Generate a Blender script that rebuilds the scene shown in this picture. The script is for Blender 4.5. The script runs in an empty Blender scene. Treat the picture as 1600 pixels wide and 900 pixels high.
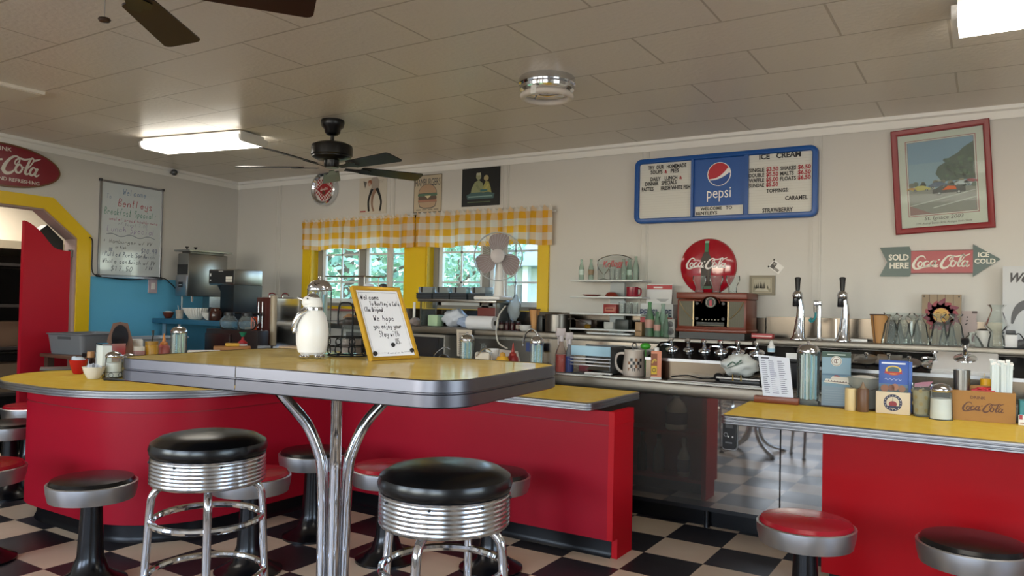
import bpy, bmesh, math, random
from mathutils import Vector, Matrix
random.seed(7)
S = bpy.context.scene
COL = S.collection
PI = math.pi
# ------------------------------------------------------------------ camera
F, YAW, PIT, ROL, CH = 1194.48, 0.5583, 0.0213, 0.0212, 1.2394
FW = Vector((-math.sin(YAW)*math.cos(PIT), math.cos(YAW)*math.cos(PIT), math.sin(PIT)))
R0 = Vector((math.cos(YAW), math.sin(YAW), 0)); U0 = R0.cross(FW)
RT = R0*math.cos(ROL) + U0*math.sin(ROL); UP = -R0*math.sin(ROL) + U0*math.cos(ROL)
cam_d = bpy.data.cameras.new('camera'); cam = bpy.data.objects.new('camera', cam_d); COL.objects.link(cam)
cam_d.sensor_width = 36; cam_d.lens = F*36/1600; cam_d.clip_start = .02; cam_d.clip_end = 200
M = Matrix.Identity(4)
for i in range(3):
    M[i][0] = RT[i]; M[i][1] = UP[i]; M[i][2] = -FW[i]
M[2][3] = CH
cam.matrix_world = M
S.camera = cam
# ------------------------------------------------------------------ view, world, daylight
S.view_settings.view_transform = 'Standard'; S.view_settings.look = 'None'
S.view_settings.gamma = 1; S.view_settings.use_curve_mapping = False
S.view_settings.exposure = -0.2
W = bpy.data.worlds.new('world'); S.world = W; W.use_nodes = True
wn = W.node_tree.nodes; wl = W.node_tree.links
sky = wn.new('ShaderNodeTexSky'); sky.sky_type = 'NISHITA'; sky.sun_disc = False
sky.sun_elevation = math.radians(50); sky.sun_rotation = math.radians(200)
wl.new(sky.outputs[0], wn['Background'].inputs[0]); wn['Background'].inputs[1].default_value = 1.7
def area(name, loc, direction, sx, sy, watts, color):
    l = bpy.data.lights.new(name, 'AREA'); l.shape = 'RECTANGLE'; l.size = sx; l.size_y = sy
    l.energy = watts; l.color = color
    o = bpy.data.objects.new(name, l); COL.objects.link(o); o.location = loc
    o.rotation_euler = Vector(direction).to_track_quat('-Z', 'Y').to_euler()
    return o
# daylight entering by the shop-front windows behind the camera (they are openings in wall_front and wall_right)
for i, (x, w) in enumerate(((-4.6, 1.9), (-2.0, 1.9), (0.6, 1.9))):
    area('daylight_front', (x, -2.62, 1.5), (0, 1, .45), w, 1.25, 25, (.86, .93, 1.0))
area('daylight_side', (3.22, 1.3, 1.5), (-1, 0, .45), 2.4, 1.25, 25, (.86, .93, 1.0))
# ------------------------------------------------------------------ measuring helpers: where a sight line meets a real surface
def ray(px, py): return FW + (px-800)/F*RT - (py-450)/F*UP
EYE = Vector((0, 0, CH))
def onz(px, py, z): d = ray(px, py); return EYE + d*((z-CH)/d.z)
def ony(px, py, y): d = ray(px, py); return EYE + d*(y/d.y)
WA = Vector((-6.30, 2.75, 0)); WB = Vector((-6.62, 5.2, 0)); WT = (WB-WA).normalized(); WN = Vector((WT.y, -WT.x, 0))
LRZ = math.atan2(WN.x, -WN.y)
def onl(px, py, off=0):
    d = ray(px, py); return EYE + d*((WN.dot(WA)+off - WN.dot(EYE))/WN.dot(d))
def pxy(v): d = Vector(v)-EYE; z = d.dot(FW); return 800+F*d.dot(RT)/z, 450-F*d.dot(UP)/z
def mpp(v): return (Vector(v)-EYE).dot(FW)/F
# ------------------------------------------------------------------ materials
def lin(c):
    if isinstance(c, str):
        c = [int(c[i:i+2], 16)/255 for i in (0, 2, 4)]
    return tuple((x/12.92 if x <= .04045 else ((x+.055)/1.055)**2.4) for x in c[:3]) + (1,)
MATS = {}
def mat(name, col='808080', rough=.5, metal=0, spec=.5, bump=0, bscale=40, vary=0, vscale=6, coat=0, emit=None, estr=0):
    if name in MATS: return MATS[name]
    m = bpy.data.materials.new(name); m.use_nodes = True; n = m.node_tree.nodes; l = m.node_tree.links
    b = n['Principled BSDF']; b.inputs['Base Color'].default_value = lin(col)
    b.inputs['Roughness'].default_value = rough; b.inputs['Metallic'].default_value = metal
    b.inputs['Specular IOR Level'].default_value = spec; b.inputs['Coat Weight'].default_value = coat
    if emit: b.inputs['Emission Color'].default_value = lin(emit); b.inputs['Emission Strength'].default_value = estr
    if vary or bump: tc = n.new('ShaderNodeTexCoord')
    if vary:
        t = n.new('ShaderNodeTexNoise'); t.inputs['Scale'].default_value = vscale; t.inputs['Detail'].default_value = 5
        l.new(tc.outputs['Object'], t.inputs['Vector'])
        mx = n.new('ShaderNodeMix'); mx.data_type = 'RGBA'; mx.inputs['A'].default_value = lin(col)
        c = lin(col); mx.inputs['B'].default_value = tuple(x*(1-vary) for x in c[:3]) + (1,)
        l.new(t.outputs[0], mx.inputs['Factor']); l.new(mx.outputs['Result'], b.inputs['Base Color'])
    if bump:
        t2 = n.new('ShaderNodeTexNoise'); t2.inputs['Scale'].default_value = bscale; t2.inputs['Detail'].default_value = 3
        l.new(tc.outputs['Object'], t2.inputs['Vector'])
        bp = n.new('ShaderNodeBump'); bp.inputs['Strength'].default_value = bump; bp.inputs['Distance'].default_value = .01
        l.new(t2.outputs[0], bp.inputs['Height']); l.new(bp.outputs[0], b.inputs['Normal'])
    MATS[name] = m; return m
def ink(h): return mat('print_' + h, h, .45)
def glass(name, tint='ffffff', clear=.88, rough=.03):
    if name in MATS: return MATS[name]
    m = bpy.data.materials.new(name); m.use_nodes = True; n = m.node_tree.nodes; l = m.node_tree.links
    n.remove(n['Principled BSDF']); o = n['Material Output']
    t = n.new('ShaderNodeBsdfTransparent'); t.inputs[0].default_value = lin(tint)
    g = n.new('ShaderNodeBsdfGlossy'); g.inputs['Roughness'].default_value = rough
    d = n.new('ShaderNodeBsdfDiffuse'); d.inputs[0].default_value = lin('dfe6e6')
    lw = n.new('ShaderNodeLayerWeight'); lw.inputs['Blend'].default_value = .16
    m1 = n.new('ShaderNodeMixShader'); m1.inputs[0].default_value = 1-clear
    l.new(t.outputs[0], m1.inputs[1]); l.new(d.outputs[0], m1.inputs[2])
    m2 = n.new('ShaderNodeMixShader'); l.new(lw.outputs['Fresnel'], m2.inputs[0]); l.new(m1.outputs[0], m2.inputs[1]); l.new(g.outputs[0], m2.inputs[2])
    l.new(m2.outputs[0], o.inputs[0]); MATS[name] = m; return m
class NT:   # small node-graph writer
    def __init__(s, m): s.n = m.node_tree.nodes; s.l = m.node_tree.links
    def math(s, op, a, b=0.0, c=None):
        k = s.n.new('ShaderNodeMath'); k.operation = op
        for i, v in enumerate((a, b) if c is None else (a, b, c)):
            if isinstance(v, (int, float)): k.inputs[i].default_value = v
            else: s.l.new(v, k.inputs[i])
        return k.outputs[0]
    def mix(s, f, a, b):
        k = s.n.new('ShaderNodeMix'); k.data_type = 'RGBA'
        for key, v in (('Factor', f), ('A', a), ('B', b)):
            if isinstance(v, (int, float, tuple)): k.inputs[key].default_value = v
            else: s.l.new(v, k.inputs[key])
        return k.outputs['Result']
    def xyz(s, src):
        k = s.n.new('ShaderNodeSeparateXYZ'); s.l.new(src, k.inputs[0]); return k.outputs
    def noise(s, vec, scale, detail=4):
        k = s.n.new('ShaderNodeTexNoise'); k.inputs['Scale'].default_value = scale; k.inputs['Detail'].default_value = detail
        if vec: s.l.new(vec, k.inputs['Vector'])
        return k.outputs[0]
CHROME = mat('chrome', 'd8dade', .09, 1)
STEEL = mat('brushed_steel', '979694', .3, 1, bump=.03, bscale=14)
ALU = mat('aluminium', 'a4a5ab', .32, 1)
BLACK = mat('black_plastic', '17171a', .4)
BLACKV = mat('black_vinyl', '0b0b0d', .26, bump=.04, bscale=24)
REDV = mat('red_vinyl', '9c1222', .25)
WHITE = mat('white_plastic', 'e6e4e0', .4)
WPAINT = mat('white_paint', 'cdcac5', .55, vary=.06, vscale=2)
PAPER = mat('paper', 'ebe9e6', .7)
def satin(name, col, gloss=.05, rough=.2, vary=.08, vscale=3):
    if name in MATS: return MATS[name]
    m = bpy.data.materials.new(name); m.use_nodes = True; g = NT(m); g.n.remove(g.n['Principled BSDF'])
    tc = g.n.new('ShaderNodeTexCoord'); c = lin(col); na = g.noise(tc.outputs['Object'], vscale, 4)
    d = g.n.new('ShaderNodeBsdfDiffuse'); g.l.new(g.mix(na, c, tuple(x*(1-vary*2) for x in c[:3])+(1,)), d.inputs[0])
    s_ = g.n.new('ShaderNodeBsdfGlossy'); s_.inputs['Roughness'].default_value = rough
    x = g.n.new('ShaderNodeMixShader'); x.inputs[0].default_value = gloss
    g.l.new(d.outputs[0], x.inputs[1]); g.l.new(s_.outputs[0], x.inputs[2]); g.l.new(x.outputs[0], g.n['Material Output'].inputs[0]); MATS[name] = m; return m
REDP = satin('red_panel_paint', 'a51428', .02, .4)
YELP = mat('yellow_paint', 'e3bd12', .4, vary=.08)
BLUEP = mat('blue_wall_paint', '62b0d6', .5, spec=.2, vary=.05, vscale=2)
GLASS = glass('clear_glass', 'f6faf9', .92)
GREENISH = glass('greenish_glass', 'd3e6dc', .84)
GREENG = glass('green_bottle_glass', '55c870', .84)
WOOD = mat('oak_wood', 'a06c34', .45, vary=.3, vscale=9)
REDWOOD = mat('red_brown_wood', '74301a', .35, vary=.25, vscale=8)
STEELD = mat('dull_dark_steel', '6e6a66', .32, 1, bump=.04, bscale=8)
# ------------------------------------------------------------------ mesh builder
def rot2(pts, a, c=(0, 0)):
    ca, sa = math.cos(a), math.sin(a)
    return [(c[0]+x*ca-y*sa, c[1]+x*sa+y*ca) for x, y in pts]
def rpoly(P, seg=8):
    """outline with rounded corners; P = [(x, y, r)]"""
    out = []; n = len(P)
    for i in range(n):
        a = Vector(P[i-1][:2]); b = Vector(P[i][:2]); c = Vector(P[(i+1) % n][:2]); r = P[i][2] if len(P[i]) > 2 else 0
        if r <= 0: out.append(tuple(b)); continue
        u = (a-b).normalized(); v = (c-b).normalized(); ang = u.angle(v)
        d = r/math.tan(ang/2); p = b+u*d; q = b+v*d; ctr = b+(u+v).normalized()*(r/math.sin(ang/2))
        a0 = math.atan2(p.y-ctr.y, p.x-ctr.x); a1 = math.atan2(q.y-ctr.y, q.x-ctr.x)
        da = (a1-a0+PI) % (2*PI)-PI
        for k in range(seg+1):
            t = a0+da*k/seg; out.append((ctr.x+r*math.cos(t), ctr.y+r*math.sin(t)))
    return out
def ccw(p):
    return p if sum(p[i-1][0]*p[i][1]-p[i][0]*p[i-1][1] for i in range(len(p))) > 0 else p[::-1]
def circ(r, n=32, c=(0, 0), sx=1, sy=1): return [(c[0]+r*sx*math.cos(2*PI*i/n), c[1]+r*sy*math.sin(2*PI*i/n)) for i in range(n)]
def rect(x0, y0, x1, y1, r=0, seg=4):
    return rpoly([(x0, y0, r), (x1, y0, r), (x1, y1, r), (x0, y1, r)], seg)
def spline(P, n=6, closed=False):
    P = [Vector(p) for p in P]; out = []; m = len(P)
    for i in range(m if closed else m-1):
        if closed: a, b, c, d = P[i-1], P[i], P[(i+1) % m], P[(i+2) % m]
        else: a, b, c, d = P[max(i-1, 0)], P[i], P[i+1], P[min(i+2, m-1)]
        for k in range(n):
            t = k/n; out.append(.5*((2*b)+(c-a)*t+(2*a-5*b+4*c-d)*t*t+(3*b-a-3*c+d)*t**3))
    if not closed: out.append(P[-1])
    return out
class MB:
    def __init__(s): s.v = []; s.f = []; s.m = []
    def add(s, vs, fs, m=0, T=None):
        o = len(s.v)
        s.v += [tuple(T @ Vector(v)) if T else tuple(v) for v in vs]
        s.f += [tuple(o+i for i in f) for f in fs]; s.m += [m]*len(fs); return s
    def box(s, x0, y0, z0, x1, y1, z1, m=0, T=None):
        x0, x1 = min(x0, x1), max(x0, x1); y0, y1 = min(y0, y1), max(y0, y1); z0, z1 = min(z0, z1), max(z0, z1)
        return s.add([(x0,y0,z0),(x1,y0,z0),(x1,y1,z0),(x0,y1,z0),(x0,y0,z1),(x1,y0,z1),(x1,y1,z1),(x0,y1,z1)],
                     [(3,2,1,0),(4,5,6,7),(0,1,5,4),(1,2,6,5),(2,3,7,6),(3,0,4,7)], m, T)
    def rbox(s, x0, y0, z0, x1, y1, z1, r=.01, m=0, T=None, seg=2):
        b = bmesh.new(); bmesh.ops.create_cube(b, size=1)
        for v in b.verts: v.co = Vector(((x0+x1)/2+v.co.x*(x1-x0), (y0+y1)/2+v.co.y*(y1-y0), (z0+z1)/2+v.co.z*(z1-z0)))
        bmesh.ops.bevel(b, geom=b.edges[:], offset=r, segments=seg, affect='EDGES', profile=.5)
        b.verts.index_update(); s.add([v.co.copy() for v in b.verts], [[v.index for v in f.verts] for f in b.faces], m, T); b.free(); return s
    def lathe(s, prof, seg=24, c=(0, 0, 0), m=0, T=None, rf=None, cap0=True, cap1=True):
        vs = []; fs = []; n = len(prof)
        for (r, z) in prof:
            for k in range(seg):
                a = 2*PI*k/seg; q = r*(rf(a, z) if rf else 1)
                vs.append((c[0]+q*math.cos(a), c[1]+q*math.sin(a), c[2]+z))
        for i in range(n-1):
            for k in range(seg):
                k2 = (k+1) % seg; fs.append((i*seg+k, i*seg+k2, (i+1)*seg+k2, (i+1)*seg+k))
        if cap0 and prof[0][0] > 1e-5: fs.append(tuple(range(seg))[::-1])
        if cap1 and prof[-1][0] > 1e-5: fs.append(tuple((n-1)*seg+k for k in range(seg)))
        return s.add(vs, fs, m, T)
    def tube(s, P, r, seg=10, m=0, closed=False, T=None, flat=1.0):
        P = [Vector(p) for p in P]; n = len(P); vs = []; fs = []
        rr = r if isinstance(r, (list, tuple)) else [r]*n
        up = None
        for i in range(n):
            t = ((P[(i+1) % n]-P[i-1]) if closed else (P[min(i+1, n-1)]-P[max(i-1, 0)])).normalized()
            if up is None: up = Vector((0, 0, 1)) if abs(t.z) < .9 else Vector((1, 0, 0))
            x = t.cross(up).normalized() if t.cross(up).length > 1e-4 else t.orthogonal().normalized()
            y = x.cross(t).normalized(); up = y
            for k in range(seg):
                a = 2*PI*k/seg; vs.append(P[i]+(x*math.cos(a)*flat+y*math.sin(a))*rr[i])
        for i in range(n if closed else n-1):
            j = (i+1) % n
            for k in range(seg):
                k2 = (k+1) % seg; fs.append((i*seg+k2, i*seg+k, j*seg+k, j*seg+k2))
        if not closed: fs.append(tuple(range(seg))); fs.append(tuple((n-1)*seg+k for k in range(seg))[::-1])
        return s.add(vs, fs, m, T)
    def rod(s, a, b, r, seg=8, m=0, T=None): return s.tube([a, b], r, seg, m, False, T)
    def prism(s, poly, z0, z1, m=0, T=None, mtop=None):
        poly = ccw(list(poly)); n = len(poly)
        vs = [(x, y, z0) for x, y in poly]+[(x, y, z1) for x, y in poly]
        s.add(vs, [tuple(range(n))[::-1]]+[(i, (i+1) % n, n+(i+1) % n, n+i) for i in range(n)], m, T)
        o = len(s.v)-2*n; s.f.append(tuple(o+n+i for i in range(n))); s.m.append(m if mtop is None else mtop); return s
    def slab(s, poly, y0, y1, m=0, T=None):
        """poly in x-z, extruded along y (for things hung on a wall; front is y0)"""
        poly = ccw(list(poly)); n = len(poly)
        vs = [(x, y0, z) for x, z in poly]+[(x, y1, z) for x, z in poly]
        return s.add(vs, [tuple(range(n)), tuple(range(n, 2*n))[::-1]]+[((i+1) % n, i, n+i, n+(i+1) % n) for i in range(n)], m, T)
    def ball(s, c, r, m=0, seg=16, rings=10, T=None):
        r = (r, r, r) if isinstance(r, (int, float)) else r
        vs = [(c[0], c[1], c[2]-r[2])]; fs = []
        for i in range(1, rings):
            t = -PI/2+PI*i/rings
            for k in range(seg):
                a = 2*PI*k/seg; vs.append((c[0]+r[0]*math.cos(t)*math.cos(a), c[1]+r[1]*math.cos(t)*math.sin(a), c[2]+r[2]*math.sin(t)))
        vs.append((c[0], c[1], c[2]+r[2])); L = len(vs)-1
        for k in range(seg):
            k2 = (k+1) % seg; fs.append((0, 1+k2, 1+k)); fs.append((L, L-seg+k, L-seg+k2))
            for i in range(rings-2): fs.append((1+i*seg+k, 1+i*seg+k2, 1+(i+1)*seg+k2, 1+(i+1)*seg+k))
        return s.add(vs, fs, m, T)
    def sweep(s, poly, prof, m=0, closed=True, xz=False):
        """prof = [(outward, height)] carried round the outline; xz: outline in x-z and height along -y"""
        poly = ccw(list(poly)) if closed else list(poly); n = len(poly); q = len(prof); vs = []; fs = []
        for i in range(n):
            p = Vector(poly[i]); a = Vector(poly[i-1]) if (closed or i) else None; c = Vector(poly[(i+1) % n]) if (closed or i < n-1) else None
            d1 = (p-a).normalized() if a is not None else (c-p).normalized(); d2 = (c-p).normalized() if c is not None else d1
            n1 = Vector((d1.y, -d1.x)); n2 = Vector((d2.y, -d2.x)); nn = (n1+n2).normalized(); k = 1/max(.35, nn.dot(n1))
            for (o, h) in prof:
                w = p+nn*o*k; vs.append((w.x, -h, w.y) if xz else (w.x, w.y, h))
        for i in range(n if closed else n-1):
            j = (i+1) % n
            for t in range(q-1): fs.append((i*q+t, j*q+t, j*q+t+1, i*q+t+1))
        return s.add(vs, fs, m)
    def build(s, name, mats, parent=None, loc=None, angle=38, flip=False):
        me = bpy.data.meshes.new(name); me.from_pydata(s.v, [], s.f); me.update()
        if not isinstance(mats, (list, tuple)): mats = [mats]
        for k in mats: me.materials.append(k)
        me.polygons.foreach_set('material_index', s.m)
        b = bmesh.new(); b.from_mesh(me)
        if not flip: bmesh.ops.recalc_face_normals(b, faces=b.faces[:])
        b.to_mesh(me); b.free()
        me.polygons.foreach_set('use_smooth', [True]*len(me.polygons))
        me.set_sharp_from_angle(angle=math.radians(angle)); me.update()
        o = bpy.data.objects.new(name, me); COL.objects.link(o)
        if parent is not None: o.parent = parent
        if loc is not None: o.location = loc
        return o
def thing(name, label, cat, loc=(0, 0, 0), rz=0, group=None):
    o = bpy.data.objects.new(name, None); COL.objects.link(o); o.empty_display_size = .05
    o.location = loc; o.rotation_euler = (0, 0, rz); o['label'] = label; o['category'] = cat
    if group: o['group'] = group
    return o
def tag(o, label, cat, group=None, kind=None):
    o['label'] = label; o['category'] = cat
    if group: o['group'] = group
    if kind: o['kind'] = kind
    return o
def struct(o): o['kind'] = 'structure'; return o
def dup(root, loc, label, rz=None, scale=None, group=None):
    r = root.copy(); COL.objects.link(r); r.location = loc; r['label'] = label
    if rz is not None: r.rotation_euler = (0, 0, rz)
    if scale is not None: r.scale = (scale,)*3 if isinstance(scale, (int, float)) else scale
    if group: r['group'] = group
    for ch in list(root.children):
        c = ch.copy(); COL.objects.link(c); c.parent = r
        for g in list(ch.children):
            d = g.copy(); COL.objects.link(d); d.parent = c
    return r
# ------------------------------------------------------------------ lettering and flat print (x-z plane, facing -y)
TC = {}
def text_mesh(s, bold=0, space=1):
    k = (s, bold, space)
    if k in TC: return TC[k]
    c = bpy.data.curves.new('t', 'FONT'); c.body = s; c.size = 1; c.resolution_u = 2; c.offset = bold; c.space_character = space
    o = bpy.data.objects.new('t', c); COL.objects.link(o); dg = bpy.context.evaluated_depsgraph_get(); dg.update()
    me = bpy.data.meshes.new_from_object(o.evaluated_get(dg))
    vs = [(v.co.x, v.co.y) for v in me.vertices]; fs = [tuple(p.vertices) for p in me.polygons]
    bpy.data.objects.remove(o); bpy.data.curves.remove(c); bpy.data.meshes.remove(me)
    TC[k] = (vs, fs); return TC[k]
GL = dict(a='4525141322324344;4542', b='18122232434435251', c='44352514132232 43', d='4822;48;484225', e='144444352514132232 43', f='48382712;1535', g='4525141323334345;4541301011',
 h='1812;1425354442', i='2522;2728', j='3531201 1;3738', k='1812;451342', l='1812', m='0502;04152522;24354542', n='1512;1425354442', o='251413223243443525', p='1510;152535443322 12',
 r='1512;14253544', s='4435251433423212', t='28232232;1636', u='1513223243;4542', v='152245', w='0512243245', x='1542;4512', y='15142333;45413011', z='15451242', q='4525141323334345;4540',
 W='0812263248', B='1218384736151;154443321 2', T='0848;2822', L='181242', S='47382817163544433212', P='121838473615', R='121838473615;2542', F='1248;12184;1535', D='1218324344371 8',
 C='472816132243', H='1812;4842;1545', E='48181242;1535', O='281613223244473828', A='022842;1434', M='0208254842', N='12184248', I='2822', U='1813223243;4842', G='4728161322434535', K='1812;481542', V='082248', Y='082548;2522')
GL.update({'0': '281613223244473828', '1': '172822', '2': '173848451242', '5': '481815354433 12', '7': '184822', '9': '4828162545;4842', '$': '4738171635443312;2921', '/': '1248', '*': '2723;1535', '.': '2223', '(': '3816143 2', '?': '17283846 25;2223', ':': '2223;2526', "'": '2827', '3': '174835443212', '-': '1535', '!': '2824;2223'})
class Art:
    """collects flat printed shapes into one mesh; layers stand a fraction of a millimetre proud of each other"""
    def __init__(s, step=.0007, split=False): s.split = split; s.cuts = []; s.v = []; s.f = []; s.m = []; s.mats = []; s.step = step
    def mi(s, c):
        k = ink(c) if isinstance(c, str) else c
        if k not in s.mats: s.mats.append(k)
        return s.mats.index(k)
    def raw(s, vs, fs, c, lay):
        o = len(s.v); i = s.mi(c); s.v += [(x, -lay*s.step, z) for x, z in vs]
        s.f += [tuple(o+k for k in f) for f in fs]; s.m += [i]*len(fs)
    def poly(s, P, c, lay=1): P = ccw(list(P)); s.raw(P, [tuple(range(len(P)))], c, lay)
    def rect(s, x0, z0, x1, z1, c, lay=1): s.poly([(x0, z0), (x1, z0), (x1, z1), (x0, z1)], c, lay)
    def disc(s, x, z, r, c, lay=1, sx=1, sz=1, n=28): s.poly(circ(r, n, (x, z), sx, sz), c, lay)
    def ring(s, x, z, r0, r1, c, lay=1, n=28, sx=1, sz=1):
        a = circ(r0, n, (x, z), sx, sz); b = circ(r1, n, (x, z), sx, sz)
        s.raw(a+b, [(i, (i+1) % n, n+(i+1) % n, n+i) for i in range(n)], c, lay)
    def stroke(s, P, w, c, lay=1, sm=5, closed=False):
        Q = spline(P, sm, closed) if sm else [Vector(p) for p in P]; n = len(Q); vs = []
        for i in range(n):
            t = (Q[(i+1) % n]-Q[i-1]) if closed else (Q[min(i+1, n-1)]-Q[max(i-1, 0)])
            t = t.normalized() if t.length > 1e-9 else Vector((1, 0)); nn = Vector((-t.y, t.x))
            if isinstance(w, (list, tuple)):
                f = i/max(1, n-1)*(len(w)-1); k = min(int(f), len(w)-2); ww = w[k]+(w[k+1]-w[k])*(f-k)
            else: ww = w
            vs += [tuple(Q[i]+nn*ww/2), tuple(Q[i]-nn*ww/2)]
        s.raw(vs, [(2*i, 2*i+1, 2*((i+1) % n)+1, 2*((i+1) % n)) for i in range(n if closed else n-1)], c, lay)
    def text(s, t, x, z, h, c, lay=1, width=None, align='l', bold=.0, shear=0, rot=0, space=1):
        vs, fs = text_mesh(t, bold, space)
        if not vs: return
        if s.split: s.cuts.append((len(s.v), len(s.f)))
        x0 = min(v[0] for v in vs); x1 = max(v[0] for v in vs); k = h/.69
        kx = (width/(x1-x0)) if width else k; wd = (x1-x0)*kx
        off = {'l': 0, 'c': -wd/2, 'r': -wd}[align]; ca, sa = math.cos(rot), math.sin(rot); out = []
        for a, b in vs:
            X = (a-x0)*kx+off+shear*b*k; Z = b*k; out.append((x+X*ca-Z*sa, z+X*sa+Z*ca))
        s.raw(out, fs, c, lay)
    def hand(s, t, x, z, h, c, lay=1, pen=.0022, width=None, slant=.12, rot=0):
        """hand lettering drawn with a marker; h = capital height"""
        if s.split: s.cuts.append((len(s.v), len(s.f)))
        adv = sum(.62 if ch != ' ' else .5 for ch in t)*h; k = (width/adv) if width else 1
        px = 0; ca, sa = math.cos(rot), math.sin(rot)
        for ch in t:
            if ch == ' ': px += .5*h*k; continue
            for st in GL.get(ch, '1232').split(';'):
                st = st.replace(' ', ''); P = []
                for i in range(0, len(st)-1, 2):
                    u, w = int(st[i])/4*.46, (int(st[i+1])-2)/6
                    X = px+(u+slant*w)*h*k; Z = w*h+random.uniform(-.02, .02)*h; P.append((x+X*ca-Z*sa, z+X*sa+Z*ca))
                if len(P) > 1: s.stroke(P, pen, c, lay, 3 if len(P) > 2 else 0)
            px += .62*h*k
    def script(s, x, z, w, c, lay=2, rot=0, heavy=1.0):
        """flowing two-capital soft-drink wordmark, w wide, centred on x, z"""
        ST = [([(1000,172),(985,148),(955,150),(928,180),(912,212),(918,240),(945,246),(985,236),(1030,230),(1072,236),(1090,230)], [4,9,10,15,19,17,13,9,8,7,2]),
         ([(978,205),(962,190),(945,208),(948,228),(966,228),(978,205),(992,192)], [6,10,12,12,10,8,4]),
         ([(1022,196),(1006,188),(988,208),(992,228),(1010,224),(1030,208)], [6,10,12,12,9,5]),
         ([(1068,192),(1050,188),(1032,206),(1034,226),(1050,222),(1066,200)], [5,9,12,12,9,6]), ([(1072,186),(1060,218),(1070,226),(1084,216)], [12,12,9,4]), ([(1086,182),(1100,178)], [9,9]),
         ([(1186,182),(1190,160),(1172,150),(1146,162),(1118,196),(1106,228),(1120,246),(1148,240),(1168,218)], [7,8,9,11,16,19,17,12,4]),
         ([(1182,178),(1176,192),(1166,190),(1170,172),(1190,158),(1216,160),(1244,152),(1262,144)], [3,5,6,7,9,10,8,5]),
         ([(1206,202),(1190,190),(1172,210),(1174,232),(1192,234),(1206,212),(1202,200),(1220,206)], [6,10,12,12,10,9,7,4]),
         ([(1222,220),(1248,190),(1266,160),(1262,146),(1248,156),(1232,196),(1222,230),(1234,236),(1250,224)], [4,6,8,9,10,13,13,9,4]),
         ([(1262,160),(1284,152),(1306,142)], [9,9,2]),
         ([(1282,204),(1266,196),(1250,216),(1252,236),(1266,234),(1282,212)], [5,9,12,12,9,6]), ([(1290,196),(1276,228),(1284,240),(1300,228)], [12,12,9,3])]
        k = w/400; ca, sa = math.cos(rot), math.sin(rot)
        for P, ws in ST:
            Q = []
            for a, b in P:
                X = (a-1106)*k; Z = (196-b)*k; Q.append((x+X*ca-Z*sa, z+X*sa+Z*ca))
            s.stroke(Q, [q*k*heavy for q in ws], c, lay, 5)
    def build(s, name, parent, loc=None):
        if s.cuts:
            c = s.cuts+[(len(s.v), len(s.f))]; s.cuts = []; V, Fs, Ms = s.v, s.f, s.m
            for (v0, f0), (v1, f1) in zip(c, c[1:]):
                s.v = V[v0:v1]; s.f = [tuple(i-v0 for i in f) for f in Fs[f0:f1]]; s.m = Ms[f0:f1]; o = s.build(name, parent, loc)
            return o
        me = bpy.data.meshes.new(name); me.from_pydata(s.v, [], s.f)
        for k in s.mats: me.materials.append(k)
        me.polygons.foreach_set('material_index', s.m); me.update()
        o = bpy.data.objects.new(name, me); COL.objects.link(o); o.parent = parent
        if loc is not None: o.location = loc
        return o
# ================================================================== THE SETTING
ZC = 2.44; YW = 5.2; TILE = .3048
# floor: black and cream 12 inch vinyl tiles
fm = mat('checker_vinyl_floor', 'ffffff', .3, spec=.35); g = NT(fm); bs = fm.node_tree.nodes['Principled BSDF']
geo = g.n.new('ShaderNodeNewGeometry'); P3 = g.xyz(geo.outputs['Position'])
tx = g.math('DIVIDE', g.math('SUBTRACT', P3[0], -1.4737-TILE*20), TILE); ty = g.math('DIVIDE', g.math('SUBTRACT', P3[1], 3.3671-TILE*40), TILE)
par = g.math('MODULO', g.math('ADD', g.math('FLOOR', tx), g.math('FLOOR', ty)), 2.0)
fx = g.math('FRACT', tx); fy = g.math('FRACT', ty)
edge = g.math('MAXIMUM', g.math('ABSOLUTE', g.math('SUBTRACT', fx, .5)), g.math('ABSOLUTE', g.math('SUBTRACT', fy, .5)))
seam = g.math('GREATER_THAN', edge, .4945)
n1 = g.noise(geo.outputs['Position'], 3.0, 6); n2 = g.noise(geo.outputs['Position'], 55.0, 3)
cream = g.mix(g.math('MULTIPLY', n1, .8), lin('ddcab0'), lin('b89f84'))
black = g.mix(n1, lin('1d1c1f'), lin('343135'))
fleck = g.math('GREATER_THAN', n2, .70)
black = g.mix(g.math('MULTIPLY', fleck, .35), black, lin('8a8378'))
base = g.mix(par, black, cream); base = g.mix(g.math('MULTIPLY', seam, .7), base, lin('3a332c'))
g.l.new(base, bs.inputs['Base Color'])
g.l.new(g.math('ADD', g.math('MULTIPLY', n1, .3), .2), bs.inputs['Roughness'])
struct(MB().box(-7.0, -2.7, -.08, 3.5, 5.34, 0).build('floor', fm))
# ceiling: painted fibre tiles laid in a staggered bond
cm = mat('ceiling_tile_paint', 'ddd5c9', .36, spec=.45); g = NT(cm); bs = cm.node_tree.nodes['Principled BSDF']
geo = g.n.new('ShaderNodeNewGeometry')
br = g.n.new('ShaderNodeTexBrick'); br.inputs['Scale'].default_value = 1; br.inputs['Mortar Size'].default_value = .006
br.inputs['Brick Width'].default_value = .81; br.inputs['Row Height'].default_value = .406; br.inputs['Mortar Smooth'].default_value = .4
br.inputs['Color1'].default_value = br.inputs['Color2'].default_value = lin('ddd5c9'); br.inputs['Mortar'].default_value = lin('b5aa9b')
mp = g.n.new('ShaderNodeMapping'); mp.inputs['Location'].default_value = (.15, .1, 0); g.l.new(geo.outputs['Position'], mp.inputs[0]); g.l.new(mp.outputs[0], br.inputs[0])
g.l.new(br.outputs['Color'], bs.inputs['Base Color'])
nz = g.noise(geo.outputs['Position'], 45, 3); bp = g.n.new('ShaderNodeBump'); bp.inputs['Strength'].default_value = .22; bp.inputs['Distance'].default_value = .012
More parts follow.
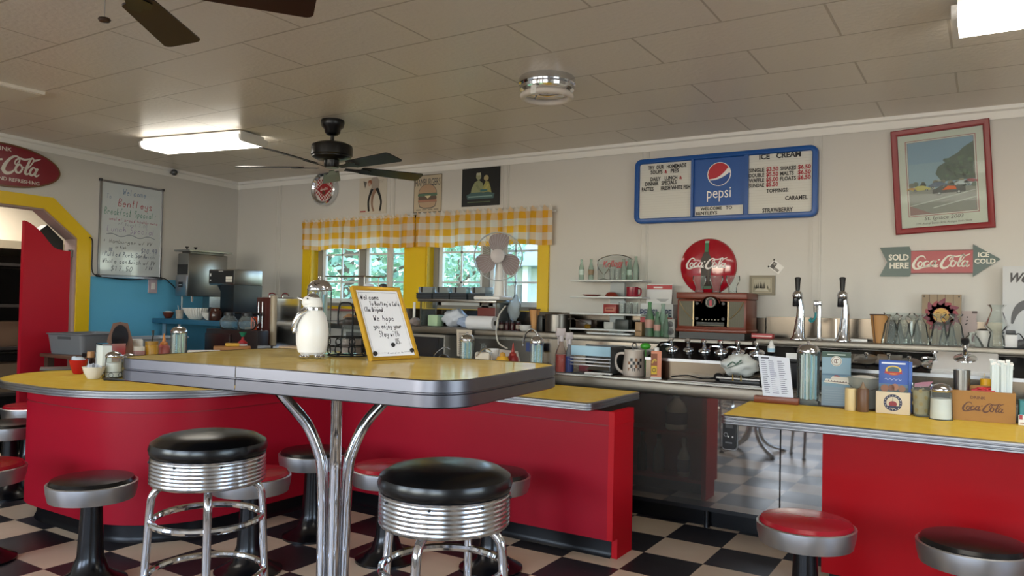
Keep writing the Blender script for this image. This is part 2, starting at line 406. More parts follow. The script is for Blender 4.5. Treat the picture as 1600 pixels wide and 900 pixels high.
hh = g.math('SUBTRACT', nz, g.math('MULTIPLY', br.outputs['Fac'], 1.2)); g.l.new(hh, bp.inputs['Height']); g.l.new(bp.outputs[0], bs.inputs['Normal'])
struct(MB().box(-7.0, -2.84, ZC, 3.5, 5.34, ZC+.1).build('ceiling', cm))
# back wall with its two window openings
w1a, w1b = ony(485, 450, YW).x, ony(633, 450, YW).x; w2a, w2b = ony(666, 450, YW).x, ony(842, 450, YW).x
ZS, ZH = 1.19, 1.96
b = MB()
for x0, x1 in ((-7.0, w1a), (w1b, w2a), (w2b, 3.5)): b.box(x0, YW, 0, x1, YW+.14, ZC)
for x0, x1 in ((w1a, w1b), (w2a, w2b)): b.box(x0, YW, 0, x1, YW+.14, ZS); b.box(x0, YW, ZH, x1, YW+.14, ZC)
struct(b.build('wall_back', WPAINT))
# left wall (slightly out of square) with the clipped-corner kitchen doorway; local x runs along the wall, -y faces the room
LW = thing('wall_left', 'off white left wall with a clipped doorway', 'wall', WA, LRZ); LW['kind'] = 'structure'
def lx(y): return (y-WA.y)/WT.y
DX0, DX1, DK, DZ1, DZ2 = -1.35, lx(3.437), lx(3.149), 1.704, 1.917
MB().slab([(-5.2, 0), (-5.2, ZC), (2.62, ZC), (2.62, 0), (DX1, 0), (DX1, DZ1), (DK, DZ2), (DX0+.29, DZ2), (DX0, DZ1), (DX0, 0)], 0, .13).build('plaster', WPAINT, LW)
b = MB(); fo = .125
outer = [(DX1+fo-.005, 0), (DX1+fo-.005, DZ1+.03), (DK+.07, DZ2+.095), (DX0+.22, DZ2+.095), (DX0-fo, DZ1+.03), (DX0-fo, 0)]
inner = [(DX1, 0), (DX1, DZ1), (DK, DZ2), (DX0+.29, DZ2), (DX0, DZ1), (DX0, 0)]
for i in range(5): b.slab([inner[i], inner[i+1], outer[i+1], outer[i]], -.018, 0)
t = b.build('trim_1', YELP); t.location = WA; t.rotation_euler = (0, 0, LRZ); struct(t)
b = MB()                                                     # pale lining inside the doorway
for i in range(5):
    (xa, za), (xb, zb) = inner[i], inner[i+1]; d = Vector((xb-xa, zb-za)).normalized(); n = Vector((-d.y, d.x))*.012
    b.slab([(xa, za), (xb, zb), (xb+n.x, zb+n.y), (xa+n.x, za+n.y)], -.004, .13)
t = b.build('trim_2', mat('lining_paint', 'a08c88', .6)); t.location = WA; t.rotation_euler = (0, 0, LRZ); struct(t)
b = MB().box(DX1+fo, -.006, 0, 2.5, 0, 1.40)
t = b.build('trim_3', BLUEP); t.location = WA; t.rotation_euler = (0, 0, LRZ); struct(t)
# mouldings under the ceiling and battens over the panel seams
prof = [(0, 0), (0, -.07), (.012, -.075), (.014, -.03), (.03, -.022), (.034, 0)]
b = MB(); b.add([(-6.66, YW-o, ZC+h) for o, h in prof]+[(3.4, YW-o, ZC+h) for o, h in prof], [(i, i+1, 7+i, 6+i) for i in range(5)])
struct(b.build('trim_4', WHITE))
b = MB(); b.add([(-5.2, -o, ZC+h) for o, h in prof]+[(2.48, -o, ZC+h) for o, h in prof], [(i, i+1, 7+i, 6+i) for i in range(5)])
t = b.build('trim_5', WHITE); t.location = WA; t.rotation_euler = (0, 0, LRZ); struct(t)
for k, (pxa, y) in enumerate(((437, 300), (613, 300), (790, 300), (1007, 300), (1274, 340))):
    x = ony(pxa, y, YW).x
    o = MB().box(x-.035, YW-.008, .8, x+.035, YW, ZC-.07).box(x-.024, YW-.012, .8, x-.014, YW-.008, ZC-.07).box(x+.014, YW-.012, .8, x+.024, YW-.008, ZC-.07).build('trim_%d' % (6+k), WPAINT)
    struct(o)
# walls behind and beside the camera, with shop-front window openings
b = MB(); xs = [-7.0]
for x in (-4.6, -2.0, .6): xs += [x-.95, x+.95]
xs.append(3.5)
for i in range(0, len(xs), 2): b.box(xs[i], -2.84, 0, xs[i+1], -2.7, ZC)
for x in (-4.6, -2.0, .6): b.box(x-.95, -2.84, 0, x+.95, -2.7, .85); b.box(x-.95, -2.84, 2.15, x+.95, -2.7, ZC)
struct(b.build('wall_front', WPAINT))
b = MB().box(3.3, -2.7, 0, 3.44, .1, ZC).box(3.3, 2.5, 0, 3.44, 5.2, ZC).box(3.3, .1, 0, 3.44, 2.5, .85).box(3.3, .1, 2.15, 3.44, 2.5, ZC)
struct(b.build('wall_right', WPAINT))
# yellow casing round the two back windows
b = MB(); xa = ony(474, 450, YW).x; xb = ony(858, 450, YW).x
for x0, x1 in ((xa, w1a), (w1b, w2a), (w2b, xb)): b.box(x0, YW-.022, ZS-.03, x1, YW, 2.0)
b.box(xa, YW-.022, ZH, xb, YW, 2.0)
for x0, x1 in ((w1a, w1b), (w2a, w2b)):
    b.box(x0, YW-.01, ZS, x0+.012, YW+.1, ZH); b.box(x1-.012, YW-.01, ZS, x1, YW+.1, ZH); b.box(x0, YW, ZH-.012, x1, YW+.1, ZH); b.box(x0-.02, YW-.04, ZS-.03, x1+.02, YW+.1, ZS)
struct(b.build('trim_11', YELP))
WF = mat('window_vinyl', 'dfe4e8', .4); WALU = mat('window_dark_frame', '8a8782', .5)
for k, (x0, x1) in enumerate(((w1a+.012, w1b-.012), (w2a+.012, w2b-.012))):
    w = thing('window_%d' % (k+1), 'two-sash window with white grilles', 'window', ((x0+x1)/2, YW+.1, ZS)); w['kind'] = 'structure'
    hw = (x1-x0)/2; H = ZH-ZS-.012
    b = MB()
    for (u0, v0, u1, v1) in ((-hw, 0, -hw+.05, H), (hw-.03, 0, hw, H), (-hw, 0, hw, .03), (-hw, H-.04, hw, H), (-.035, 0, .035, H)): b.box(u0, -.02, v0, u1, .04, v1)
    b.build('window_frame', WALU, w)
    for s in (-1, 1):
        a, c = (-hw+.05, -.035) if s < 0 else (.035, hw-.03); b = MB()
        for (u0, v0, u1, v1) in ((a, .03, a+.035, H-.04), (c-.03, .03, c, H-.04), (a, .03, c, .07), (a, H-.08, c, H-.04)): b.box(u0, -.005, v0, u1, .025, v1)
        m_ = (a+c)/2; b.box(m_-.008, .004, .07, m_+.008, .016, H-.08)
        for q in (.3, .64): b.box(a, .004, H*q-.008, c, .016, H*q+.008)
        b.build('sash', WF, w); MB().box(a+.03, .008, .06, c-.03, .012, H-.07).build('pane', GLASS, w)
# ------------------------------------------------------------------ outdoors, seen through the back windows
gm = mat('lawn', '6f9450', .9, vary=.4, vscale=1)
struct(MB().box(-60, 5.34, -.4, 20, 60, -.3).build('ground_outside', gm))
LEAF = [mat('hazy_leaf_a', '97bfa0', .7), mat('hazy_leaf_b', '7aa690', .7), mat('hazy_leaf_c', 'b6d8bc', .7)]  # greens lightened and shifted to blue: outdoor haze put into the leaf colour
BARK = mat('bark', '5a4a3a', .9, bump=.3, bscale=20)
def tree(x, y, h, r, label, n=1500, seed=1):
    rd = random.Random(seed); t = thing('garden_tree', label, 'tree', (x, y, -.3), 0, 'trees behind the windows')
    b = MB().tube([(0, 0, 0), (.05, 0, h*.4), (0, .05, h*.8)], [.16, .12, .05], 10)
    for k in range(7):
        a = k*2.4; z = h*(.35+.06*k); b.tube([(0, 0, z), (math.cos(a)*r*.5, math.sin(a)*r*.5, z+.5), (math.cos(a)*r*.85, math.sin(a)*r*.85, z+.7)], [.06, .04, .015], 6)
    b.build('trunk', BARK, t); b = MB()
    for k in range(n):
        a, e, q = rd.uniform(0, 2*PI), rd.uniform(-1, 1), rd.uniform(.45, 1)**.5
        c = Vector((r*q*math.cos(a)*math.sqrt(1-e*e), r*q*math.sin(a)*math.sqrt(1-e*e), h*.6+h*.4*q*e))
        u = Vector((rd.gauss(0, 1), rd.gauss(0, 1), rd.gauss(0, .6))).normalized(); v = u.orthogonal().normalized(); s_ = rd.uniform(.05, .11)
        b.add([c-u*s_, c+v*s_*.5, c+u*s_, c-v*s_*.5], [(0, 1, 2, 3)], rd.randrange(3))
    b.build('foliage', LEAF, t)
def outp(px, Y): return ony(px, 450, Y).x
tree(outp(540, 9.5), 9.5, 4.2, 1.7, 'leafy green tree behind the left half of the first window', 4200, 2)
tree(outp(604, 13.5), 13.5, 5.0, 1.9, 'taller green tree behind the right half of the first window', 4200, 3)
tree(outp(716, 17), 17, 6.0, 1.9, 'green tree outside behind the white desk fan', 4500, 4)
hs = thing('neighbour_house', 'pale house with white porch posts seen through the second window', 'house', (outp(856, 22), 22, -.3))
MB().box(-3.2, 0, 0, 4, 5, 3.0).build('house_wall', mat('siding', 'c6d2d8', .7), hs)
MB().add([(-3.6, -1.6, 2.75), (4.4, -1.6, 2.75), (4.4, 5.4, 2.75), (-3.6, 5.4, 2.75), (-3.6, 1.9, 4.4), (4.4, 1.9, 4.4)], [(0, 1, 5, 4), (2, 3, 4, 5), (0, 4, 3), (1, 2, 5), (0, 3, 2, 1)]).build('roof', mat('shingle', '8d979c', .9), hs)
for k in range(4): MB().box(-3.2+k*1.5, -1.3, 0, -3.0+k*1.5, -1.1, 2.75).build('porch_post', WF, hs)
MB().box(-2.0, -.03, 1.0, -1.0, 0, 2.2).build('house_window', mat('dark_pane', '46555c', .2), hs)
# ------------------------------------------------------------------ kitchen seen through the doorway
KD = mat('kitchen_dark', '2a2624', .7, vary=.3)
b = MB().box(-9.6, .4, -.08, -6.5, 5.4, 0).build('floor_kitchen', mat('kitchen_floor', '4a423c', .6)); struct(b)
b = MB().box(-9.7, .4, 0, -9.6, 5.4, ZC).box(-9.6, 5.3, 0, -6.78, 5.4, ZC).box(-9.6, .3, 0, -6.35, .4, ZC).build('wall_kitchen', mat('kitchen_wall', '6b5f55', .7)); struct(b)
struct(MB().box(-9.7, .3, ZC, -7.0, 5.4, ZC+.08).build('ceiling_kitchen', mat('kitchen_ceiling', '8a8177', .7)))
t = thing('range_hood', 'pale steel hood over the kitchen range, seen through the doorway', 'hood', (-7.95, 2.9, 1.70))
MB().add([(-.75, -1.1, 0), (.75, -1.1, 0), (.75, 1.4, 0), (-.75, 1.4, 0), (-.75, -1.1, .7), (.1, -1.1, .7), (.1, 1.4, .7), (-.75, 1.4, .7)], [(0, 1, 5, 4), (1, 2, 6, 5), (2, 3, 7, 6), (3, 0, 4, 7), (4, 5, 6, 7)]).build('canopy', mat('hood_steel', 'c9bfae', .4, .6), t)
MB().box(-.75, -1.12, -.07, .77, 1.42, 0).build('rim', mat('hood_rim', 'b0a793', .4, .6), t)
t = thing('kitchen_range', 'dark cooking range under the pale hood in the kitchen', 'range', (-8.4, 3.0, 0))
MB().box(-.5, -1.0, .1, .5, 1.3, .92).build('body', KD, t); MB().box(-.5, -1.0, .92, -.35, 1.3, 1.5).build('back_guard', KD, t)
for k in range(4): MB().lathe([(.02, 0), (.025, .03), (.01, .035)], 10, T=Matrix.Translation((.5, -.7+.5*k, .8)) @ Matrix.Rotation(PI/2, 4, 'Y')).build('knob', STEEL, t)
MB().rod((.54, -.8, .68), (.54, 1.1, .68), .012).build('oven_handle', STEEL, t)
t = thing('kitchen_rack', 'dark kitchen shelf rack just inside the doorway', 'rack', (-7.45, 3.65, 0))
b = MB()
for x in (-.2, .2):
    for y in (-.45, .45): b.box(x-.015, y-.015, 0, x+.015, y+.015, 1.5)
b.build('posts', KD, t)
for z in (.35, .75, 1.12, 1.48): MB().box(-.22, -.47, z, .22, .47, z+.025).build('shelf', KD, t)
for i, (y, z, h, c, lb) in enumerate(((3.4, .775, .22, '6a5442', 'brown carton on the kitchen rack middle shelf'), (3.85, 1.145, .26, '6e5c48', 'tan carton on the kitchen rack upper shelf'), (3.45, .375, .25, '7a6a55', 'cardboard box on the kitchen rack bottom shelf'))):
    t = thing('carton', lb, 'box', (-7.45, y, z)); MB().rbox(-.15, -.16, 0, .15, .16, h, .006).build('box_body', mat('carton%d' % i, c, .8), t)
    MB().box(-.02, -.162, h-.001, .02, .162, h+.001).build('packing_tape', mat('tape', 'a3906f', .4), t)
kl = bpy.data.lights.new('kitchen_fill_light', 'AREA'); kl.size = .5; kl.energy = 34; kl.color = (1, .93, .82); ko = bpy.data.objects.new('kitchen_fill_light', kl); COL.objects.link(ko); ko.location = (-6.95, 3.0, 2.38)  # unseen fill light, added to brighten the hood in the dark kitchen
# saloon half-door in the kitchen doorway
dr = thing('door_1', 'red saloon-style half door with a curved top in the yellow doorway', 'door', WA, LRZ); dr['kind'] = 'structure'
xr = DX1-.035; xl_ = lx(3.02)
top = [(xl_, 1.81)] + [(xl_+(xr-xl_)*f, z) for f, z in ((.08, 1.80), (.2, 1.775), (.35, 1.73), (.5, 1.665), (.62, 1.62), (.72, 1.605), (.85, 1.6), (1, 1.597))]
MB().slab(top+[(xr, .3), (xl_, .3)], .02, .055).build('leaf', mat('red_door_paint', 'b81e30', .45, spec=.2, vary=.06), dr)
for z in (1.55, .45): MB().box(xr, .02, z, DX1-.013, .05, z+.06).build('hinge', STEEL, dr)
MB().slab([(DX1-.30, 1.72), (DX1-.2, 1.80), (DX1-.06, 1.68), (DX1-.06, 1.60), (DX1-.2, 1.60)], .08, .16).build('closer_box', BLACK, dr)
# ================================================================== COUNTERS
def laminate(name, c1, c2, c3, gloss, rough):
    m = bpy.data.materials.new(name); m.use_nodes = True; g = NT(m); g.n.remove(g.n['Principled BSDF'])
    tc = g.n.new('ShaderNodeTexCoord'); na = g.noise(tc.outputs['Object'], 14, 6); nb = g.noise(tc.outputs['Object'], 60, 3)
    d = g.n.new('ShaderNodeBsdfDiffuse'); g.l.new(g.mix(g.math('MULTIPLY', na, .9), g.mix(nb, lin(c1), lin(c2)), lin(c3)), d.inputs[0])
    s_ = g.n.new('ShaderNodeBsdfGlossy'); s_.inputs['Roughness'].default_value = rough
    x = g.n.new('ShaderNodeMixShader'); x.inputs[0].default_value = gloss
    g.l.new(d.outputs[0], x.inputs[1]); g.l.new(s_.outputs[0], x.inputs[2]); g.l.new(x.outputs[0], g.n['Material Output'].inputs[0]); MATS[name] = m; return m
lam = laminate('yellow_laminate', 'fbe27c', 'f5d056', 'ecba36', .10, .14)
KICK = satin('black_kick', '101013', .03, .3)
def band(z0, z1, n=3):
    h = (z1-z0)/n; p = [(-.004, z0)]
    for k in range(n): p += [(.001, z0+h*k+.001), (.005, z0+h*k+h*.3), (.005, z0+h*k+h*.7), (.001, z0+h*(k+1)-.001)]
    return p+[(-.004, z1+.001)]
ZT = .765
# --- L-shaped centre counter
t = thing('lunch_counter', 'red L-shaped counter base with a rounded nose and black kick', 'counter', (-3.2, 3.0, 0))
O = Vector((3.2, -3.0))
def loc(P): return [(x+O.x, y+O.y)+tuple(r) for x, y, *r in P]
body = [(-1.54, 3.43), (-1.54, 3.67), (-3.64, 3.67), (-3.64, 3.95), (-4.77, 3.95), (-4.77, 2.16, .4), (-3.40, 2.16, .5), (-3.40, 3.43, .06)]
skin = [(-1.57, 3.43), (-3.40, 3.43, .06), (-3.40, 2.16, .5), (-4.77, 2.16, .4), (-4.77, 3.95)]
sk = rpoly([(*loc([p])[0],) for p in [(-1.54, 3.43)]+skin[1:]], 12)
def open_rp(P, seg=12):
    q = rpoly([(P[0][0], P[0][1])]+P[1:-1]+[(P[-1][0], P[-1][1])], seg); return q
path = open_rp(loc(skin))
b = MB(); b.sweep(path[::-1], [(0, .1), (0, .725), (-.02, .725), (-.02, .1), (0, .1)], closed=False)
b.build('front_panel', REDP, t)
b = MB(); b.sweep(path[::-1], [(.003, .655), (.003, .66), (.0, .66)], closed=False); b.build('seam_strip', mat('red_seam', '7c0f1a', .4), t)
kp = open_rp(loc([(-1.572, 3.49), (-3.46, 3.49, .05), (-3.46, 2.22, .42), (-4.71, 2.22, .35), (-4.71, 3.95)]))
b = MB(); b.sweep(kp[::-1], [(.012, 0), (.004, .012), (0, .03), (0, .1), (-.02, .1), (-.02, 0)], closed=False); b.build('toe_kick', KICK, t)
e = [(3.43, .1), (3.43, .725), (3.67, .725), (3.67, 0), (3.49, 0), (3.49, .1)]
b = MB(); b.add([(-1.57+O.x, y+O.y, z) for y, z in e]+[(-1.54+O.x, y+O.y, z) for y, z in e], [(0, 1, 2, 3, 4, 5), (11, 10, 9, 8, 7, 6)]+[(i, 6+i, 6+(i+1) % 6, (i+1) % 6) for i in range(6)])
b.box(-1.539+O.x, 3.432+O.y, .655, -1.5365+O.x, 3.668+O.y, .66); b.build('end_panel', satin('red_end_paint', 'c21a24', .02, .3), t)
for z in (.1, .40): MB().box(-3.38+O.x, 3.45+O.y, z, -1.57+O.x, 3.66+O.y, z+.022).build('shelf', REDP, t)
for x in (-2.5,): MB().box(x+O.x, 3.45+O.y, 0, x+.02+O.x, 3.66+O.y, .725).build('divider', REDP, t)
MB().box(-3.40+O.x, 3.93+O.y, .1, -4.75+O.x, 3.95+O.y, .725).build('back_panel', REDP, t)
ct = thing('countertop', 'yellow laminate L-shaped countertop with a ribbed metal edge', 'countertop', (-3.2, 3.0, ZT-.0))
out = rpoly(loc([(-1.645, 3.375, .04), (-1.655, 4.03, .03), (-4.95, 4.03), (-4.95, 2.06, .5), (-3.335, 2.06, .8), (-3.335, 3.375, .2)]), 16)
MB().prism(out, -.038, 0).build('laminate_top', lam, ct)
b = MB(); b.sweep(out, band(-.04, .0005)); b.build('metal_edge', ALU, ct)
# --- right-hand counter
t = thing('lunch_counter', 'red counter base at right, under the crate and menu counter', 'counter', (.35, 3.7, 0))
b = MB().box(-.965, -.12, .1, .9, .3, .727); b.build('front_panel', satin('red_panel_right', 'b01018', .015, .3), t)
MB().box(-.94, -.07, 0, .9, .28, .1).build('toe_kick', KICK, t)
ct = thing('countertop', 'yellow laminate straight countertop at right with a ribbed metal edge', 'countertop', (.35, 3.7, ZT-.0))
out = rpoly([(-1.365, -.285, .03), (.95, -.285, .03), (.95, .34), (-1.40, .34, .03)], 6)
MB().prism(out, -.038, 0).build('laminate_top', lam, ct)
b = MB(); b.sweep(out, band(-.04, .0005)); b.build('metal_edge', ALU, ct)
# --- back bar: steel cooler front, sink deck, pump rail, ledge, splash
mir = satin('polished_steel_front', '6f6a66', .62, .03, .02); g = NT(mir); bs = [q for q in mir.node_tree.nodes if q.type == 'BSDF_GLOSSY'][0]; bs.inputs[0].default_value = lin('b4aea6')
tc = g.n.new('ShaderNodeTexCoord'); mp = g.n.new('ShaderNodeMapping'); mp.inputs['Scale'].default_value = (2.2, 1, 5); g.l.new(tc.outputs['Object'], mp.inputs[0])
k = g.noise(mp.outputs[0], 1.4, 2); bp = g.n.new('ShaderNodeBump'); bp.inputs['Strength'].default_value = .012; bp.inputs['Distance'].default_value = .02
g.l.new(k, bp.inputs['Height']); g.l.new(bp.outputs[0], bs.inputs['Normal'])
YF = 4.27
t = thing('back_bar_cooler', 'long stainless steel back bar with a mirror-polished cooler front', 'back bar', (-1.0, YF, 0))
MB().box(-1.75, .0, .12, .05, .05, .735).box(.058, .0, .12, 2.4, .05, .735).build('front_panel', mir, t)
MB().box(-1.75, .05, .1, 2.4, .55, .74).build('carcass', STEELD, t)
MB().box(-1.75, .06, 0, 2.4, .52, .1).build('toe_kick', KICK, t)
MB().box(-1.75, .01, .095, 2.4, .055, .122).build('bottom_rail', BLACK, t)
for x in (-.35, .4, 1.3): MB().lathe([(.018, 0), (.014, .03), (.014, .1)], 10, (x, .03, 0)).build('foot', BLACK, t)
b = MB().rbox(-1.75, -.035, .735, 2.4, .23, .805, .012).rbox(-1.75, .2, .735, -.75, .47, .805, .012); b.build('sink_deck', mat('deck_steel', '8c857c', .42, 1), t)
MB().box(-1.75, -.02, .805, 2.4, .0, .815).build('raised_lip', STEEL, t)
MB().box(-.8, .195, .74, 2.4, .22, .924).build('riser', mat('riser_steel', '71685f', .22, 1, bump=.05, bscale=5), t)
MB().box(-.8, .18, .915, 2.4, .196, .932).build('rail_trim', ALU, t)
MB().box(-1.75, .47, .74, -.8, .5, 1.0).build('riser', mat('riser_steel2', '8d857c', .25, 1, bump=.05, bscale=5), t)
rail = MB().add([(-.8, .2, .925), (2.4, .2, .925), (2.4, .44, 1.018), (-.8, .44, 1.018), (2.4, .575, 1.018), (-.8, .575, 1.018), (-.8, .2, .8), (2.4, .2, .8), (2.4, .575, .8), (-.8, .575, .8)], [(0, 1, 2, 3), (3, 2, 4, 5), (6, 7, 1, 0), (7, 8, 4, 2, 1), (8, 9, 5, 4), (9, 6, 0, 3, 5)])
rail.build('pump_rail', satin('rail_black', '0d0d0f', .05, .2), t)
t = thing('back_ledge', 'stainless steel ledge along the back wall under the windows', 'ledge', (-3.0, 4.85, 0))
MB().rbox(-1.95, 0, .995, 1.75, .345, 1.04, .008).build('shelf', MATS['deck_steel'], t)
MB().box(-1.9, .3, 1.04, 1.75, .348, 1.185).build('backsplash', mat('splash_steel', '5c554e', .22, 1, bump=.06, bscale=4), t)
t = thing('back_ledge', 'raised stainless steel ledge behind the drink taps and sundae glasses', 'ledge', (-.2, 4.85, 0))
MB().rbox(-1.04, .02, 1.02, 1.5, .345, 1.058, .008).build('shelf', MATS['deck_steel'], t)
MB().box(-1.04, .06, .98, 1.5, .08, 1.02).build('apron', STEELD, t)
MB().box(-1.04, .3, 1.058, 1.5, .348, 1.195).build('backsplash', mat('splash_steel', '5c554e', .22, 1), t)
for x in (-.62, -.2, .05): MB().box(x, .296, 1.06, x+.012, .302, 1.19).build('splash_joint', ALU, t)
t = thing('work_table', 'steel work table in front of the windows under the back ledge', 'table', (-3.9, 4.75, 0))
MB().rbox(-1.1, -.12, .7, 1.1, .42, .74, .008).build('table_top', STEEL, t)
for x in (-1.05, 1.05):
    for y in (-.08, .38): MB().rod((x, y, 0), (x, y, .7), .02).build('leg', STEEL, t)
MB().box(-1.0, -.08, .25, 1.0, .38, .27).build('under_shelf', STEEL, t)
MB().box(-1.1, .40, .74, 1.1, .42, .955).build('back_panel', STEELD, t)
# --- black outlet plate on the steel front
p0 = ony(1141, 678, YF); t = thing('outlet_box', 'black outlet box with a pale rim on the mirror-polished steel front', 'outlet', (p0.x, YF, p0.z))
MB().slab(rect(-.043, -.088, .043, .088, .018), -.006, 0).build('rim', STEEL, t); MB().slab(rect(-.037, -.081, .037, .081, .015), -.022, -.006).build('cover', BLACK, t)
a = Art(); 
for x in (-.004, .02): a.disc(x, -.012, .005, 'e8e6e2', 1)
a.rect(-.02, .035, .02, .055, '5a5a5c', 1); a.rect(-.02, -.05, .018, -.042, '77777a', 1); a.ring(-.018, -.002, .008, .012, '8a8a8c', 1)
a.build('markings', t, (0, -.0225, 0))
# --- supplies on the under-counter shelves, mirrored in the steel
def bottle_(name, label, cat, loc, prof, m, capm, capz, capr, grp=None, lab=None, caph=.02):
    t = thing(name, label, cat, loc, 0, grp); MB().lathe(prof, 18).build('bottle_body', m, t)
    MB().lathe([(capr, 0), (capr, caph), (capr*.7, caph+.004)], 14, (0, 0, capz)).build('cap', capm, t)
    if lab: MB().lathe([(lab[0], lab[1]), (lab[0], lab[2])], 18, cap0=False, cap1=False).build('paper_label', lab[3], t)
    return t
jug = [(.06, 0), (.07, .01), (.07, .14), (.05, .18), (.02, .21), (.02, .225)]
bottle_('cleaner_jug', 'white jug with a blue label on the upper under-counter shelf, mirrored in the steel', 'jug', (-1.78, 3.57, .422), jug, WHITE, WHITE, .225, .024, lab=(.071, .04, .12, mat('label_navy', '2a2f6a', .5)))
bottle_('cleaner_bottle', 'white spray cleaner bottle on the bottom under-counter shelf', 'bottle', (-1.72, 3.58, .122), [(.035, 0), (.04, .01), (.04, .13), (.015, .19), (.014, .21)], WHITE, WHITE, .21, .016, caph=.04, lab=(.041, .03, .11, mat('label_gray', '7c7f92', .5)))
bottle_('syrup_bottle', 'amber syrup bottle on the bottom under-counter shelf', 'bottle', (-1.9, 3.57, .122), [(.035, 0), (.038, .01), (.038, .14), (.014, .2), (.014, .23)], glass('amber_glass', 'b87430', .7), BLACK, .23, .015)
bottle_('vinegar_bottle', 'dark bottle beside the amber one on the bottom under-counter shelf', 'bottle', (-2.02, 3.57, .122), [(.03, 0), (.033, .01), (.033, .15), (.013, .2), (.013, .24)], mat('dark_bottle', '2c1c14', .25), BLACK, .24, .014)
bottle_('detergent_bottle', 'pale cloudy bottle at the end of the bottom under-counter shelf', 'bottle', (-2.15, 3.58, .122), [(.05, 0), (.055, .01), (.055, .16), (.02, .2), (.02, .22)], mat('cloudy_plastic', 'bdb9b0', .5), WHITE, .22, .022)
# ================================================================== BAR TABLE
tr = math.radians(6)
t = thing('bar_table', 'tall yellow-topped dinette table with a chrome apron and chrome pedestal', 'table', (-1.735, 1.755, 0), tr)
top = rpoly([(-.60, -.35, .11), (.62, -.35, .11), (.62, .36, .11), (-.60, .36, .11)], 14)
def clip(P, s, x0):
    out = []
    for i in range(len(P)):
        a, c = P[i-1], P[i]; ia, ic = s*(a[0]-x0) > 0, s*(c[0]-x0) > 0
        if ia != ic: f = (x0-a[0])/(c[0]-a[0]); out.append((x0, a[1]+f*(c[1]-a[1])))
        if ic: out.append(c)
    return out
tl = laminate('table_laminate', 'e8cf86', 'd9ba68', 'c7a350', .26, .06)
tb = MB(); ap = MB()
pr = [(-.004, 0), (.004, -.002), (.005, -.03), (.001, -.032), (.001, -.035), (.005, -.037), (.005, -.066), (-.002, -.07), (-.02, -.07)]
for s in (-1, 1):
    c_ = clip(top, s, -.07+s*.0015); tb.prism(c_, 1.02, 1.05)
    o2 = ccw(c_); k0 = max(range(len(o2)), key=lambda i: (abs(o2[i][0]+.07) < .003 and abs(o2[i-1][0]+.07) < .003))
    o2 = o2[k0:]+o2[:k0]; ap.sweep(o2, [(o, 1.0515+z) for o, z in pr], closed=False)
tb.build('table_top', tl, t)
ap.build('apron', mat('apron_metal', '6c6d77', .34, 1), t)
MB().box(-.48, -.26, .985, .48, .26, 1.02).build('under_frame', STEELD, t)
for k in range(4):
    a = math.radians(38.5+90*k); ca, sa = math.cos(a), math.sin(a)
    P = [(.20, .985), (.145, .92), (.088, .85), (.053, .77), (.039, .7), (.034, .5), (.034, .32), (.05, .2), (.11, .1), (.2, .045), (.3, .018)]
    MB().tube(spline([(r*ca, r*sa, z) for r, z in P], 5), .0175, 12).build('leg', CHROME, t)
    MB().lathe([(.02, 0), (.022, .01), (.012, .02)], 12, (.3*ca, .3*sa, 0)).build('glide', BLACK, t)
# ================================================================== STOOLS
def bar_stool():
    t = thing('bar_stool', 'chrome bar stool, black seat, standing left of the table pedestal', 'stool', (0, 0, 0), 0, 'tall chrome bar stools')
    rf = lambda a, z: 1+.006*math.sin(a*19)*(1 if z < .755 else .3)
    MB().lathe([(.168, .735), (.178, .745), (.182, .76), (.176, .778), (.15, .794), (.1, .804), (.0, .808)], 48, rf=rf).build('seat', BLACKV, t)
    p = [(.16, .648), (.172, .65)]
    for k in range(7): z = .654+.0115*k; p += [(.1752, z), (.177, z+.003), (.177, z+.0075), (.1752, z+.0105)]
    MB().lathe(p+[(.176, .738), (.16, .74)], 48).build('seat_ring', mat('ring_chrome', 'cfd1d4', .2, 1), t)
    st = MB()
    for k in range(8): a = 2*PI*k/8+.2; st.ball((.178*math.cos(a), .178*math.sin(a), .725), .004, seg=8, rings=5)
    st.build('tacks', BLACK, t)
    for k in range(4):
        a = PI/2*k; ca, sa = math.cos(a), math.sin(a)
        P = [(.08, .648), (.13, .642), (.158, .62), (.168, .58), (.175, .45), (.19, .2), (.205, .015)]
        MB().tube(spline([(r*ca, r*sa, z) for r, z in P], 5), .0125, 10).build('leg', CHROME, t)
        MB().lathe([(.014, 0), (.016, .006), (.014, .02)], 10, (.206*ca, .206*sa, 0)).build('foot', BLACK, t)
    for r, z in ((.166, .53), (.178, .355)): MB().tube([(r*math.cos(2*PI*k/40), r*math.sin(2*PI*k/40), z) for k in range(40)], .011, 8, closed=True).build('foot_ring', CHROME, t)
    return t
bsA = bar_stool(); pA = onz(327, 697, .76); bsA.location = (pA.x, pA.y, 0); bsA.rotation_euler.z = math.radians(53.6)
pB = onz(696, 748, .765); dup(bsA, (pB.x, pB.y, 0), 'chrome bar stool, black seat, standing right of the table pedestal', math.radians(12.6))
def fixed_stool(vinyl, lbl):
    t = thing('counter_stool', lbl, 'stool', (0, 0, 0), 0, 'fixed stools round the counters')
    MB().lathe([(.165, .425), (.168, .44), (.16, .452), (.12, .459), (0, .462)], 40).build('seat', vinyl, t)
    MB().lathe([(.14, .363), (.168, .365), (.176, .40), (.179, .428), (.179, .434), (.172, .437), (.165, .434)], 40).build('seat_band', mat('seat_band_metal', 'c6c8cc', .36, 1), t)
    MB().lathe([(.10, .352), (.1, .363)], 24).build('swivel_plate', STEELD, t)
    MB().lathe([(.15, 0), (.15, .01), (.115, .028), (.075, .055), (.053, .12), (.046, .25), (.042, .352)], 28).build('pedestal', mat('black_enamel', '0d0d10', .22), t)
    return t
fb = fixed_stool(BLACKV, 'black seated fixed stool before the rounded counter nose, left of the tall stool'); p = onz(145, 747, .45); fb.location = (p.x, p.y, 0)
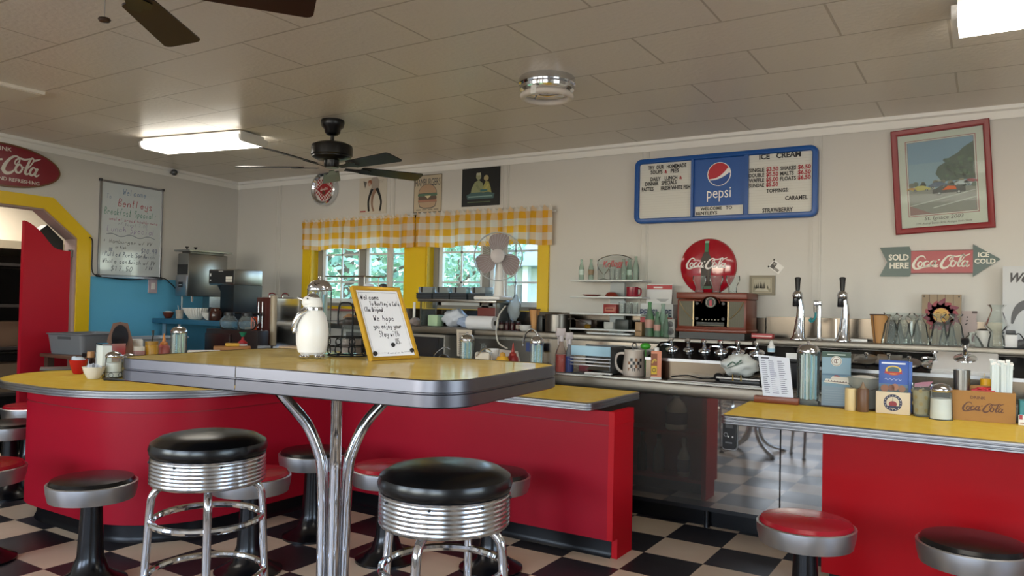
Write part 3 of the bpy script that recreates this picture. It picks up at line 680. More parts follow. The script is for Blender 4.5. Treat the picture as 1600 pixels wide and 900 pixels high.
fr = fixed_stool(REDV, 'red seated fixed stool directly behind the table pedestal'); p = onz(607, 727, .45); fr.location = (p.x, p.y, 0)
for src, px, py, lb in ((fr, 392, 737, 'red seated fixed stool half hidden behind the left tall bar stool'), (fb, 490, 703, 'black seated fixed stool in the counter corner, just left of the table pedestal'),
        (fb, 770, 737, 'black seated fixed stool half hidden behind the right tall bar stool'), (fr, 1259, 812, 'red seated fixed stool at the left end of the right counter'),
        (fb, 1520, 844, 'black seated fixed stool in front of the right counter'), (fr, -27, 724, 'red seated fixed stool cut by the left picture edge, nearest of the three'),
        (fb, 17, 660, 'black seated fixed stool under the left counter end, middle of the three'), (fr, 47, 633, 'red seated fixed stool under the left counter end, farthest of the three')):
    p = onz(px, py, .45)
    dup(src, (p.x, p.y, 0), lb)
# ================================================================== CEILING FIXTURES
GLOW = mat('lit_diffuser', 'ffffff', .4, emit='fbf5e8', estr=9.5)
def tube_light(loc, L, rz, label):
    t = thing('ceiling_light', label, 'ceiling light', loc, rz, 'fluorescent ceiling lights')
    MB().box(-L/2, -.125, .03, L/2, .125, .055).build('housing', WHITE, t)
    q = rpoly([(-.14, -.02, .03), (.14, -.02, .03), (.14, .03, .005), (-.14, .03, .005)], 5); b = MB(); n = len(q)
    b.add([(-L/2, u, v) for u, v in q]+[(L/2, u, v) for u, v in q], [(i, (i+1) % n, n+(i+1) % n, n+i) for i in range(n)]); b.build('diffuser', GLOW, t)
    for s in (-1, 1):
        b = MB(); x = s*L/2; b.add([(x, u*1.02, v) for u, v in q]+[(x+s*.02, u*1.02, v) for u, v in q], [tuple(range(n)), tuple(range(n, 2*n))]+[(i, (i+1) % n, n+(i+1) % n, n+i) for i in range(n)]); b.build('end_cap', WHITE, t)
        MB().rod((s*(L/2-.1), 0, .05), (s*(L/2-.1), 0, ZC-loc[2]), .01).build('stem', STEEL, t)
    return t
tube_light((-4.98, 3.58, 2.375), .93, math.radians(9.7), 'lit fluorescent light on the left ceiling behind the black fan')
tube_light((-.3, 1.75, 2.375), 1.22, 0, 'lit fluorescent light near the room centre, above the picture')
tube_light((-3.9, .7, 2.375), 1.22, 0, 'lit fluorescent light over the front left, above the picture')
tube_light((.50, 3.44, 2.375), 1.22, 0, 'lit fluorescent light at the top right corner')
p = onz(855, 122, ZC); t = thing('round_ceiling_light', 'round chrome ceiling light with a bare circular tube', 'ceiling light', (p.x, p.y, ZC))
MB().lathe([(.145, 0), (.15, -.01), (.15, -.035), (.14, -.04), (.146, -.05), (.143, -.065), (.06, -.07), (.05, -.066), (0, -.066)], 40).build('chrome_pan', CHROME, t)
MB().tube([(.125*math.cos(2*PI*k/40), .125*math.sin(2*PI*k/40), -.098) for k in range(40)], .0175, 10, closed=True).build('circular_tube', mat('lamp_tube', 'd8cfc6', .35), t)
MB().box(-.015, -.142, -.116, .015, -.105, -.07).build('socket', WHITE, t)
for a in (.6, 2.7, 4.7): MB().rod((.1*math.cos(a), .1*math.sin(a), -.066), (.118*math.cos(a), .118*math.sin(a), -.1), .005).build('tube_clip', STEEL, t)
FB = mat('fan_blade_black', '161315', .35); FBW = mat('fan_blade_brown', '2a1512', .4, vary=.3, vscale=12)
def ceiling_fan(loc, drop, R, a0, zb, blade_m, label):
    t = thing('ceiling_fan', label, 'ceiling fan', loc, 0)
    MB().lathe([(.02, -.105), (.035, -.1), (.05, -.085), (.055, -.06), (.072, -.045), (.078, -.015), (.075, 0)], 28).build('canopy', mat('fan_black', '0c0c0e', .3), t)
    MB().rod((0, 0, -.1), (0, 0, -drop), .012).build('downrod', MATS['fan_black'], t)
    z = -drop
    MB().lathe([(.02, z+.015), (.10, z+.005), (.132, z-.01), (.136, z-.03), (.136, z-.075), (.128, z-.082), (.128, z-.09), (.10, z-.105), (.05, z-.11), (.05, z-.15), (.045, z-.158), (0, z-.158)], 36).build('motor', MATS['fan_black'], t)
    for k in range(5):
        a = a0+k*2*PI/5; T = Matrix.Rotation(a, 4, 'Z') @ Matrix.Translation((0, 0, zb)) @ Matrix.Rotation(math.radians(-13), 4, 'X')
        o = rpoly([(.2, -.05, .02), (R-.02, -.068, .02), (R, -.045, .02), (R, .045, .02), (R-.02, .068, .02), (.2, .05, .02)], 4)
        o = rpoly([(.2, -.052, .02), (R, -.068, .025), (R, .068, .025), (.2, .052, .02)], 5)
        bl = MB().prism(o, -.003, .003, T=T).build('blade', blade_m, t)
        MB().prism([(.09, -.018), (.16, -.02), (.23, -.04), (.27, -.02), (.25, 0), (.27, .02), (.23, .04), (.16, .02), (.09, .018)], -.008, -.0035, T=T).build('blade_iron', MATS['fan_black'], bl)
    return t
p = onz(520, 188, ZC)
ceiling_fan((p.x, p.y, ZC), .16, .645, math.radians(90+45.3), -.315, FB, 'black five-bladed ceiling fan left of centre')
f2 = ceiling_fan((-2.25, 1.27, ZC), .1, .61, math.atan2(1.78-1.27, -2.6+2.25), -.24, FBW, 'dark brown ceiling fan cut off by the top picture edge')
r_ = ray(155, 28); k_ = 2.25/abs(r_.x); zball = CH+r_.z*k_-ZC
b = MB(); b.rod((0, 0, -.26), (0, 0, zball), .0016, 6); b.build('pull_chain', STEEL, f2)
MB().lathe([(.004, .006), (.016, .004), (.018, 0), (.014, -.006), (0, -.008)], 20, (0, 0, zball)).build('chain_pull', mat('dark_brass', '4a3c34', .3, .8), f2)
t = onz(12, 138, ZC); t = thing('ceiling_vent', 'pale flat vent panel on the ceiling at the left picture edge', 'vent', (t.x, t.y, ZC)); MB().box(-.22, -.15, -.018, .12, .15, 0).build('panel', mat('vent_paint', 'e6dfd2', .5), t); MB().box(-.2, -.13, -.021, .1, .13, -.018).build('grille', mat('vent_grille', 'dcd5c8', .5), t)
# ================================================================== SIGNS AND PICTURES
def wall_thing(name, label, cat, px, py, off=0): p = ony(px, py, YW); return thing(name, label, cat, (p.x, YW-off, p.z))
def span(a, b, Y=YW): return abs(ony(b[0], b[1], Y).x-ony(a[0], a[1], Y).x), abs(ony(b[0], b[1], Y).z-ony(a[0], a[1], Y).z)
# menu board
RED = 'a3182a'; INKB = '1c1b1f'
p = Vector(((-2.187-.934)/2, YW, (2.305+1.84)/2)); HW, HH = .6275, .2325
t = thing('menu_board', 'long blue-framed letter board with a cola emblem in the middle', 'sign', (p.x, YW-.004, p.z))
oo = rect(-HW, -HH, HW, HH, .05, 6); FRB = mat('board_blue', '0f4f9a', .35)
MB().slab(oo, -.03, 0).build('board', mat('board_back', '0c3f80', .4), t)
b = MB(); b.sweep(oo, [(0, .03), (-.002, .048), (-.01, .052), (-.03, .052), (-.036, .045), (-.036, .03)], xz=True)
b.box(-.206, -.05, -HH+.02, -.188, -.03, HH-.02).box(.162, -.05, -HH+.02, .188, -.03, HH-.02); b.build('frame', FRB, t)
a = Art(); pass
for u0, u1 in ((-HW+.035, -.203), (.182, HW-.035)):
    a = Art(); a.rect(u0, -HH+.03, u1, HH-.03, 'd2d2cc')
    for k in range(22): z = HH-.045-k*.0176; a.rect(u0, z, u1, z+.0012, 'bdbdb8', 2)
    a.build('letter_panel', t, (0, -.031, 0))
a = Art(); a.rect(-.188, -.135, .162, HH-.032, '11519e', 1); cx, cz, r = -.013, .088, .082
a.disc(cx, cz, r, 'e8e8e8', 2); r *= .94
def wave(f0, f1, n=20):
    lo = [(cx+r*x, cz+r*f0(x)) for x in [i/n*2-1 for i in range(n+1)]]; hi = [(cx+r*x, cz+r*f1(x)) for x in [1-i/n*2 for i in range(n+1)]]
    return lo+hi
circ_t = lambda x: math.sqrt(max(0, 1-x*x)); circ_b = lambda x: -math.sqrt(max(0, 1-x*x))
up_ = lambda x: min(circ_t(x), max(circ_b(x), -.42+.1*(x+.85)+(.48*(max(0, x+.5))**1.9)*1.0)); dn_ = lambda x: max(circ_b(x), min(up_(x), -.52+.3*(x+.6)**2*(1 if x > -.6 else -1)*.9))
a.poly(wave(up_, circ_t), 'b5182c', 3); a.poly(wave(circ_b, dn_), '0f4a97', 3)
a.text('pepsi', cx, -.075, .075, 'eeeeee', 3, .165, 'c')
a.rect(-.178, -.194, .152, -.13, 'd2d2cc', 2)
a.text('WELCOME   TO', -.14, -.156, .021, INKB, 4, .22, bold=.03); a.text('BENTLEYS', -.172, -.187, .021, INKB, 4, .15, bold=.03)
a.build('emblem_panel', t, (0, -.032, 0))
a = Art(split=True)
for s_, x, z, w in (('TRY  OUR   HOMEMADE', -.53, .155, .285), ('SOUPS', -.51, .122, .09), ('PIES', -.36, .122, .062), ('DAILY    LUNCH', -.51, .072, .20), ('DINNER   SPECIALS', -.55, .04, .235), ('PASTIES', -.575, .002, .09), ('FRESH WHITE FISH', -.43, .002, .215)): a.text(s_, x, z, .026, INKB, 1, w, bold=.035)
a.text('&', -.405, .122, .023, RED, 1, .02, bold=.035); a.text('&', -.295, .072, .023, RED, 1, .02, bold=.035)
a.text('ICE   CREAM', .255, .165, .034, INKB, 1, .265, bold=.035)
for k, (n_, pr_, n2_, p2_) in enumerate((('SINGLE', '$3.50', 'SHAKES', '$6.50'), ('DOUBLE', '$5.50', 'MALTS', '$6.50'), ('WAFFLE', '$5.00', 'FLOATS', '$6.50'), ('SUNDAE', '$5.50', '', ''))):
    z = .083-k*.034; a.text(n_, .19, z, .024, INKB, 1, .1, bold=.03); a.text(pr_, .302, z, .026, RED, 1, .078, bold=.035)
    if n2_: a.text(n2_, .392, z, .024, INKB, 1, .1 if k != 1 else .085, bold=.03); a.text(p2_, .502, z, .026, RED, 1, .08, bold=.035)
a.text('TOPPINGS:', .305, -.06, .024, INKB, 1, .14, bold=.03); a.text('CARAMEL', .425, -.115, .026, INKB, 1, .14, bold=.03); a.text('STRAWBERRY', .28, -.19, .027, INKB, 1, .195, bold=.03)
a.build('letters', t, (0, -.034, 0))
# framed car-show poster, hung a little crooked
t = thing('framed_poster', 'red-framed car show print with a white mat', 'picture', (-.246, YW-.003, 2.043)); t.rotation_euler = (0, math.radians(-3.2), 0)
FR = mat('frame_red', '86262a', .35)
fw_, fh_ = .258, .318
b = MB(); b.sweep(rect(-fw_, -fh_, fw_, fh_), [(0, 0), (0, .022), (-.006, .028), (-.026, .024), (-.036, .014), (-.036, .006)], xz=True); b.build('frame', FR, t)
MB().slab(rect(-fw_+.03, -fh_+.03, fw_-.03, fh_-.03), -.008, 0).build('mat_board', mat('mat_board', 'dcd8cc', .6), t)
a = Art(); x0, z0, x1, z1 = -.172, -.205, .172, .232
a.rect(x0-.012, z0-.012, x1+.012, z1+.012, 'a23340', 1); a.rect(x0-.008, z0-.008, x1+.008, z1+.008, 'e6e0d6', 2); a.rect(x0-.002, z0-.002, x1+.002, z1+.002, '8a3038', 3)
a.rect(x0, z0, x1, z1, '8fa9bd', 4); a.rect(x0, .1, x1, z1, '7f9dba', 5); a.rect(x0, z0, x1, -.06, '8b857e', 5)
tr_ = [(.0, -.02), (-.03, .03), (-.015, .07), (.02, .09), (.05, .12), (.09, .14), (.12, .17), (.172, .2), (.172, -.02)]; a.poly(tr_, '33482f', 6)
for k in range(40): a.disc(random.uniform(.02, .165), random.uniform(.0, .12), random.uniform(.006, .014), random.choice(('2b3f28', '3f5a37', '4a6640')), 7, n=8)
for k in range(26): a.disc(random.uniform(-.165, .165), random.uniform(-.055, -.02), random.uniform(.008, .018), random.choice(('6d6a5a', '8a7f6a', 'b8b3a8', '55604a')), 7, n=8)
def car(x, z, w, c, lay):
    h = w*.28; a.poly([(x-w/2, z), (x+w/2, z), (x+w/2, z+h*.5), (x+w*.35, z+h*.65), (x+w*.12, z+h), (x-w*.2, z+h), (x-w*.4, z+h*.6), (x-w/2, z+h*.5)], c, lay)
    for s in (-.3, .3): a.disc(x+s*w, z, h*.26, '1c1a1a', lay+1, n=12); a.disc(x+s*w, z, h*.13, 'b9b9b9', lay+2, n=10)
car(-.11, -.062, .10, 'c9b84e', 8); car(-.16, -.055, .05, 'c98a2e', 9); car(.15, -.04, .07, 'b03a44', 8); car(.11, -.05, .09, 'c9ccd0', 8); car(-.02, -.05, .1, '4a5c7c', 8)
car(.035, -.09, .17, '26181a', 10); a.poly([(.0, -.072), (.075, -.075), (.07, -.055), (.03, -.05)], 'c8622a', 13)
a.poly([(-.05, -.17), (.172, -.125), (.172, -.129), (-.05, -.175)], 'd8d4cc', 6); a.poly([(-.172, -.15), (.172, -.085), (.172, -.088), (-.172, -.154)], 'd8d4cc', 6)
a.text('St. Ignace 2003', 0, -.243, .022, '5a3a40', 4, .2, 'c', shear=.2); a.text('27th Annual Straits Area Antique Auto Show', 0, -.268, .013, '5a3a40', 4, .29, 'c')
a.poly([(x0, z0), (-.06, z0), (x0, z0+.055)], '96605c', 6)
a.build('print', t, (0, -.0085, 0)); MB().box(-fw_+.034, -.0175, -fh_+.034, fw_-.034, -.0165, fh_-.034).build('glass', GLASS, t)
# round button sign
p = ony(1107, 417, YW); t = thing('button_sign', 'round red soft drink button sign with a bottle', 'sign', (p.x, YW-.003, p.z)); R = .197
MB().lathe([(R, 0), (R, .008), (R*.97, .02), (R*.8, .035), (R*.5, .046), (0, .05)], 48, T=Matrix.Rotation(PI/2, 4, 'X')).build('disc', mat('enamel_red', '9e1023', .12, coat=.6), t)
def dome(x, z):
    q = min(1, math.hypot(x, z)/R); T_ = [(0, .05), (.5, .046), (.8, .035), (.97, .02), (1, .008)]
    for (a_, b_), (c_, d_) in zip(T_, T_[1:]):
        if q <= c_: return b_+(d_-b_)*(q-a_)/(c_-a_)+.0012
    return .01
a = Art()
a.poly([(-.012, .178), (.012, .178), (.0125, .163), (.014, .10), (.034, .055), (.04, .0), (.034, -.05), (.04, -.13), (.034, -.155), (-.034, -.155), (-.04, -.13), (-.034, -.05), (-.04, 0), (-.034, .055), (-.014, .10), (-.0125, .163)], '24150f', 1)
a.rect(-.0125, .1, .0125, .163, '3f7a58', 2); a.rect(-.0135, .163, .0135, .178, '9ac0aa', 2); a.rect(-.034, -.155, .034, -.135, '4f6a58', 2); a.rect(.012, .055, .02, -.12, '3a2a20', 2)
a.script(0, .022, .285, 'e4dedc', 3, 0, 1.15)
o = a.build('lettering', t); bm_ = bmesh.new(); bm_.from_mesh(o.data); bmesh.ops.triangulate(bm_, faces=bm_.faces[:])
for _ in range(4):
    le = [e for e in bm_.edges if e.calc_length() > .016]
    if le: bmesh.ops.subdivide_edges(bm_, edges=le, cuts=1); bmesh.ops.triangulate(bm_, faces=[f for f in bm_.faces if len(f.verts) > 3])
for v in bm_.verts: v.co.y -= dome(v.co.x, v.co.z)
bm_.to_mesh(o.data); bm_.free()
# arrow sign
t = thing('arrow_sign', 'green and red arrow-shaped soft drink sign', 'sign', (-.247, YW-.003, 1.546)); GR = 'green'
zt = .084; ag = mat('sign_green', '16403c', .3); ar = mat('sign_red', '9c1426', .3)
MB().slab([(-.327, .09), (-.165, .094), (-.155, .065), (-.155, -.065), (-.165, -.088), (-.327, -.086), (-.285, .0)], -.012, 0).build('arrow_tail', ag, t)
MB().slab(rect(-.155, -.068, .165, .068), -.014, 0).build('shaft', ar, t)
MB().slab([(.165, .1), (.165, -.09), (.30, .012)], -.012, 0).build('arrow_head', ag, t)
a = Art(); a.text('SOLD', -.277, .012, .034, 'dcd8cc', 1, .11, bold=.035); a.text('HERE', -.272, -.038, .034, 'dcd8cc', 1, .105, bold=.035)
a.script(.003, .0, .30, 'dcd8cc', 4, .03, 1.1); a.text('ICE', .19, .025, .026, 'dcd8cc', 1, .055, bold=.035); a.text('COLD', .172, -.012, .026, 'dcd8cc', 1, .105, bold=.035)
for z in (.066, -.068): a.rect(-.155, z-.002, .165, z+.002, '5a0d18', 4)
a.build('lettering', t, (0, -.0125, 0))
# small tilted photo and little framed etching
p = ony(1213, 417, YW); t = thing('pinned_photo', 'small black and white photo pinned diagonally to the wall', 'photo', (p.x, YW-.001, p.z)); t.rotation_euler = (0, math.radians(38), 0)
MB().slab(rect(-.042, -.03, .042, .03), -.002, 0).build('print', PAPER, t); a = Art(); a.rect(-.034, -.024, -.006, .02, '3a3836'); a.rect(-.006, -.024, .03, -.006, '8a8680'); a.disc(-.02, .008, .008, '9a9690', 2); a.build('image', t, (0, -.0021, 0))
for x, z in ((-.04, .028), (-.04, -.028)): MB().ball((x, -.003, z), .006, seg=8, rings=6).build('pin', BLACK, t)
p = ony(1191.5, 446, YW); t = thing('etching_picture', 'small grey framed etching on the wall right of the wooden radio', 'picture', (p.x, YW-.002, p.z))
MB().slab(rect(-.083, -.066, .083, .066), -.014, 0).build('frame', mat('grey_frame', '8d8573', .6, vary=.2), t)
a = Art(); a.rect(-.064, -.05, .064, .05, 'a59c86', 1); a.rect(-.058, -.044, .058, .044, '8c846e', 2); a.rect(-.055, -.02, .055, .041, 'a8a08c', 3)
for k in range(12): x = random.uniform(-.05, .05); a.poly([(x-.006, -.02), (x+.006, -.02), (x, random.uniform(.0, .03))], random.choice(('5c5646', '6e6754', '4c4638')), 4)
a.poly([(-.05, -.04), (.05, -.04), (.03, -.02), (-.03, -.018)], 'b4ad9a', 4); a.build('etching', t, (0, -.0145, 0))
# posters over the windows
def quad(px0, py0, px1, py1): a_ = ony(px0, py0, YW); b_ = ony(px1, py1, YW); return (a_.x+b_.x)/2, (a_.z+b_.z)/2, abs(b_.x-a_.x)/2, abs(a_.z-b_.z)/2
cx, cz, hw, hh = quad(648, 275, 690, 331); t = thing('burger_poster', 'cream poster with a drawn hamburger', 'poster', (cx, YW-.001, cz))
MB().slab(rect(-hw, -hh, hw, hh), -.004, 0).build('sheet', mat('cream_card', 'bcae96', .7), t); a = Art()

for (x0, z0, x1, z1) in ((-hw, hh-.006, hw, hh), (-hw, -hh, hw, -hh+.006), (-hw, -hh, -hw+.005, hh), (hw-.005, -hh, hw, hh)): a.rect(x0, z0, x1, z1, '4a443c', 1)
a.text('HAMBURGERS', 0, hh*.42, .062, '3c4046', 1, hw*1.8, 'c'); b_w = hw*.66; z0 = -hh*.18
a.poly([(-b_w, z0+.03)]+[(b_w*math.cos(q), z0+.03+.085*math.sin(q)) for q in [PI*(1-i/14) for i in range(15)]], '3c4046', 1); a.poly([(-b_w*.95, z0+.034)]+[(b_w*.94*math.cos(q), z0+.034+.077*math.sin(q)) for q in [PI*(1-i/14) for i in range(15)]], 'ae8f72', 2)
a.poly(rect(-b_w*1.05, z0+.008, b_w*1.05, z0+.03, .008), '4d6b55', 2); a.poly([(-b_w*.3, z0+.012), (b_w*.4, z0+.012), (b_w*.05, z0-.015)], 'd4c59c', 4); a.poly(rect(-b_w, z0-.025, b_w, z0+.008, .012), '5c4a3c', 3); a.poly(rect(-b_w*1.03, z0-.042, b_w*1.03, z0-.024, .008), 'a8765e', 3)
a.poly([(-b_w, z0-.04), (b_w, z0-.04), (b_w*.85, z0-.085), (b_w*.4, z0-.1), (-b_w*.4, z0-.1), (-b_w*.85, z0-.085)], '3c4046', 2); a.poly([(-b_w*.93, z0-.044), (b_w*.93, z0-.044), (b_w*.8, z0-.08), (b_w*.38, z0-.093), (-b_w*.38, z0-.093), (-b_w*.8, z0-.08)], 'ae9478', 3)
[a.rect(-hw*.8+hw*.42*i, -hh*.86, -hw*.8+hw*.42*i+hw*.34, -hh*.82, '6a6054', 1) for i in range(4)]; a.build('print', t, (0, -.0045, 0))
cx, cz, hw, hh = quad(723, 265, 781, 320); t = thing('night_poster', 'black poster with two yellow-green figures leaning over a car', 'poster', (cx, YW-.001, cz))
MB().slab(rect(-hw, -hh, hw, hh), -.004, 0).build('sheet', mat('black_card', '111416', .6), t); a = Art()
a.poly([(-.10, -.06), (-.09, -.01), (-.06, .04), (-.02, .06), (.02, .03), (.03, -.01), (.0, -.06)], '8a9168', 1); a.disc(-.02, .085, .026, '9a9a78', 2); a.poly([(-.045, .095), (.005, .095), (0, .118), (-.04, .118)], 'b0b096', 3)
a.poly([(.02, -.06), (.03, .01), (.05, .045), (.08, .04), (.10, -.01), (.11, -.06)], '9c9a58', 2); a.disc(.056, .07, .024, 'a89a70', 3); a.stroke([(-.04, .02), (.0, -.03), (.04, -.04)], .02, '7d8560', 4); a.stroke([(.08, .02), (.05, -.02), (.02, -.035)], .018, 'b0a662', 4)
a.poly([(-.13, -.1), (.13, -.1), (.14, -.06), (.08, -.045), (-.09, -.045), (-.14, -.065)], '3a5a5c', 3); a.rect(-.12, -.085, .12, -.075, '7b9a94', 5); a.rect(.0, -.04, .07, -.022, '35696c', 5)
a.rect(-.13, -.128, .1, -.122, '5c6a4a', 1); a.build('print', t, (0, -.0045, 0))
cx, cz, hw, hh = quad(563, 268, 604, 333); t = thing('dancer_poster', 'pale poster with a bending dancer figure in black boots', 'poster', (cx, YW-.001, cz))
MB().slab(rect(-hw, -hh, hw, hh), -.004, 0).build('sheet', mat('pale_card', 'c4bcae', .7), t); a = Art(); k = hh/.17
def sp(P): return [(x*k*.62, z*k) for x, z in P]
a.stroke(sp([(.02, -.15), (-.01, -.1), (.0, -.03), (.05, .02)]), [.02, .022, .03, .04], '8f6f5c', 1); a.stroke(sp([(.12, -.15), (.14, -.08), (.10, -.01), (.06, .03)]), [.022, .022, .028, .04], '1c1a1a', 1)
a.stroke(sp([(-.06, -.15), (-.07, -.07), (-.03, .0), (.0, .03)]), [.022, .022, .028, .03], '1c1a1a', 1); a.poly(sp([(-.02, .02), (.1, .03), (.11, .08), (.04, .14), (-.03, .1)]), '9c9186', 2); a.disc(-.03*k, .075*k, .024, '8a5236', 3); a.disc(-.035*k, .06*k, .018, 'b49684', 4); a.poly(sp([(-.16, .09), (-.1, .08), (-.13, .03)]), '5e5a54', 2)
for z, w in ((.86, .6), (.74, .5)): a.rect(-hw*.75, hh*z, -hw*.75+hw*w, hh*z+.008, '6a645a', 1)
for z, w in ((.5, .5), (.42, .45)): a.rect(hw*.3, hh*z, hw*.3+hw*w, hh*z+.004, '8a847a', 1)
a.rect(-hw*.9, -hh*.9, -hw*.5, -hh*.84, '9c3a3a', 1); a.build('print', t, (0, -.0045, 0))
# round checkered sign
p = ony(511, 296, YW); t = thing('round_wall_sign', 'round chrome-rimmed sign with red diamond and red checks', 'sign', (p.x, YW-.003, p.z)); R = .155
b = MB(); b.lathe([(R, 0), (R+.004, .03), (R, .055), (R*.9, .06), (R*.78, .045), (R*.76, .03)], 40, T=Matrix.Rotation(PI/2, 4, 'X'), cap0=False, cap1=False); b.build('rim', CHROME, t)
MB().lathe([(R*.78, .0), (R*.78, .03), (0, .03)], 36, T=Matrix.Rotation(PI/2, 4, 'X')).build('dial', mat('dial_white', 'd2ccc4', .5), t); a = Art()
c_ = .0185
for i in range(-8, 9):
    for j in range(-8, 9):
        if (i+j) % 2 == 0 and math.hypot((i+.5)*c_, (j+.5)*c_) < R*.72: a.rect(i*c_, j*c_, (i+1)*c_, (j+1)*c_, 'a02630', 1)
a.poly([(-.105, 0), (0, -.075), (.105, 0), (0, .075)], 'd8cec6', 2); a.poly([(-.098, 0), (0, -.07), (.098, 0), (0, .07)], '9c1c26', 3); a.script(0, .0, .10, 'd8cec6', 4, .08, 1.3); a.poly(rect(-.025, -.05, .012, -.018, .006), '5a3a2a', 4)
a.build('dial_print', t, (0, -.0305, 0))
# oval sign on the left wall
p = onl(2, 257); t = thing('oval_sign', 'oval dark red soft drink sign cut by the left picture edge', 'sign', (p.x, p.y, p.z), LRZ)
el = circ(1, 64, (0, 0), .455, .165); ox = 0
MB().slab(el, -.02, -.003).build('plate', mat('oval_rim', '6a4a2a', .35), t); MB().slab([(x*.965, z*.92) for x, z in el], -.024, -.02).build('face', mat('oval_red', '7c1526', .3), t)
a = Art(); a.script(.0, .012, .57, 'd6cfc6', 1, 0, 1.1); a.text('DRINK', -.02, .105, .03, 'd6cfc6', 1, .16, 'c', bold=.015); a.text('DELICIOUS AND REFRESHING', 0, -.118, .026, 'd6cfc6', 1, .56, 'c', bold=.015); a.build('lettering', t, (0, -.0245, 0))
# whiteboard
p = onl(203, 358); wbc = (onl(157, 281)+onl(248, 435))/2; t = thing('whiteboard', 'framed whiteboard with colourful handwritten specials on the left wall', 'whiteboard', (wbc.x, wbc.y, 1.817), LRZ); hw, hh = .318, .408
MB().slab(rect(-hw, -hh, hw, hh), -.012, -.002).build('panel', mat('whiteboard_face', 'c4ccd0', .1, spec=.6), t)
b = MB(); b.sweep(rect(-hw, -hh, hw, hh), [(0, .002), (.004, .018), (-.012, .02), (-.014, .012)], xz=True); b.build('frame', ALU, t)
for sx in (-1, 1):
    for sz in (-1, 1): MB().rbox(sx*hw-.012, -.024, sz*hh-.012, sx*hw+.012, 0, sz*hh+.012, .004).build('corner_cap', mat('grey_cap', '3c3c40', .5), t)
MB().box(-hw*.98, -.05, -hh-.012, hw*.98, -.004, -hh).build('pen_tray', ALU, t); a = Art(split=True)
a.hand('Welcome', -.1, .31, .05, '5a7fae', 1, .0035, .24); a.hand('To', -.26, .26, .04, '7a8fae', 1, .0035); a.hand('Bentleys', -.15, .205, .062, 'b23a48', 1, .005, .36)
a.hand('Breakfast Special:', -.28, .125, .055, '3f8a74', 1, .004, .54); a.hand('omelet bread hashbrowns', -.23, .075, .026, 'b2657e', 1, .003, .5); a.hand('of toast 7.00', -.14, .04, .024, '8a8fa0', 1, .0025, .3); a.hand('Lunch Special', -.25, -.02, .05, '8a74a8', 1, .0035, .5)
a.stroke([(-.25+.045*i, -.05+.011*math.sin(i*1.5)) for i in range(12)], .004, '3c4a6a', 1)
a.hand('* Hamburger w/ FF', -.28, -.12, .032, '4c4a50', 1, .003, .5); a.hand('or Fish', -.16, -.165, .026, '4c4a50', 1, .003); a.hand('$10.99', .10, -.19, .04, '3c4a7a', 1, .004, .17)
a.hand('BBQ', -.22, -.19, .026, '3c4a7a', 1, .003); a.hand('*Pulled Pork Sandwich', -.29, -.235, .038, '3c4a6a', 1, .0035, .54); a.hand('Whole sandwich w/ FF', -.28, -.295, .038, '34384a', 1, .0035, .54); a.hand('$17.50', -.2, -.36, .04, '34344a', 1, .004, .22); a.hand('/ FF', .15, -.34, .034, '34344a', 1, .0035)
a.build('handwriting', t, (0, -.0125, 0))
# outlet, hook fixture on the left wall
p = onl(237, 447); t = thing('wall_outlet', 'pale pink outlet plate on the blue wall under the whiteboard', 'outlet', (p.x, p.y, p.z), LRZ); t.location = p+WN*.006
MB().slab(rect(-.045, -.065, .045, .065, .006), -.012, 0).build('plate', mat('pink_plate', 'b9a9b2', .5), t); MB().slab(rect(-.018, -.03, .018, .03, .004), -.016, -.012).build('socket', WHITE, t)
p = onl(265, 270); t = thing('wall_spotlight', 'small dark round fitting high on the left wall', 'fitting', p, LRZ); MB().rod((0, 0, 0), (0, -.05, 0), .012).build('arm', STEEL, t); MB().ball((0, -.06, 0), .03, seg=14).build('head', mat('dark_fitting', '55575a', .3, .6), t)
c_ = [onl(136, 371), onl(141, 378), onl(140, 420), onl(146, 430), onl(160, 433), onl(200, 437), onl(247, 434), onl(262, 442), onl(272, 452), onl(280, 462)]
MB().tube(spline([q+WN*.03 for q in c_], 5), .005, 6).build('cable', BLACK); cb = bpy.data.objects['cable']; tag(cb, 'black cable running under the whiteboard along the blue wall', 'cable')
# white 'We' poster at right edge
p = ony(1567, 416, YW-.1); q = ony(1567, 548, YW-.1); t = thing('leaning_poster', 'white poster with script lettering leaning at the right picture edge', 'poster', (p.x, YW-.08, 1.06)); H = p.z-1.06
MB().slab([(0, 0), (.42, 0), (.42, H), (0, H)], -.006, 0).build('sheet', mat('poster_white', 'c6c8cb', .5), t); a = Art(); a.text('We', .02, H-.088, .05, '3a383c', 1, .092, shear=.3, bold=.035)
a.stroke([(.045, .13), (.06, .19), (.10, .235), (.2, .25)], [.01, .03, .05, .06], '55555a', 1); a.build('lettering', t, (0, -.0065, 0))
# ================================================================== VALANCES
gh = mat('gingham_cloth', 'ffffff', .85); g = NT(gh); bs = gh.node_tree.nodes['Principled BSDF']; uv = g.n.new('ShaderNodeUVMap'); U = g.xyz(uv.outputs[0])
sx = g.math('LESS_THAN', g.math('FRACT', U[0]), .5); sz = g.math('LESS_THAN', g.math('FRACT', U[1]), .5)
cc = g.mix(g.math('MULTIPLY', g.math('ADD', sx, g.math('MULTIPLY', sz, 1.35)), .43), lin('dcd8d2'), lin('e6ab28'))
g.l.new(cc, bs.inputs['Base Color'])
tr_n = g.n.new('ShaderNodeBsdfTranslucent'); g.l.new(cc, tr_n.inputs[0]); mxs = g.n.new('ShaderNodeMixShader'); mxs.inputs[0].default_value = .3
g.l.new(bs.outputs[0], mxs.inputs[1]); g.l.new(tr_n.outputs[0], mxs.inputs[2]); g.l.new(mxs.outputs[0], gh.node_tree.nodes['Material Output'].inputs[0])
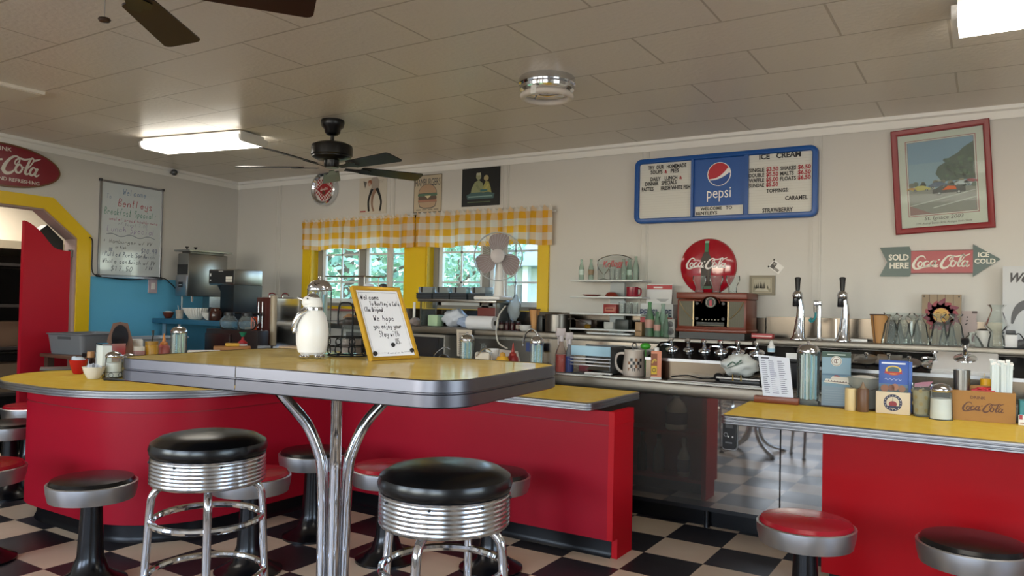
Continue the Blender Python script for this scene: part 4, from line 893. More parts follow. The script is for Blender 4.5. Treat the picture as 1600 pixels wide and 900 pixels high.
def valance(x0, x1, zt, zb, label, seed):
    rd = random.Random(seed); t = thing('valance_curtain', label, 'curtain', ((x0+x1)/2, YW-.06, zb), 0, 'gingham valances'); w = x1-x0; N = 150; K = 14; vs = []; fs = []; uvs = []
    ph = [rd.uniform(0, 6) for _ in range(6)]
    for i in range(N+1):
        u = i/N; x = -w/2+w*u; s = math.sin(u*w*44+ph[0]+1.2*math.sin(u*9+ph[1]))*.6+math.sin(u*w*27+ph[2])*.4
        for j in range(K+1):
            v = j/K; f = .014+.012*(1-v); zz = (zt-zb)*v+.012*math.sin(u*w*13+ph[3])*(1-v)*.6
            if v > .86: f *= .6; s2 = math.sin(u*w*120+ph[4]) ; yy = -f*s-.006*s2; zz += .012*s2*(1 if j == K else .2)
            else: yy = -f*s
            if .84 < v < .9: yy *= .3
            vs.append((x, yy, zz)); uvs.append((u*w/.105+.012*s, v*(zt-zb)/.112+.15))
    for i in range(N):
        for j in range(K): a_ = i*(K+1)+j; fs.append((a_, a_+K+1, a_+K+2, a_+1))
    me = bpy.data.meshes.new('cloth'); me.from_pydata(vs, [], fs); me.materials.append(gh); ul = me.uv_layers.new(name='UVMap')
    for l in me.loops: ul.data[l.index].uv = uvs[l.vertex_index]
    me.polygons.foreach_set('use_smooth', [True]*len(me.polygons)); o = bpy.data.objects.new('cloth', me); COL.objects.link(o); o.parent = t
    MB().rod((-w/2-.02, .03, (zt-zb)*.87), (w/2+.02, .03, (zt-zb)*.87), .006).build('curtain_rod', WHITE, t)
xv = [ony(471, 365, YW-.06).x, ony(648, 365, YW-.06).x, ony(862, 365, YW-.06).x]
valance(xv[0], xv[1]-.005, 2.0, 1.715, 'yellow gingham valance over the left window', 1); valance(xv[1]+.005, xv[2], 2.005, 1.71, 'yellow gingham valance over the right window', 2)
# ================================================================== SMALL THINGS
def frz(p): return math.atan2(-p[0], p[1])          # turns a thing so that its front looks towards the middle of the room
SUGAR = mat('sugar', 'e9e6e0', .8); DKRED = mat('ketchup_red', '8c1a1a', .3); PLIDC = mat('chrome_lid', 'cfcfd2', .14, 1)
STRAWS = [mat('straw_white', 'dfe6e6', .5), mat('straw_blue', '86b6c9', .5), mat('straw_green', 'b4cdbb', .5)]
def straw_jar(p, h, r, label, n=14, fl=10):
    t = thing('straw_dispenser', label, 'straw dispenser', p, frz(p), 'glass straw dispensers')
    rf = lambda a, z: 1+.035*abs(math.sin(a*fl/2))
    MB().lathe([(r*1.05, 0), (r*1.06, h*.03), (r*.9, h*.07), (r*.92, h*.12), (r*.95, h*.8), (r*.88, h*.83)], 40, rf=rf, cap1=False).build('glass_jar', GLASS, t)
    MB().lathe([(r*.98, h*.815), (r*1.0, h*.83), (r*.95, h*.87), (r*.7, h*.93), (r*.35, h*.955), (r*.12, h*.96), (r*.1, h*.975), (r*.17, h*.985), (r*.14, h), (0, h)], 30).build('lid', PLIDC, t)
    for k in range(n):
        a = k*2.4; q = r*.72*math.sqrt((k+.5)/n); b_ = random.uniform(-.12, .12)
        MB().rod((q*math.cos(a), q*math.sin(a), h*.08), (q*math.cos(a+b_), q*math.sin(a+b_), h*random.uniform(.76, .81)), r*.085, 6).build('straw', STRAWS[k % 3 if k % 4 else 0], t)
    return t
def shaker(p, h, r, label, fill=.5):
    t = thing('sugar_shaker', label, 'sugar shaker', p, frz(p), 'glass sugar shakers'); rf = lambda a, z: 1+.02*abs(math.sin(a*6))
    MB().lathe([(r, 0), (r*1.0, h*.05), (r*.92, h*.78), (r*.86, h*.8)], 36, rf=rf, cap1=False).build('glass_jar', GLASS, t)
    MB().lathe([(0, .004), (r*.9, .004), (r*.86, h*fill), (0, h*(fill+.03))], 24).build('sugar', SUGAR, t)
    MB().lathe([(r*.93, h*.77), (r*.97, h*.79), (r*.95, h*.86), (r*.7, h*.95), (r*.2, h), (0, h)], 30).build('lid', PLIDC, t); return t
def squeeze(p, h, r, label, m, mc, name='squeeze_bottle'):
    t = thing(name, label, 'bottle', p, frz(p)); MB().lathe([(r*.95, 0), (r, h*.03), (r, h*.6), (r*.85, h*.66), (r*.5, h*.7)], 24).build('bottle_body', m, t)
    MB().lathe([(r*.62, h*.66), (r*.62, h*.73), (r*.3, h*.77), (r*.08, h), (0, h)], 18).build('nozzle_cap', mc, t); return t
def box_thing(name, label, cat, p, w, d, h, m, r=.004, rz=None, group=None, part='body'):
    t = thing(name, label, cat, p, frz(p) if rz is None else rz, group); MB().rbox(-w/2, -d/2, 0, w/2, d/2, h, min(r, w/4, d/4, h/4)).build(part, m, t); return t
def bowl(p, r, h, label, m, fluted=0, name='bowl', group=None):
    t = thing(name, label, 'bowl', p, 0, group); rf = (lambda a, z: 1+.04*math.sin(a*fluted)*(z/h)) if fluted else None
    MB().lathe([(r*.45, 0), (r*.55, h*.05), (r*.82, h*.5), (r, h), (r*.95, h), (r*.78, h*.5), (r*.5, h*.12), (0, h*.1)], max(24, fluted*6), rf=rf).build('bowl_body', m, t); return t
# ------------------------------------------------------------------ on the bar table
TZ = 1.0505; p = onz(487, 559, TZ); k = mpp(p); rz = frz(p)
t = thing('penguin_pitcher', 'white penguin-shaped pitcher with a chrome collar, beak and feet', 'pitcher', p, rz); R = k*25
MB().lathe([(R*.62, .010), (R*.85, .02), (R*.97, .05), (R*1.0, .08), (R*.95, .11), (R*.78, .14), (R*.58, .157)], 32).build('body', mat('white_enamel', 'e8e4de', .3), t)
MB().lathe([(R*.58, .153), (R*.64, .156), (R*.64, .164), (R*.58, .167)], 32).build('collar', CHROME, t)
b = MB(); b.ball((-.004, 0, .182), (R*.62, R*.6, .024), seg=24, rings=14); b.lathe([(R*.57, .160), (R*.6, .18)], 24, cap0=False, cap1=False); b.build('head', MATS['white_enamel'], t)
b = MB(); b.tube([(-.016, 0, .187), (-.03, 0, .188), (-.042, 0, .1935), (-.05, 0, .196)], [.012, .009, .005, .001], 12); b.lathe([(.0, .212), (.012, .209), (.02, .202), (.024, .197)][::-1], 20, (-.002, 0, 0)); b.ball((.0, 0, .214), .004, seg=10, rings=6); b.build('beak_lid', CHROME, t)
for s in (-1, 1): MB().ball((-.018, s*R*.56-.0, .193), .0028, seg=8, rings=6).build('eye', BLACK, t)
b = MB(); b.tube(spline([(-R*.35, -R*.5, .158), (-R*.75, -R*.55, .145), (-R*1.02, -R*.42, .12), (-R*1.12, -R*.3, .10), (-R*1.0, -R*.3, .083)], 5), [.006]+[.009]*18+[.011, .006], 10, flat=1.3); b.build('wing_handle', CHROME, t)
for s in (-1, 1):
    b = MB(); 
    for q in (-.5, 0, .5): b.ball((s*R*.45+q*.016, -R*.78-.004*abs(q), .007), (.009, .016, .0075), seg=10, rings=6)
    b.build('foot', CHROME, t)
p = onz(497, 552, TZ); kk = mpp(p); straw_jar(p, (552-432)*kk, 19.5*kk, 'tall glass straw dispenser behind the white penguin', 12)
p = onz(544, 557, TZ); kk = mpp(p); rz = frz(p); t = thing('wire_caddy', 'black scrolled wire caddy between the penguin and the gold-framed sign', 'caddy', p, rz); w = 31*kk; BW = mat('black_wire', '131315', .4, .4)
b = MB(); n = 28
for z in (.004, .035, .066): b.tube([(w*math.cos(2*PI*i/n), w*.75*math.sin(2*PI*i/n), z) for i in range(n)], .0022, 6, closed=True)
b.build('rings', BW, t); b = MB()
for i in range(9):
    a = 2*PI*i/9; cx_, cy_ = w*math.cos(a), w*.75*math.sin(a); tx_, ty_ = -math.sin(a), math.cos(a)*.75
    b.tube([(cx_+tx_*.012*math.cos(2*PI*j/12), cy_+ty_*.012*math.cos(2*PI*j/12), .022+.016*math.sin(2*PI*j/12)) for j in range(12)], .0016, 5, closed=True)
    b.tube([(cx_+tx_*.01*math.cos(2*PI*j/12), cy_+ty_*.01*math.cos(2*PI*j/12), .05+.012*math.sin(2*PI*j/12)) for j in range(12)], .0016, 5, closed=True)
b.build('scrolls', BW, t); b = MB(); b.tube(spline([(.012, .0, .004), (.012, .0, .15), (.005, 0, .178), (-.012, 0, .182), (-.03, 0, .178), (-.036, 0, .15), (-.036, 0, .10)], 4), .003, 7); b.build('handle', BW, t)
t = thing('jam_jar', 'glass jar with a dark lid inside the scrolled wire caddy', 'jar', onz(549, 554, TZ)+Vector((0, 0, .004)), rz); r_ = 17*kk
MB().lathe([(r_*.95, 0), (r_, .006), (r_, .09), (r_*.8, .105)], 28, cap1=False).build('glass_jar', GLASS, t); MB().lathe([(0, .003), (r_*.9, .003), (r_*.9, .05), (0, .05)], 20).build('sugar_packets', mat('packets', 'b9a39b', .7, vary=.5, vscale=60), t)
MB().lathe([(r_*.84, .10), (r_*.9, .103), (r_*.9, .118), (r_*.7, .126), (0, .13)], 28).build('lid', mat('dark_lid', '332c2a', .4), t)
# gold framed welcome sign, leaning back
A_ = onz(580, 564, TZ); B_ = onz(655, 560, TZ); ex = (B_-A_); SW = ex.length; ex.normalize(); bk = Vector((-ex.y, ex.x, 0)); d = ray(549, 447); tt = (A_-EYE).dot(ex)/d.dot(ex); Pt = EYE+d*tt-A_; u_, v_ = Pt.dot(bk), Pt.z; SH = math.hypot(u_, v_)
lean = math.atan2(u_, v_)
t = thing('welcome_sign', 'gold-framed white sign with handwritten welcome leaning on the tall table', 'sign', (A_+B_)/2); t.rotation_euler = (Matrix.Rotation(math.atan2(ex.y, ex.x), 4, 'Z') @ Matrix.Rotation(-lean, 4, 'X')).to_euler()
GOLD = mat('gold_frame', 'c79a2c', .32, .5); sw, sh = SW/2, SH
b = MB(); b.sweep([(-sw, 0), (sw, 0), (sw, sh), (-sw, sh)], [(0, -.012), (0, .004), (-.003, .006), (-.010, .004), (-.013, .001), (-.013, -.004)], xz=True); b.build('frame', GOLD, t)
MB().slab(rect(-sw+.01, .01, sw-.01, sh-.01), .002, .01).build('board', mat('sign_white', 'e9e9ee', .25), t); a = Art(.0005)
z1 = sh-.02; a.split = True; a.cuts.append((0, 0)); a.rect(-sw+.02, .022, -sw+.0208, z1, '4a4e66', 1); a.rect(-sw+.02, z1-.001, sw-.022, z1, '4a4e66', 1); a.rect(sw-.0215, .03, sw-.0205, z1, '9a9cae', 1)
hs_ = sh/.27; ink_ = '201c2c'
for s_, x, z, h, w in (('Welcome', -.075, .222, .019, .075), ("To Bentley's Cafe", -.045, .2, .015, .125), ('(The Original)', -.072, .177, .017, .085), ('We hope', -.045, .143, .020, .085), ('you enjoy your', -.055, .115, .018, .118), ('Stay with', -.04, .085, .020, .085), ('US.', .02, .058, .019, .026)): a.hand(s_, x*sw/.1, z*hs_, h*hs_, ink_, 1, .0021, w*sw/.1)
a.rect(-sw+.02, .0255, -.03, .0263, '3a3e58', 1); a.rect(.045, .0255, sw-.022, .0263, '3a3e58', 1); a.hand('dream plan do', -.028, .022, .006, '3a3e58', 1, .0008, .07)
a.build('handwriting', t, (0, .0018, 0))
for x, z in ((.005, .052), (-sw+.024, .024), (sw-.022, .03)): MB().lathe([(.0075, 0), (.008, .002), (.0068, .005), (.004, .0055), (.0035, .0035), (0, .0035)], 20, T=Matrix.Translation((x, .0015, z)) @ Matrix.Rotation(PI/2, 4, 'X')).build('button_magnet', BLACK, t)
b = MB(); b.rbox(-.045, -.004, sh-.002, -.01, .008, sh+.010, .002).build('paper_clip', mat('clip_grey', 'b9bbc0', .4), t); MB().rbox(.022, -.006, sh-.004, .045, .01, sh+.012, .003).build('binder_clip', BLACK, t)
MB().box(-.02, .006, .02, .02, .009, sh*.86).build('back_strut', BLACK, t)
# ------------------------------------------------------------------ on the rounded end of the centre counter
CZ = ZT+.001
p = onz(122, 584, CZ); t = bowl(p, .052, .085, 'small red bowl of creamers on the yellow counter', mat('red_ceramic', 'b01818', .25)); b = MB(); b.ball((0, 0, .078), (.04, .04, .025), seg=12, rings=8); b.ball((-.012, -.02, .095), (.016, .014, .012), seg=10, rings=6); b.build('creamers', mat('creamer_white', 'cdd9e4', .5), t)
p = onz(146, 592, CZ); t = bowl(p, .06, .07, 'white bowl of sugar packets in front of the red bowl', mat('white_ceramic', 'dfd9cc', .25)); b = MB()
for i in range(6): b.box(-.02, -.002, 0, .02, .002, .045, T=Matrix.Translation((-.025+.01*i, .005*(i % 3-1), .04)) @ Matrix.Rotation(.5*(i-3)*.5, 4, 'Y') @ Matrix.Rotation(i*.7, 4, 'Z'))
b.build('sugar_packets', mat('packet_white', 'c8ccd4', .6), t)
p = onz(141, 580, CZ); t = thing('hot_sauce_bottle', 'small dark sauce bottle with a tan wooden cap behind the white bowl', 'bottle', p, 0); MB().lathe([(.022, 0), (.024, .004), (.024, .07), (.014, .095), (.013, .11)], 20).build('bottle_body', mat('dark_sauce', '2a1812', .2), t); MB().lathe([(.021, .085), (.021, .12), (.019, .123), (0, .123)], 20).build('cap', mat('tan_cap', 'b98a5c', .5), t)
p = onz(172, 585, CZ); kk = mpp(p); t = thing('napkin_dispenser', 'chrome napkin dispenser with white napkins beside the sugar shaker', 'napkin dispenser', p, frz(p)+.35); h = 47*kk; w = .135
b = MB(); b.box(-w/2, -.045, 0, w/2, .045, .006); b.box(-.012, -.05, 0, w/2, -.047, h); b.box(-w/2, .045, 0, w/2, .048, h); b.box(w/2-.003, -.05, 0, w/2, .048, h); b.box(-w/2, -.05, h, w/2, .048, h+.006); b.build('chrome_case', CHROME, t)
MB().rbox(-w/2+.004, -.042, .008, w/2-.006, .042, h-.004, .004).build('napkins', mat('napkin', 'e4e9e4', .8), t)
p = onz(177, 590, CZ); kk = mpp(p); shaker(p+Vector((0, 0, .004)), 40*kk, 12.5*kk, 'glass sugar shaker standing in the black wire holder on the left counter', .55)
t = thing('wire_holder', 'black scrolled wire holder round the left counter sugar shaker', 'holder', p, frz(p)); b = MB(); w = 15.5*kk
for z in (.002, .036): b.tube([(w*math.cos(2*PI*i/24), w*math.sin(2*PI*i/24), z) for i in range(24)], .002, 6, closed=True)
b.build('rings', BW, t); b = MB()
for i in range(7):
    a_ = 2*PI*i/7; c_, s_ = math.cos(a_), math.sin(a_); b.tube([(w*c_-s_*.012*math.cos(2*PI*j/12), w*s_+c_*.012*math.cos(2*PI*j/12), .019+.013*math.sin(2*PI*j/12)) for j in range(12)], .0016, 5, closed=True)
b.build('scrolls', BW, t)
p = onz(201, 588, CZ); kk = mpp(p); shaker(p, 36*kk, 11*kk, 'glass sugar shaker partly hidden behind the table corner', .2)
a0, a1 = onz(163, 594, CZ), onz(255, 598, CZ); d_ = (a1-a0); t = thing('table_knife', 'black-handled utensil with a red tip lying by the counter edge', 'utensil', a0, math.atan2(d_.y, d_.x)); L_ = d_.length
MB().rbox(0, -.012, 0, L_*.75, .012, .012, .004).build('black_handle', BLACK, t); MB().rbox(L_*.752, -.011, .001, L_, .011, .011, .004).build('red_tip', mat('red_plastic', 'b81a1c', .35), t)
for f in (.5, .62): MB().lathe([(.006, .012), (.005, .014), (0, .0145)], 10, (L_*f, 0, 0)).build('rivet', STEEL, t)
p = onz(100, 577, CZ); box_thing('menu_folder', 'flat dark grey menu folder lying behind the red bowl', 'menu', p, .26, .16, .012, mat('menu_grey', '57524f', .5), part='cover')
def hid(px, top, Y):
    x = ony(px, 575, Y).x; p = Vector((x, Y, CZ)); k = mpp(p); return p, k, (pxy(p)[1]-top)*k
p, kk, h = hid(211, 530, 3.02); t = box_thing('syrup_pitcher', 'white syrup pitcher with a dark handle behind the pink jar', 'pitcher', p, 20*kk, 14*kk, h, WHITE, .01, part='pitcher_body'); MB().tube(spline([(-.07*1, 0, .12), (-.085, 0, .16), (-.06, 0, .19), (-.03, 0, .17)], 4), .006, 8).build('handle', BLACK, t)
p, kk, h = hid(217, 541, 2.86); t = thing('jelly_jar', 'pinkish jelly jar with a white lid on the left counter', 'jar', p, 0); MB().lathe([(9*kk, 0), (9*kk, h*.78), (8*kk, h*.84)], 22).build('jar_body', mat('jelly_pink', 'b9898c', .3, vary=.4, vscale=30), t); MB().lathe([(8.4*kk, h*.83), (8.4*kk, h*.98), (0, h)], 22).build('lid', WHITE, t)
p, kk, h = hid(236, 533, 2.93); t = thing('mustard_jar', 'yellow mustard jar with a dark spoon handle standing in it', 'jar', p, 0); MB().lathe([(10*kk, 0), (10*kk, h*.82), (9*kk, h*.88)], 22).build('jar_body', mat('mustard', 'b98a22', .3), t); MB().lathe([(9.6*kk, h*.88), (9.6*kk, h*.99), (0, h)], 22).build('lid', mat('mustard_lid', '9a701c', .4), t)
MB().tube([(0, 0, h*.95), (3*kk, 0, h*1.2), (2*kk, 0, h*1.36)], [.004, .005, .009], 8).build('spoon_handle', BLACK, t)
p, kk, h = hid(255, 521, 3.05); t = squeeze(p, h, 9.5*kk, 'pink-red squeeze bottle with an orange pointed tip', mat('ketchup_pink', 'b4605a', .3), mat('orange_tip', 'c8792c', .4))
p, kk, h = hid(278, 507, 3.1); straw_jar(p, h, 12.5*kk, 'glass straw dispenser at the far left of the yellow counter', 10)
p, kk, h = hid(186, 503, 2.9); t = thing('display_stand', 'brown rounded-back stand with a shiny black oval front by the gray tubs', 'stand', p, frz(p)); w = 21*kk
MB().slab([(-w, 0), (w, 0), (w*.85, h*.6), (w*.5, h*.97), (0, h), (-w*.5, h*.97), (-w*.85, h*.6)], -.02, .02).build('back', mat('stand_brown', '6b4a3a', .4), t); MB().slab(circ(1, 28, (0, h*.66), w*.55, h*.28), -.03, -.021).build('oval_front', mat('oval_black', '1e1e22', .08), t); MB().box(-w, -.09, 0, w, -.021, .02).build('foot', MATS['stand_brown'], t)
# ------------------------------------------------------------------ side table with tubs below the whiteboard
t = thing('side_table', 'low brown wooden table under the whiteboard carrying gray tubs', 'table', (-5.76, 3.5, 0)); MB().rbox(-.52, -.38, .755, .52, .38, .78, .005).build('table_top', mat('table_brown', '6e5040', .4, vary=.2), t)
for x in (-.47, .47):
    for y in (-.33, .33): MB().box(x-.025, y-.025, 0, x+.025, y+.025, .755).build('leg', mat('leg_brown', '4a362c', .5), t)
TUB = mat('tub_gray', '77787c', .5)
def tub(p, w, d, h, label, rz, m):
    t = thing('bus_tub', label, 'tub', p, rz, 'bus tubs'); o0, o1 = rect(-w*.45, -d*.45, w*.45, d*.45, .03), rect(-w/2, -d/2, w/2, d/2, .035); n = len(o0); b = MB()
    i0, i1 = [(x*.97, y*.97) for x, y in o0], [(x*.97, y*.97) for x, y in o1]
    b.add([(x, y, 0) for x, y in o0]+[(x, y, h) for x, y in o1]+[(x, y, h) for x, y in i1]+[(x, y, .006) for x, y in i0], [tuple(range(n))[::-1]]+[(j*n+i, j*n+(i+1) % n, (j+1)*n+(i+1) % n, (j+1)*n+i) for j in range(3) for i in range(n)]+[tuple(range(3*n, 4*n))]); b.build('tub_body', m, t)
    b = MB(); b.sweep(o1, [(0, h-.012), (.012, h-.006), (.012, h), (0, h)]); b.build('rim', m, t)
    MB().box(-.06, -d*.497, h*.72, .06, -d*.485, h*.86).build('grip_hole', mat('grip_dark', '4c4d50', .6), t); return t
p = ony(139, 552, 3.42); tub((p.x+.02, 3.40, .781), .36, .46, .16, 'gray bus tub at left on the brown side table', .25, TUB); tub((-5.44, 3.5, .781), .3, .5, .15, 'lighter gray bus tub at right on the brown side table', .2, mat('tub_light', '8d949c', .5))
box_thing('black_case', 'flat black case at the front edge of the brown side table', 'case', (-5.62, 3.155, .781), .16, .05, .03, BLACK, rz=0)
# ------------------------------------------------------------------ blue table with the brewers in the corner
BT = mat('blue_table_paint', '2c5f7c', .4, vary=.1); t = thing('blue_table', 'blue painted table in the corner carrying the coffee brewers', 'table', (-5.88, 4.62, 0))
MB().rbox(-.59, -.44, 1.0, .62, .5, 1.045, .006).build('table_top', BT, t)
for x in (-.52, .55):
    for y in (-.36, .42): MB().rod((x, y, 0), (x, y, 1.0), .02).build('leg', mat('blue_leg', '5a7f98', .4), t)
Bz = 1.046
x0, x1 = ony(277, 430, 4.32).x, ony(294, 430, 4.32).x; t = thing('tea_brewer', 'tall stainless tea brewer with a dark panel, left machine on the blue table', 'brewer', ((x0+x1)/2, 4.32, Bz)); w = (x1-x0)/2; D = .42; zb, zt = 1.25-Bz, 1.64-Bz
MB().rbox(-w, 0, zb, w, D, zt, .008).build('cabinet', STEEL, t); MB().box(-w*.92, -.004, zb+.20, w*.92, 0, zb+.29).build('dark_panel', BLACK, t); MB().rbox(-w*.98, -.02, zb+.0, w*.98, 0, zb+.19, .006).build('control_box', ALU, t)
a = Art(); a.rect(-.03, zb+.08, .035, zb+.13, '1a1a1e', 1); a.rect(-.02, zb+.1, .025, zb+.106, 'b8c0c8', 2); a.build('display', t, (0, -.0205, 0))
MB().box(-w-.03, -.02, zt+.02, w+.04, D+.02, zt+.035).build('top_tray', STEEL, t); MB().box(-w+.02, .03, zt, w-.02, D-.03, zt+.02).build('tray_riser', STEELD, t)
for q in (.05, .14): MB().lathe([(.006, zt+.035), (.006, zt+.05), (.018, zt+.062), (.016, zt+.066), (0, zt+.066)], 12, (-.02, q, 0)).build('lid_knob', BLACK, t)
MB().box(w*.0-.02, D*.55, 0, w, D, zb).build('column', STEEL, t); MB().lathe([(.01, zb-.05), (.012, zb)], 10, (0, .1, 0)).build('spout', CHROME, t)
for y in (.04, D-.05): MB().rod((-w+.02, y, 0), (-w+.02, y, zb), .008).build('leg', STEEL, t)
x0, x1 = ony(327, 430, 4.30).x, ony(366, 430, 4.30).x; t = thing('coffee_brewer', 'black and chrome coffee brewer, right machine on the blue table', 'brewer', ((x0+x1)/2, 4.30, Bz)); w = (x1-x0)/2; zt = 1.49-Bz; D = .30
MB().rbox(-w, 0, zt-.135, w, D, zt, .006).build('head', STEEL, t); MB().box(-w*.97, -.006, zt-.125, w*.97, 0, zt-.01).build('control_panel', BLACK, t)
a = Art(); a.rect(-w*.88, zt-.06, -w*.78, zt-.035, 'd8d8d8', 1); a.rect(-w*.88, zt-.1, -w*.78, zt-.09, 'd8d8d8', 1); a.rect(w*.4, zt-.11, w*.9, zt-.062, 'd2d0c8', 1); a.rect(w*.4, zt-.088, w*.9, zt-.085, '6a6a6a', 2); a.rect(-.03, zt-.02, .03, zt-.014, 'b8b8b8', 1); a.build('panel_print', t, (0, -.0065, 0))
MB().box(-w*.05, .0, .02, w, D, zt-.135).build('column', mat('brewer_black', '0f1116', .28), t); MB().rbox(-w, -.02, 0, w, D, .022, .004).build('base', BLACK, t); MB().lathe([(.035, zt-.19), (.06, zt-.14), (.06, zt-.135)], 20, (-w*.5, .1, 0)).build('brew_funnel', BLACK, t)
def carafe(p, label, hm):
    t = thing('coffee_carafe', label, 'carafe', p, frz(p)+.3, 'glass coffee carafes'); MB().lathe([(.05, 0), (.066, .012), (.075, .045), (.07, .075), (.045, .105), (.04, .115)], 28, cap1=False).build('glass_bowl', GLASS, t)
    MB().lathe([(.041, .11), (.044, .113), (.042, .135), (.03, .142), (0, .143)], 24).build('neck_band', hm, t); MB().tube(spline([(.04, 0, .128), (.085, 0, .132), (.105, 0, .11), (.1, 0, .06)], 4), .011, 8).build('handle', hm, t); return t
t = thing('undercounter_fridge', 'dark brown-black cooler cabinet with a silver nameplate below the brewers', 'cooler', (-5.30, 4.06, 0)); FX0, FX1 = ony(322, 520, 4.06).x+5.30, ony(402, 520, 4.06).x+5.30
MB().rbox(FX0, .0, .05, FX1, .115, .985, .006).build('cabinet', mat('fridge_dark', '241a1a', .35), t); MB().rbox(FX0+.01, -.02, .08, (FX0+FX1)/2+.01, -.001, .95, .006).build('door', mat('fridge_door', '2b1a1b', .3), t); MB().box(FX0+.09, -.024, .80, FX0+.15, -.0201, .812).build('nameplate', ALU, t); MB().box(FX0+.02, .0, 0, FX1-.02, .11, .05).build('plinth', BLACK, t)
carafe((ony(358, 500, 4.12).x, 4.12, .986), 'glass coffee carafe at left on the dark cooler cabinet', BLACK); carafe((ony(386, 500, 4.12).x, 4.12, .986), 'glass coffee carafe at right, nearest the brown urn', BLACK)
t = thing('thermal_carafe', 'dark handled coffee pot standing left of the coffee brewer column', 'pot', (ony(342, 490, 4.27).x, 4.235, Bz), 0); MB().lathe([(.05, 0), (.055, .01), (.055, .07), (.04, .1), (.03, .11)], 24).build('pot_body', mat('pot_brown', '3a2018', .2), t); MB().tube(spline([(-.04, 0, .1), (-.085, 0, .1), (-.09, 0, .05), (-.055, 0, .03)], 4), .009, 8).build('handle', BLACK, t)
p = ony(263, 494, 4.28); t = bowl((p.x, 4.28, Bz), .05, .055, 'brown bowl of white creamers at the left end of the blue table', mat('brown_bowl', '5a2a1c', .35)); MB().ball((0, 0, .05), (.042, .042, .015), seg=12, rings=6).build('creamers', WHITE, t)
p = ony(279, 490, 4.26); t = thing('cutlery_cup', 'pale cup of stirrers beside the brown bowl', 'cup', (p.x, 4.27, Bz)); MB().lathe([(.028, 0), (.034, .08), (.03, .08), (.025, .01)], 20).build('cup', mat('cup_pale', 'b9ada0', .5, vary=.5, vscale=40), t)
for i in range(4): MB().rod((0, 0, .02), (.02*math.cos(i*1.6), .02*math.sin(i*1.6), .12), .003, 6).build('stirrer', (BLACK, WHITE)[i % 2], t)
p = ony(301, 495, 4.26); t = bowl((p.x+.02, 4.29, Bz), .12, .10, 'big stack of white fluted coffee filters under the tea brewer', mat('filter_paper', 'd9d6cf', .8), 36, 'coffee_filters', 'coffee filter stacks'); 
p = ony(320, 498, 4.22); t = bowl((p.x, 4.2+.085, Bz), .08, .065, 'small stack of white fluted coffee filters in front of the big stack', MATS['filter_paper'], 30, 'coffee_filters', 'coffee filter stacks'); t.location = (p.x+.03, 4.16+.10, Bz)
# urn on a cart
t = thing('utility_cart', 'small steel cart under the brown hot water urn', 'cart', (-5.0, 4.40, 0)); MB().rbox(-.24, -.17, .83, .3, .17, .86, .005).build('cart_top', STEELD, t)
for x in (-.21, .27):
    for y in (-.14, .14): MB().rod((x, y, 0), (x, y, .83), .012).build('leg', STEEL, t)
x0, x1 = ony(400, 500, 4.3).x, ony(427, 500, 4.3).x; t = thing('water_urn', 'brown and chrome hot water urn with wire handles left of the penguin', 'urn', ((x0+x1)/2, 4.30, .861)); w = (x1-x0)/2; H = 1.255-.861
MB().rbox(-w, 0, 0, w*.6, .26, H, .01).build('brown_body', mat('urn_brown', '46211e', .3), t); MB().lathe([(.028, 0), (.028, H+.01), (.02, H+.016), (0, H+.016)], 16, (w*.82, .02, 0)).build('tan_column', mat('urn_tan', 'a3937c', .3), t)
MB().box(w*1.0, .03, 0, w*1.08, .27, H-.01).build('chrome_side', CHROME, t); MB().box(w*.6, .03, 0, w*1.0, .26, H-.012).build('side_core', MATS['urn_brown'], t)
for y in (.06, .2): MB().tube(spline([(-w*.2, y, H), (-w*.15, y, H+.03), (w*.3, y, H+.035), (w*.55, y, H+.02)], 4), .006, 7).build('handle', CHROME, t)
for x in (-w*.55, -w*.1): MB().rod((x, -.015, H*.35), (x, -.015, H*.9), .006).build('sight_glass', CHROME, t)
MB().tube([(-w*.5, 0, H*.42), (-w*.5, -.04, H*.42), (-w*.5, -.05, H*.38)], .009, 8).build('tap', CHROME, t); a = Art(); a.poly([(-w*.5, .09), (-w*.1, .09), (-w*.3, .13)], 'c8c8c8', 1); a.rect(w*.1, .1, w*.4, .12, 'a8a8a8', 1); a.build('warning_label', t, (0, -.001, 0))
t = thing('lighter_holder', 'small orange-red dispenser beside the brown urn', 'dispenser', (ony(394, 500, 4.25).x, 4.27, .861)); MB().rbox(-.02, -.02, 0, .02, .02, .23, .006).build('case', mat('orange_plastic', 'c84a22', .4), t); MB().box(.004, -.024, .14, .02, -.02, .19).build('dark_slot', BLACK, t)
# ------------------------------------------------------------------ centre counter, far side (behind the bar table)
p, kk, h = hid(729, 519, 3.9); straw_jar(p, h, 12*kk, 'glass straw dispenser just right of the gold-framed sign', 12)
p, kk, h = hid(838, 521, 3.86); straw_jar(p, h, 11.5*kk, 'glass straw dispenser behind the right end of the tall table', 14)
p, kk, h = hid(755, 546, 3.84); t = thing('napkin_holder', 'pale napkin block in a chrome arch holder on the centre counter', 'napkin holder', p, frz(p)); MB().rbox(-13*kk, -.03, .004, 10*kk, .03, h*.92, .012).build('napkins', mat('napkin_cream', 'cfc4b4', .8), t); b = MB(); b.tube(spline([(-11*kk, -.035, h*.8), (0, -.035, h*1.02), (11*kk, -.035, h*.97), (13*kk, -.035, h*.75), (13*kk, -.035, .0)], 5), .004, 8); b.box(-13*kk, -.04, 0, 14*kk, .04, .004); b.build('chrome_frame', CHROME, t)
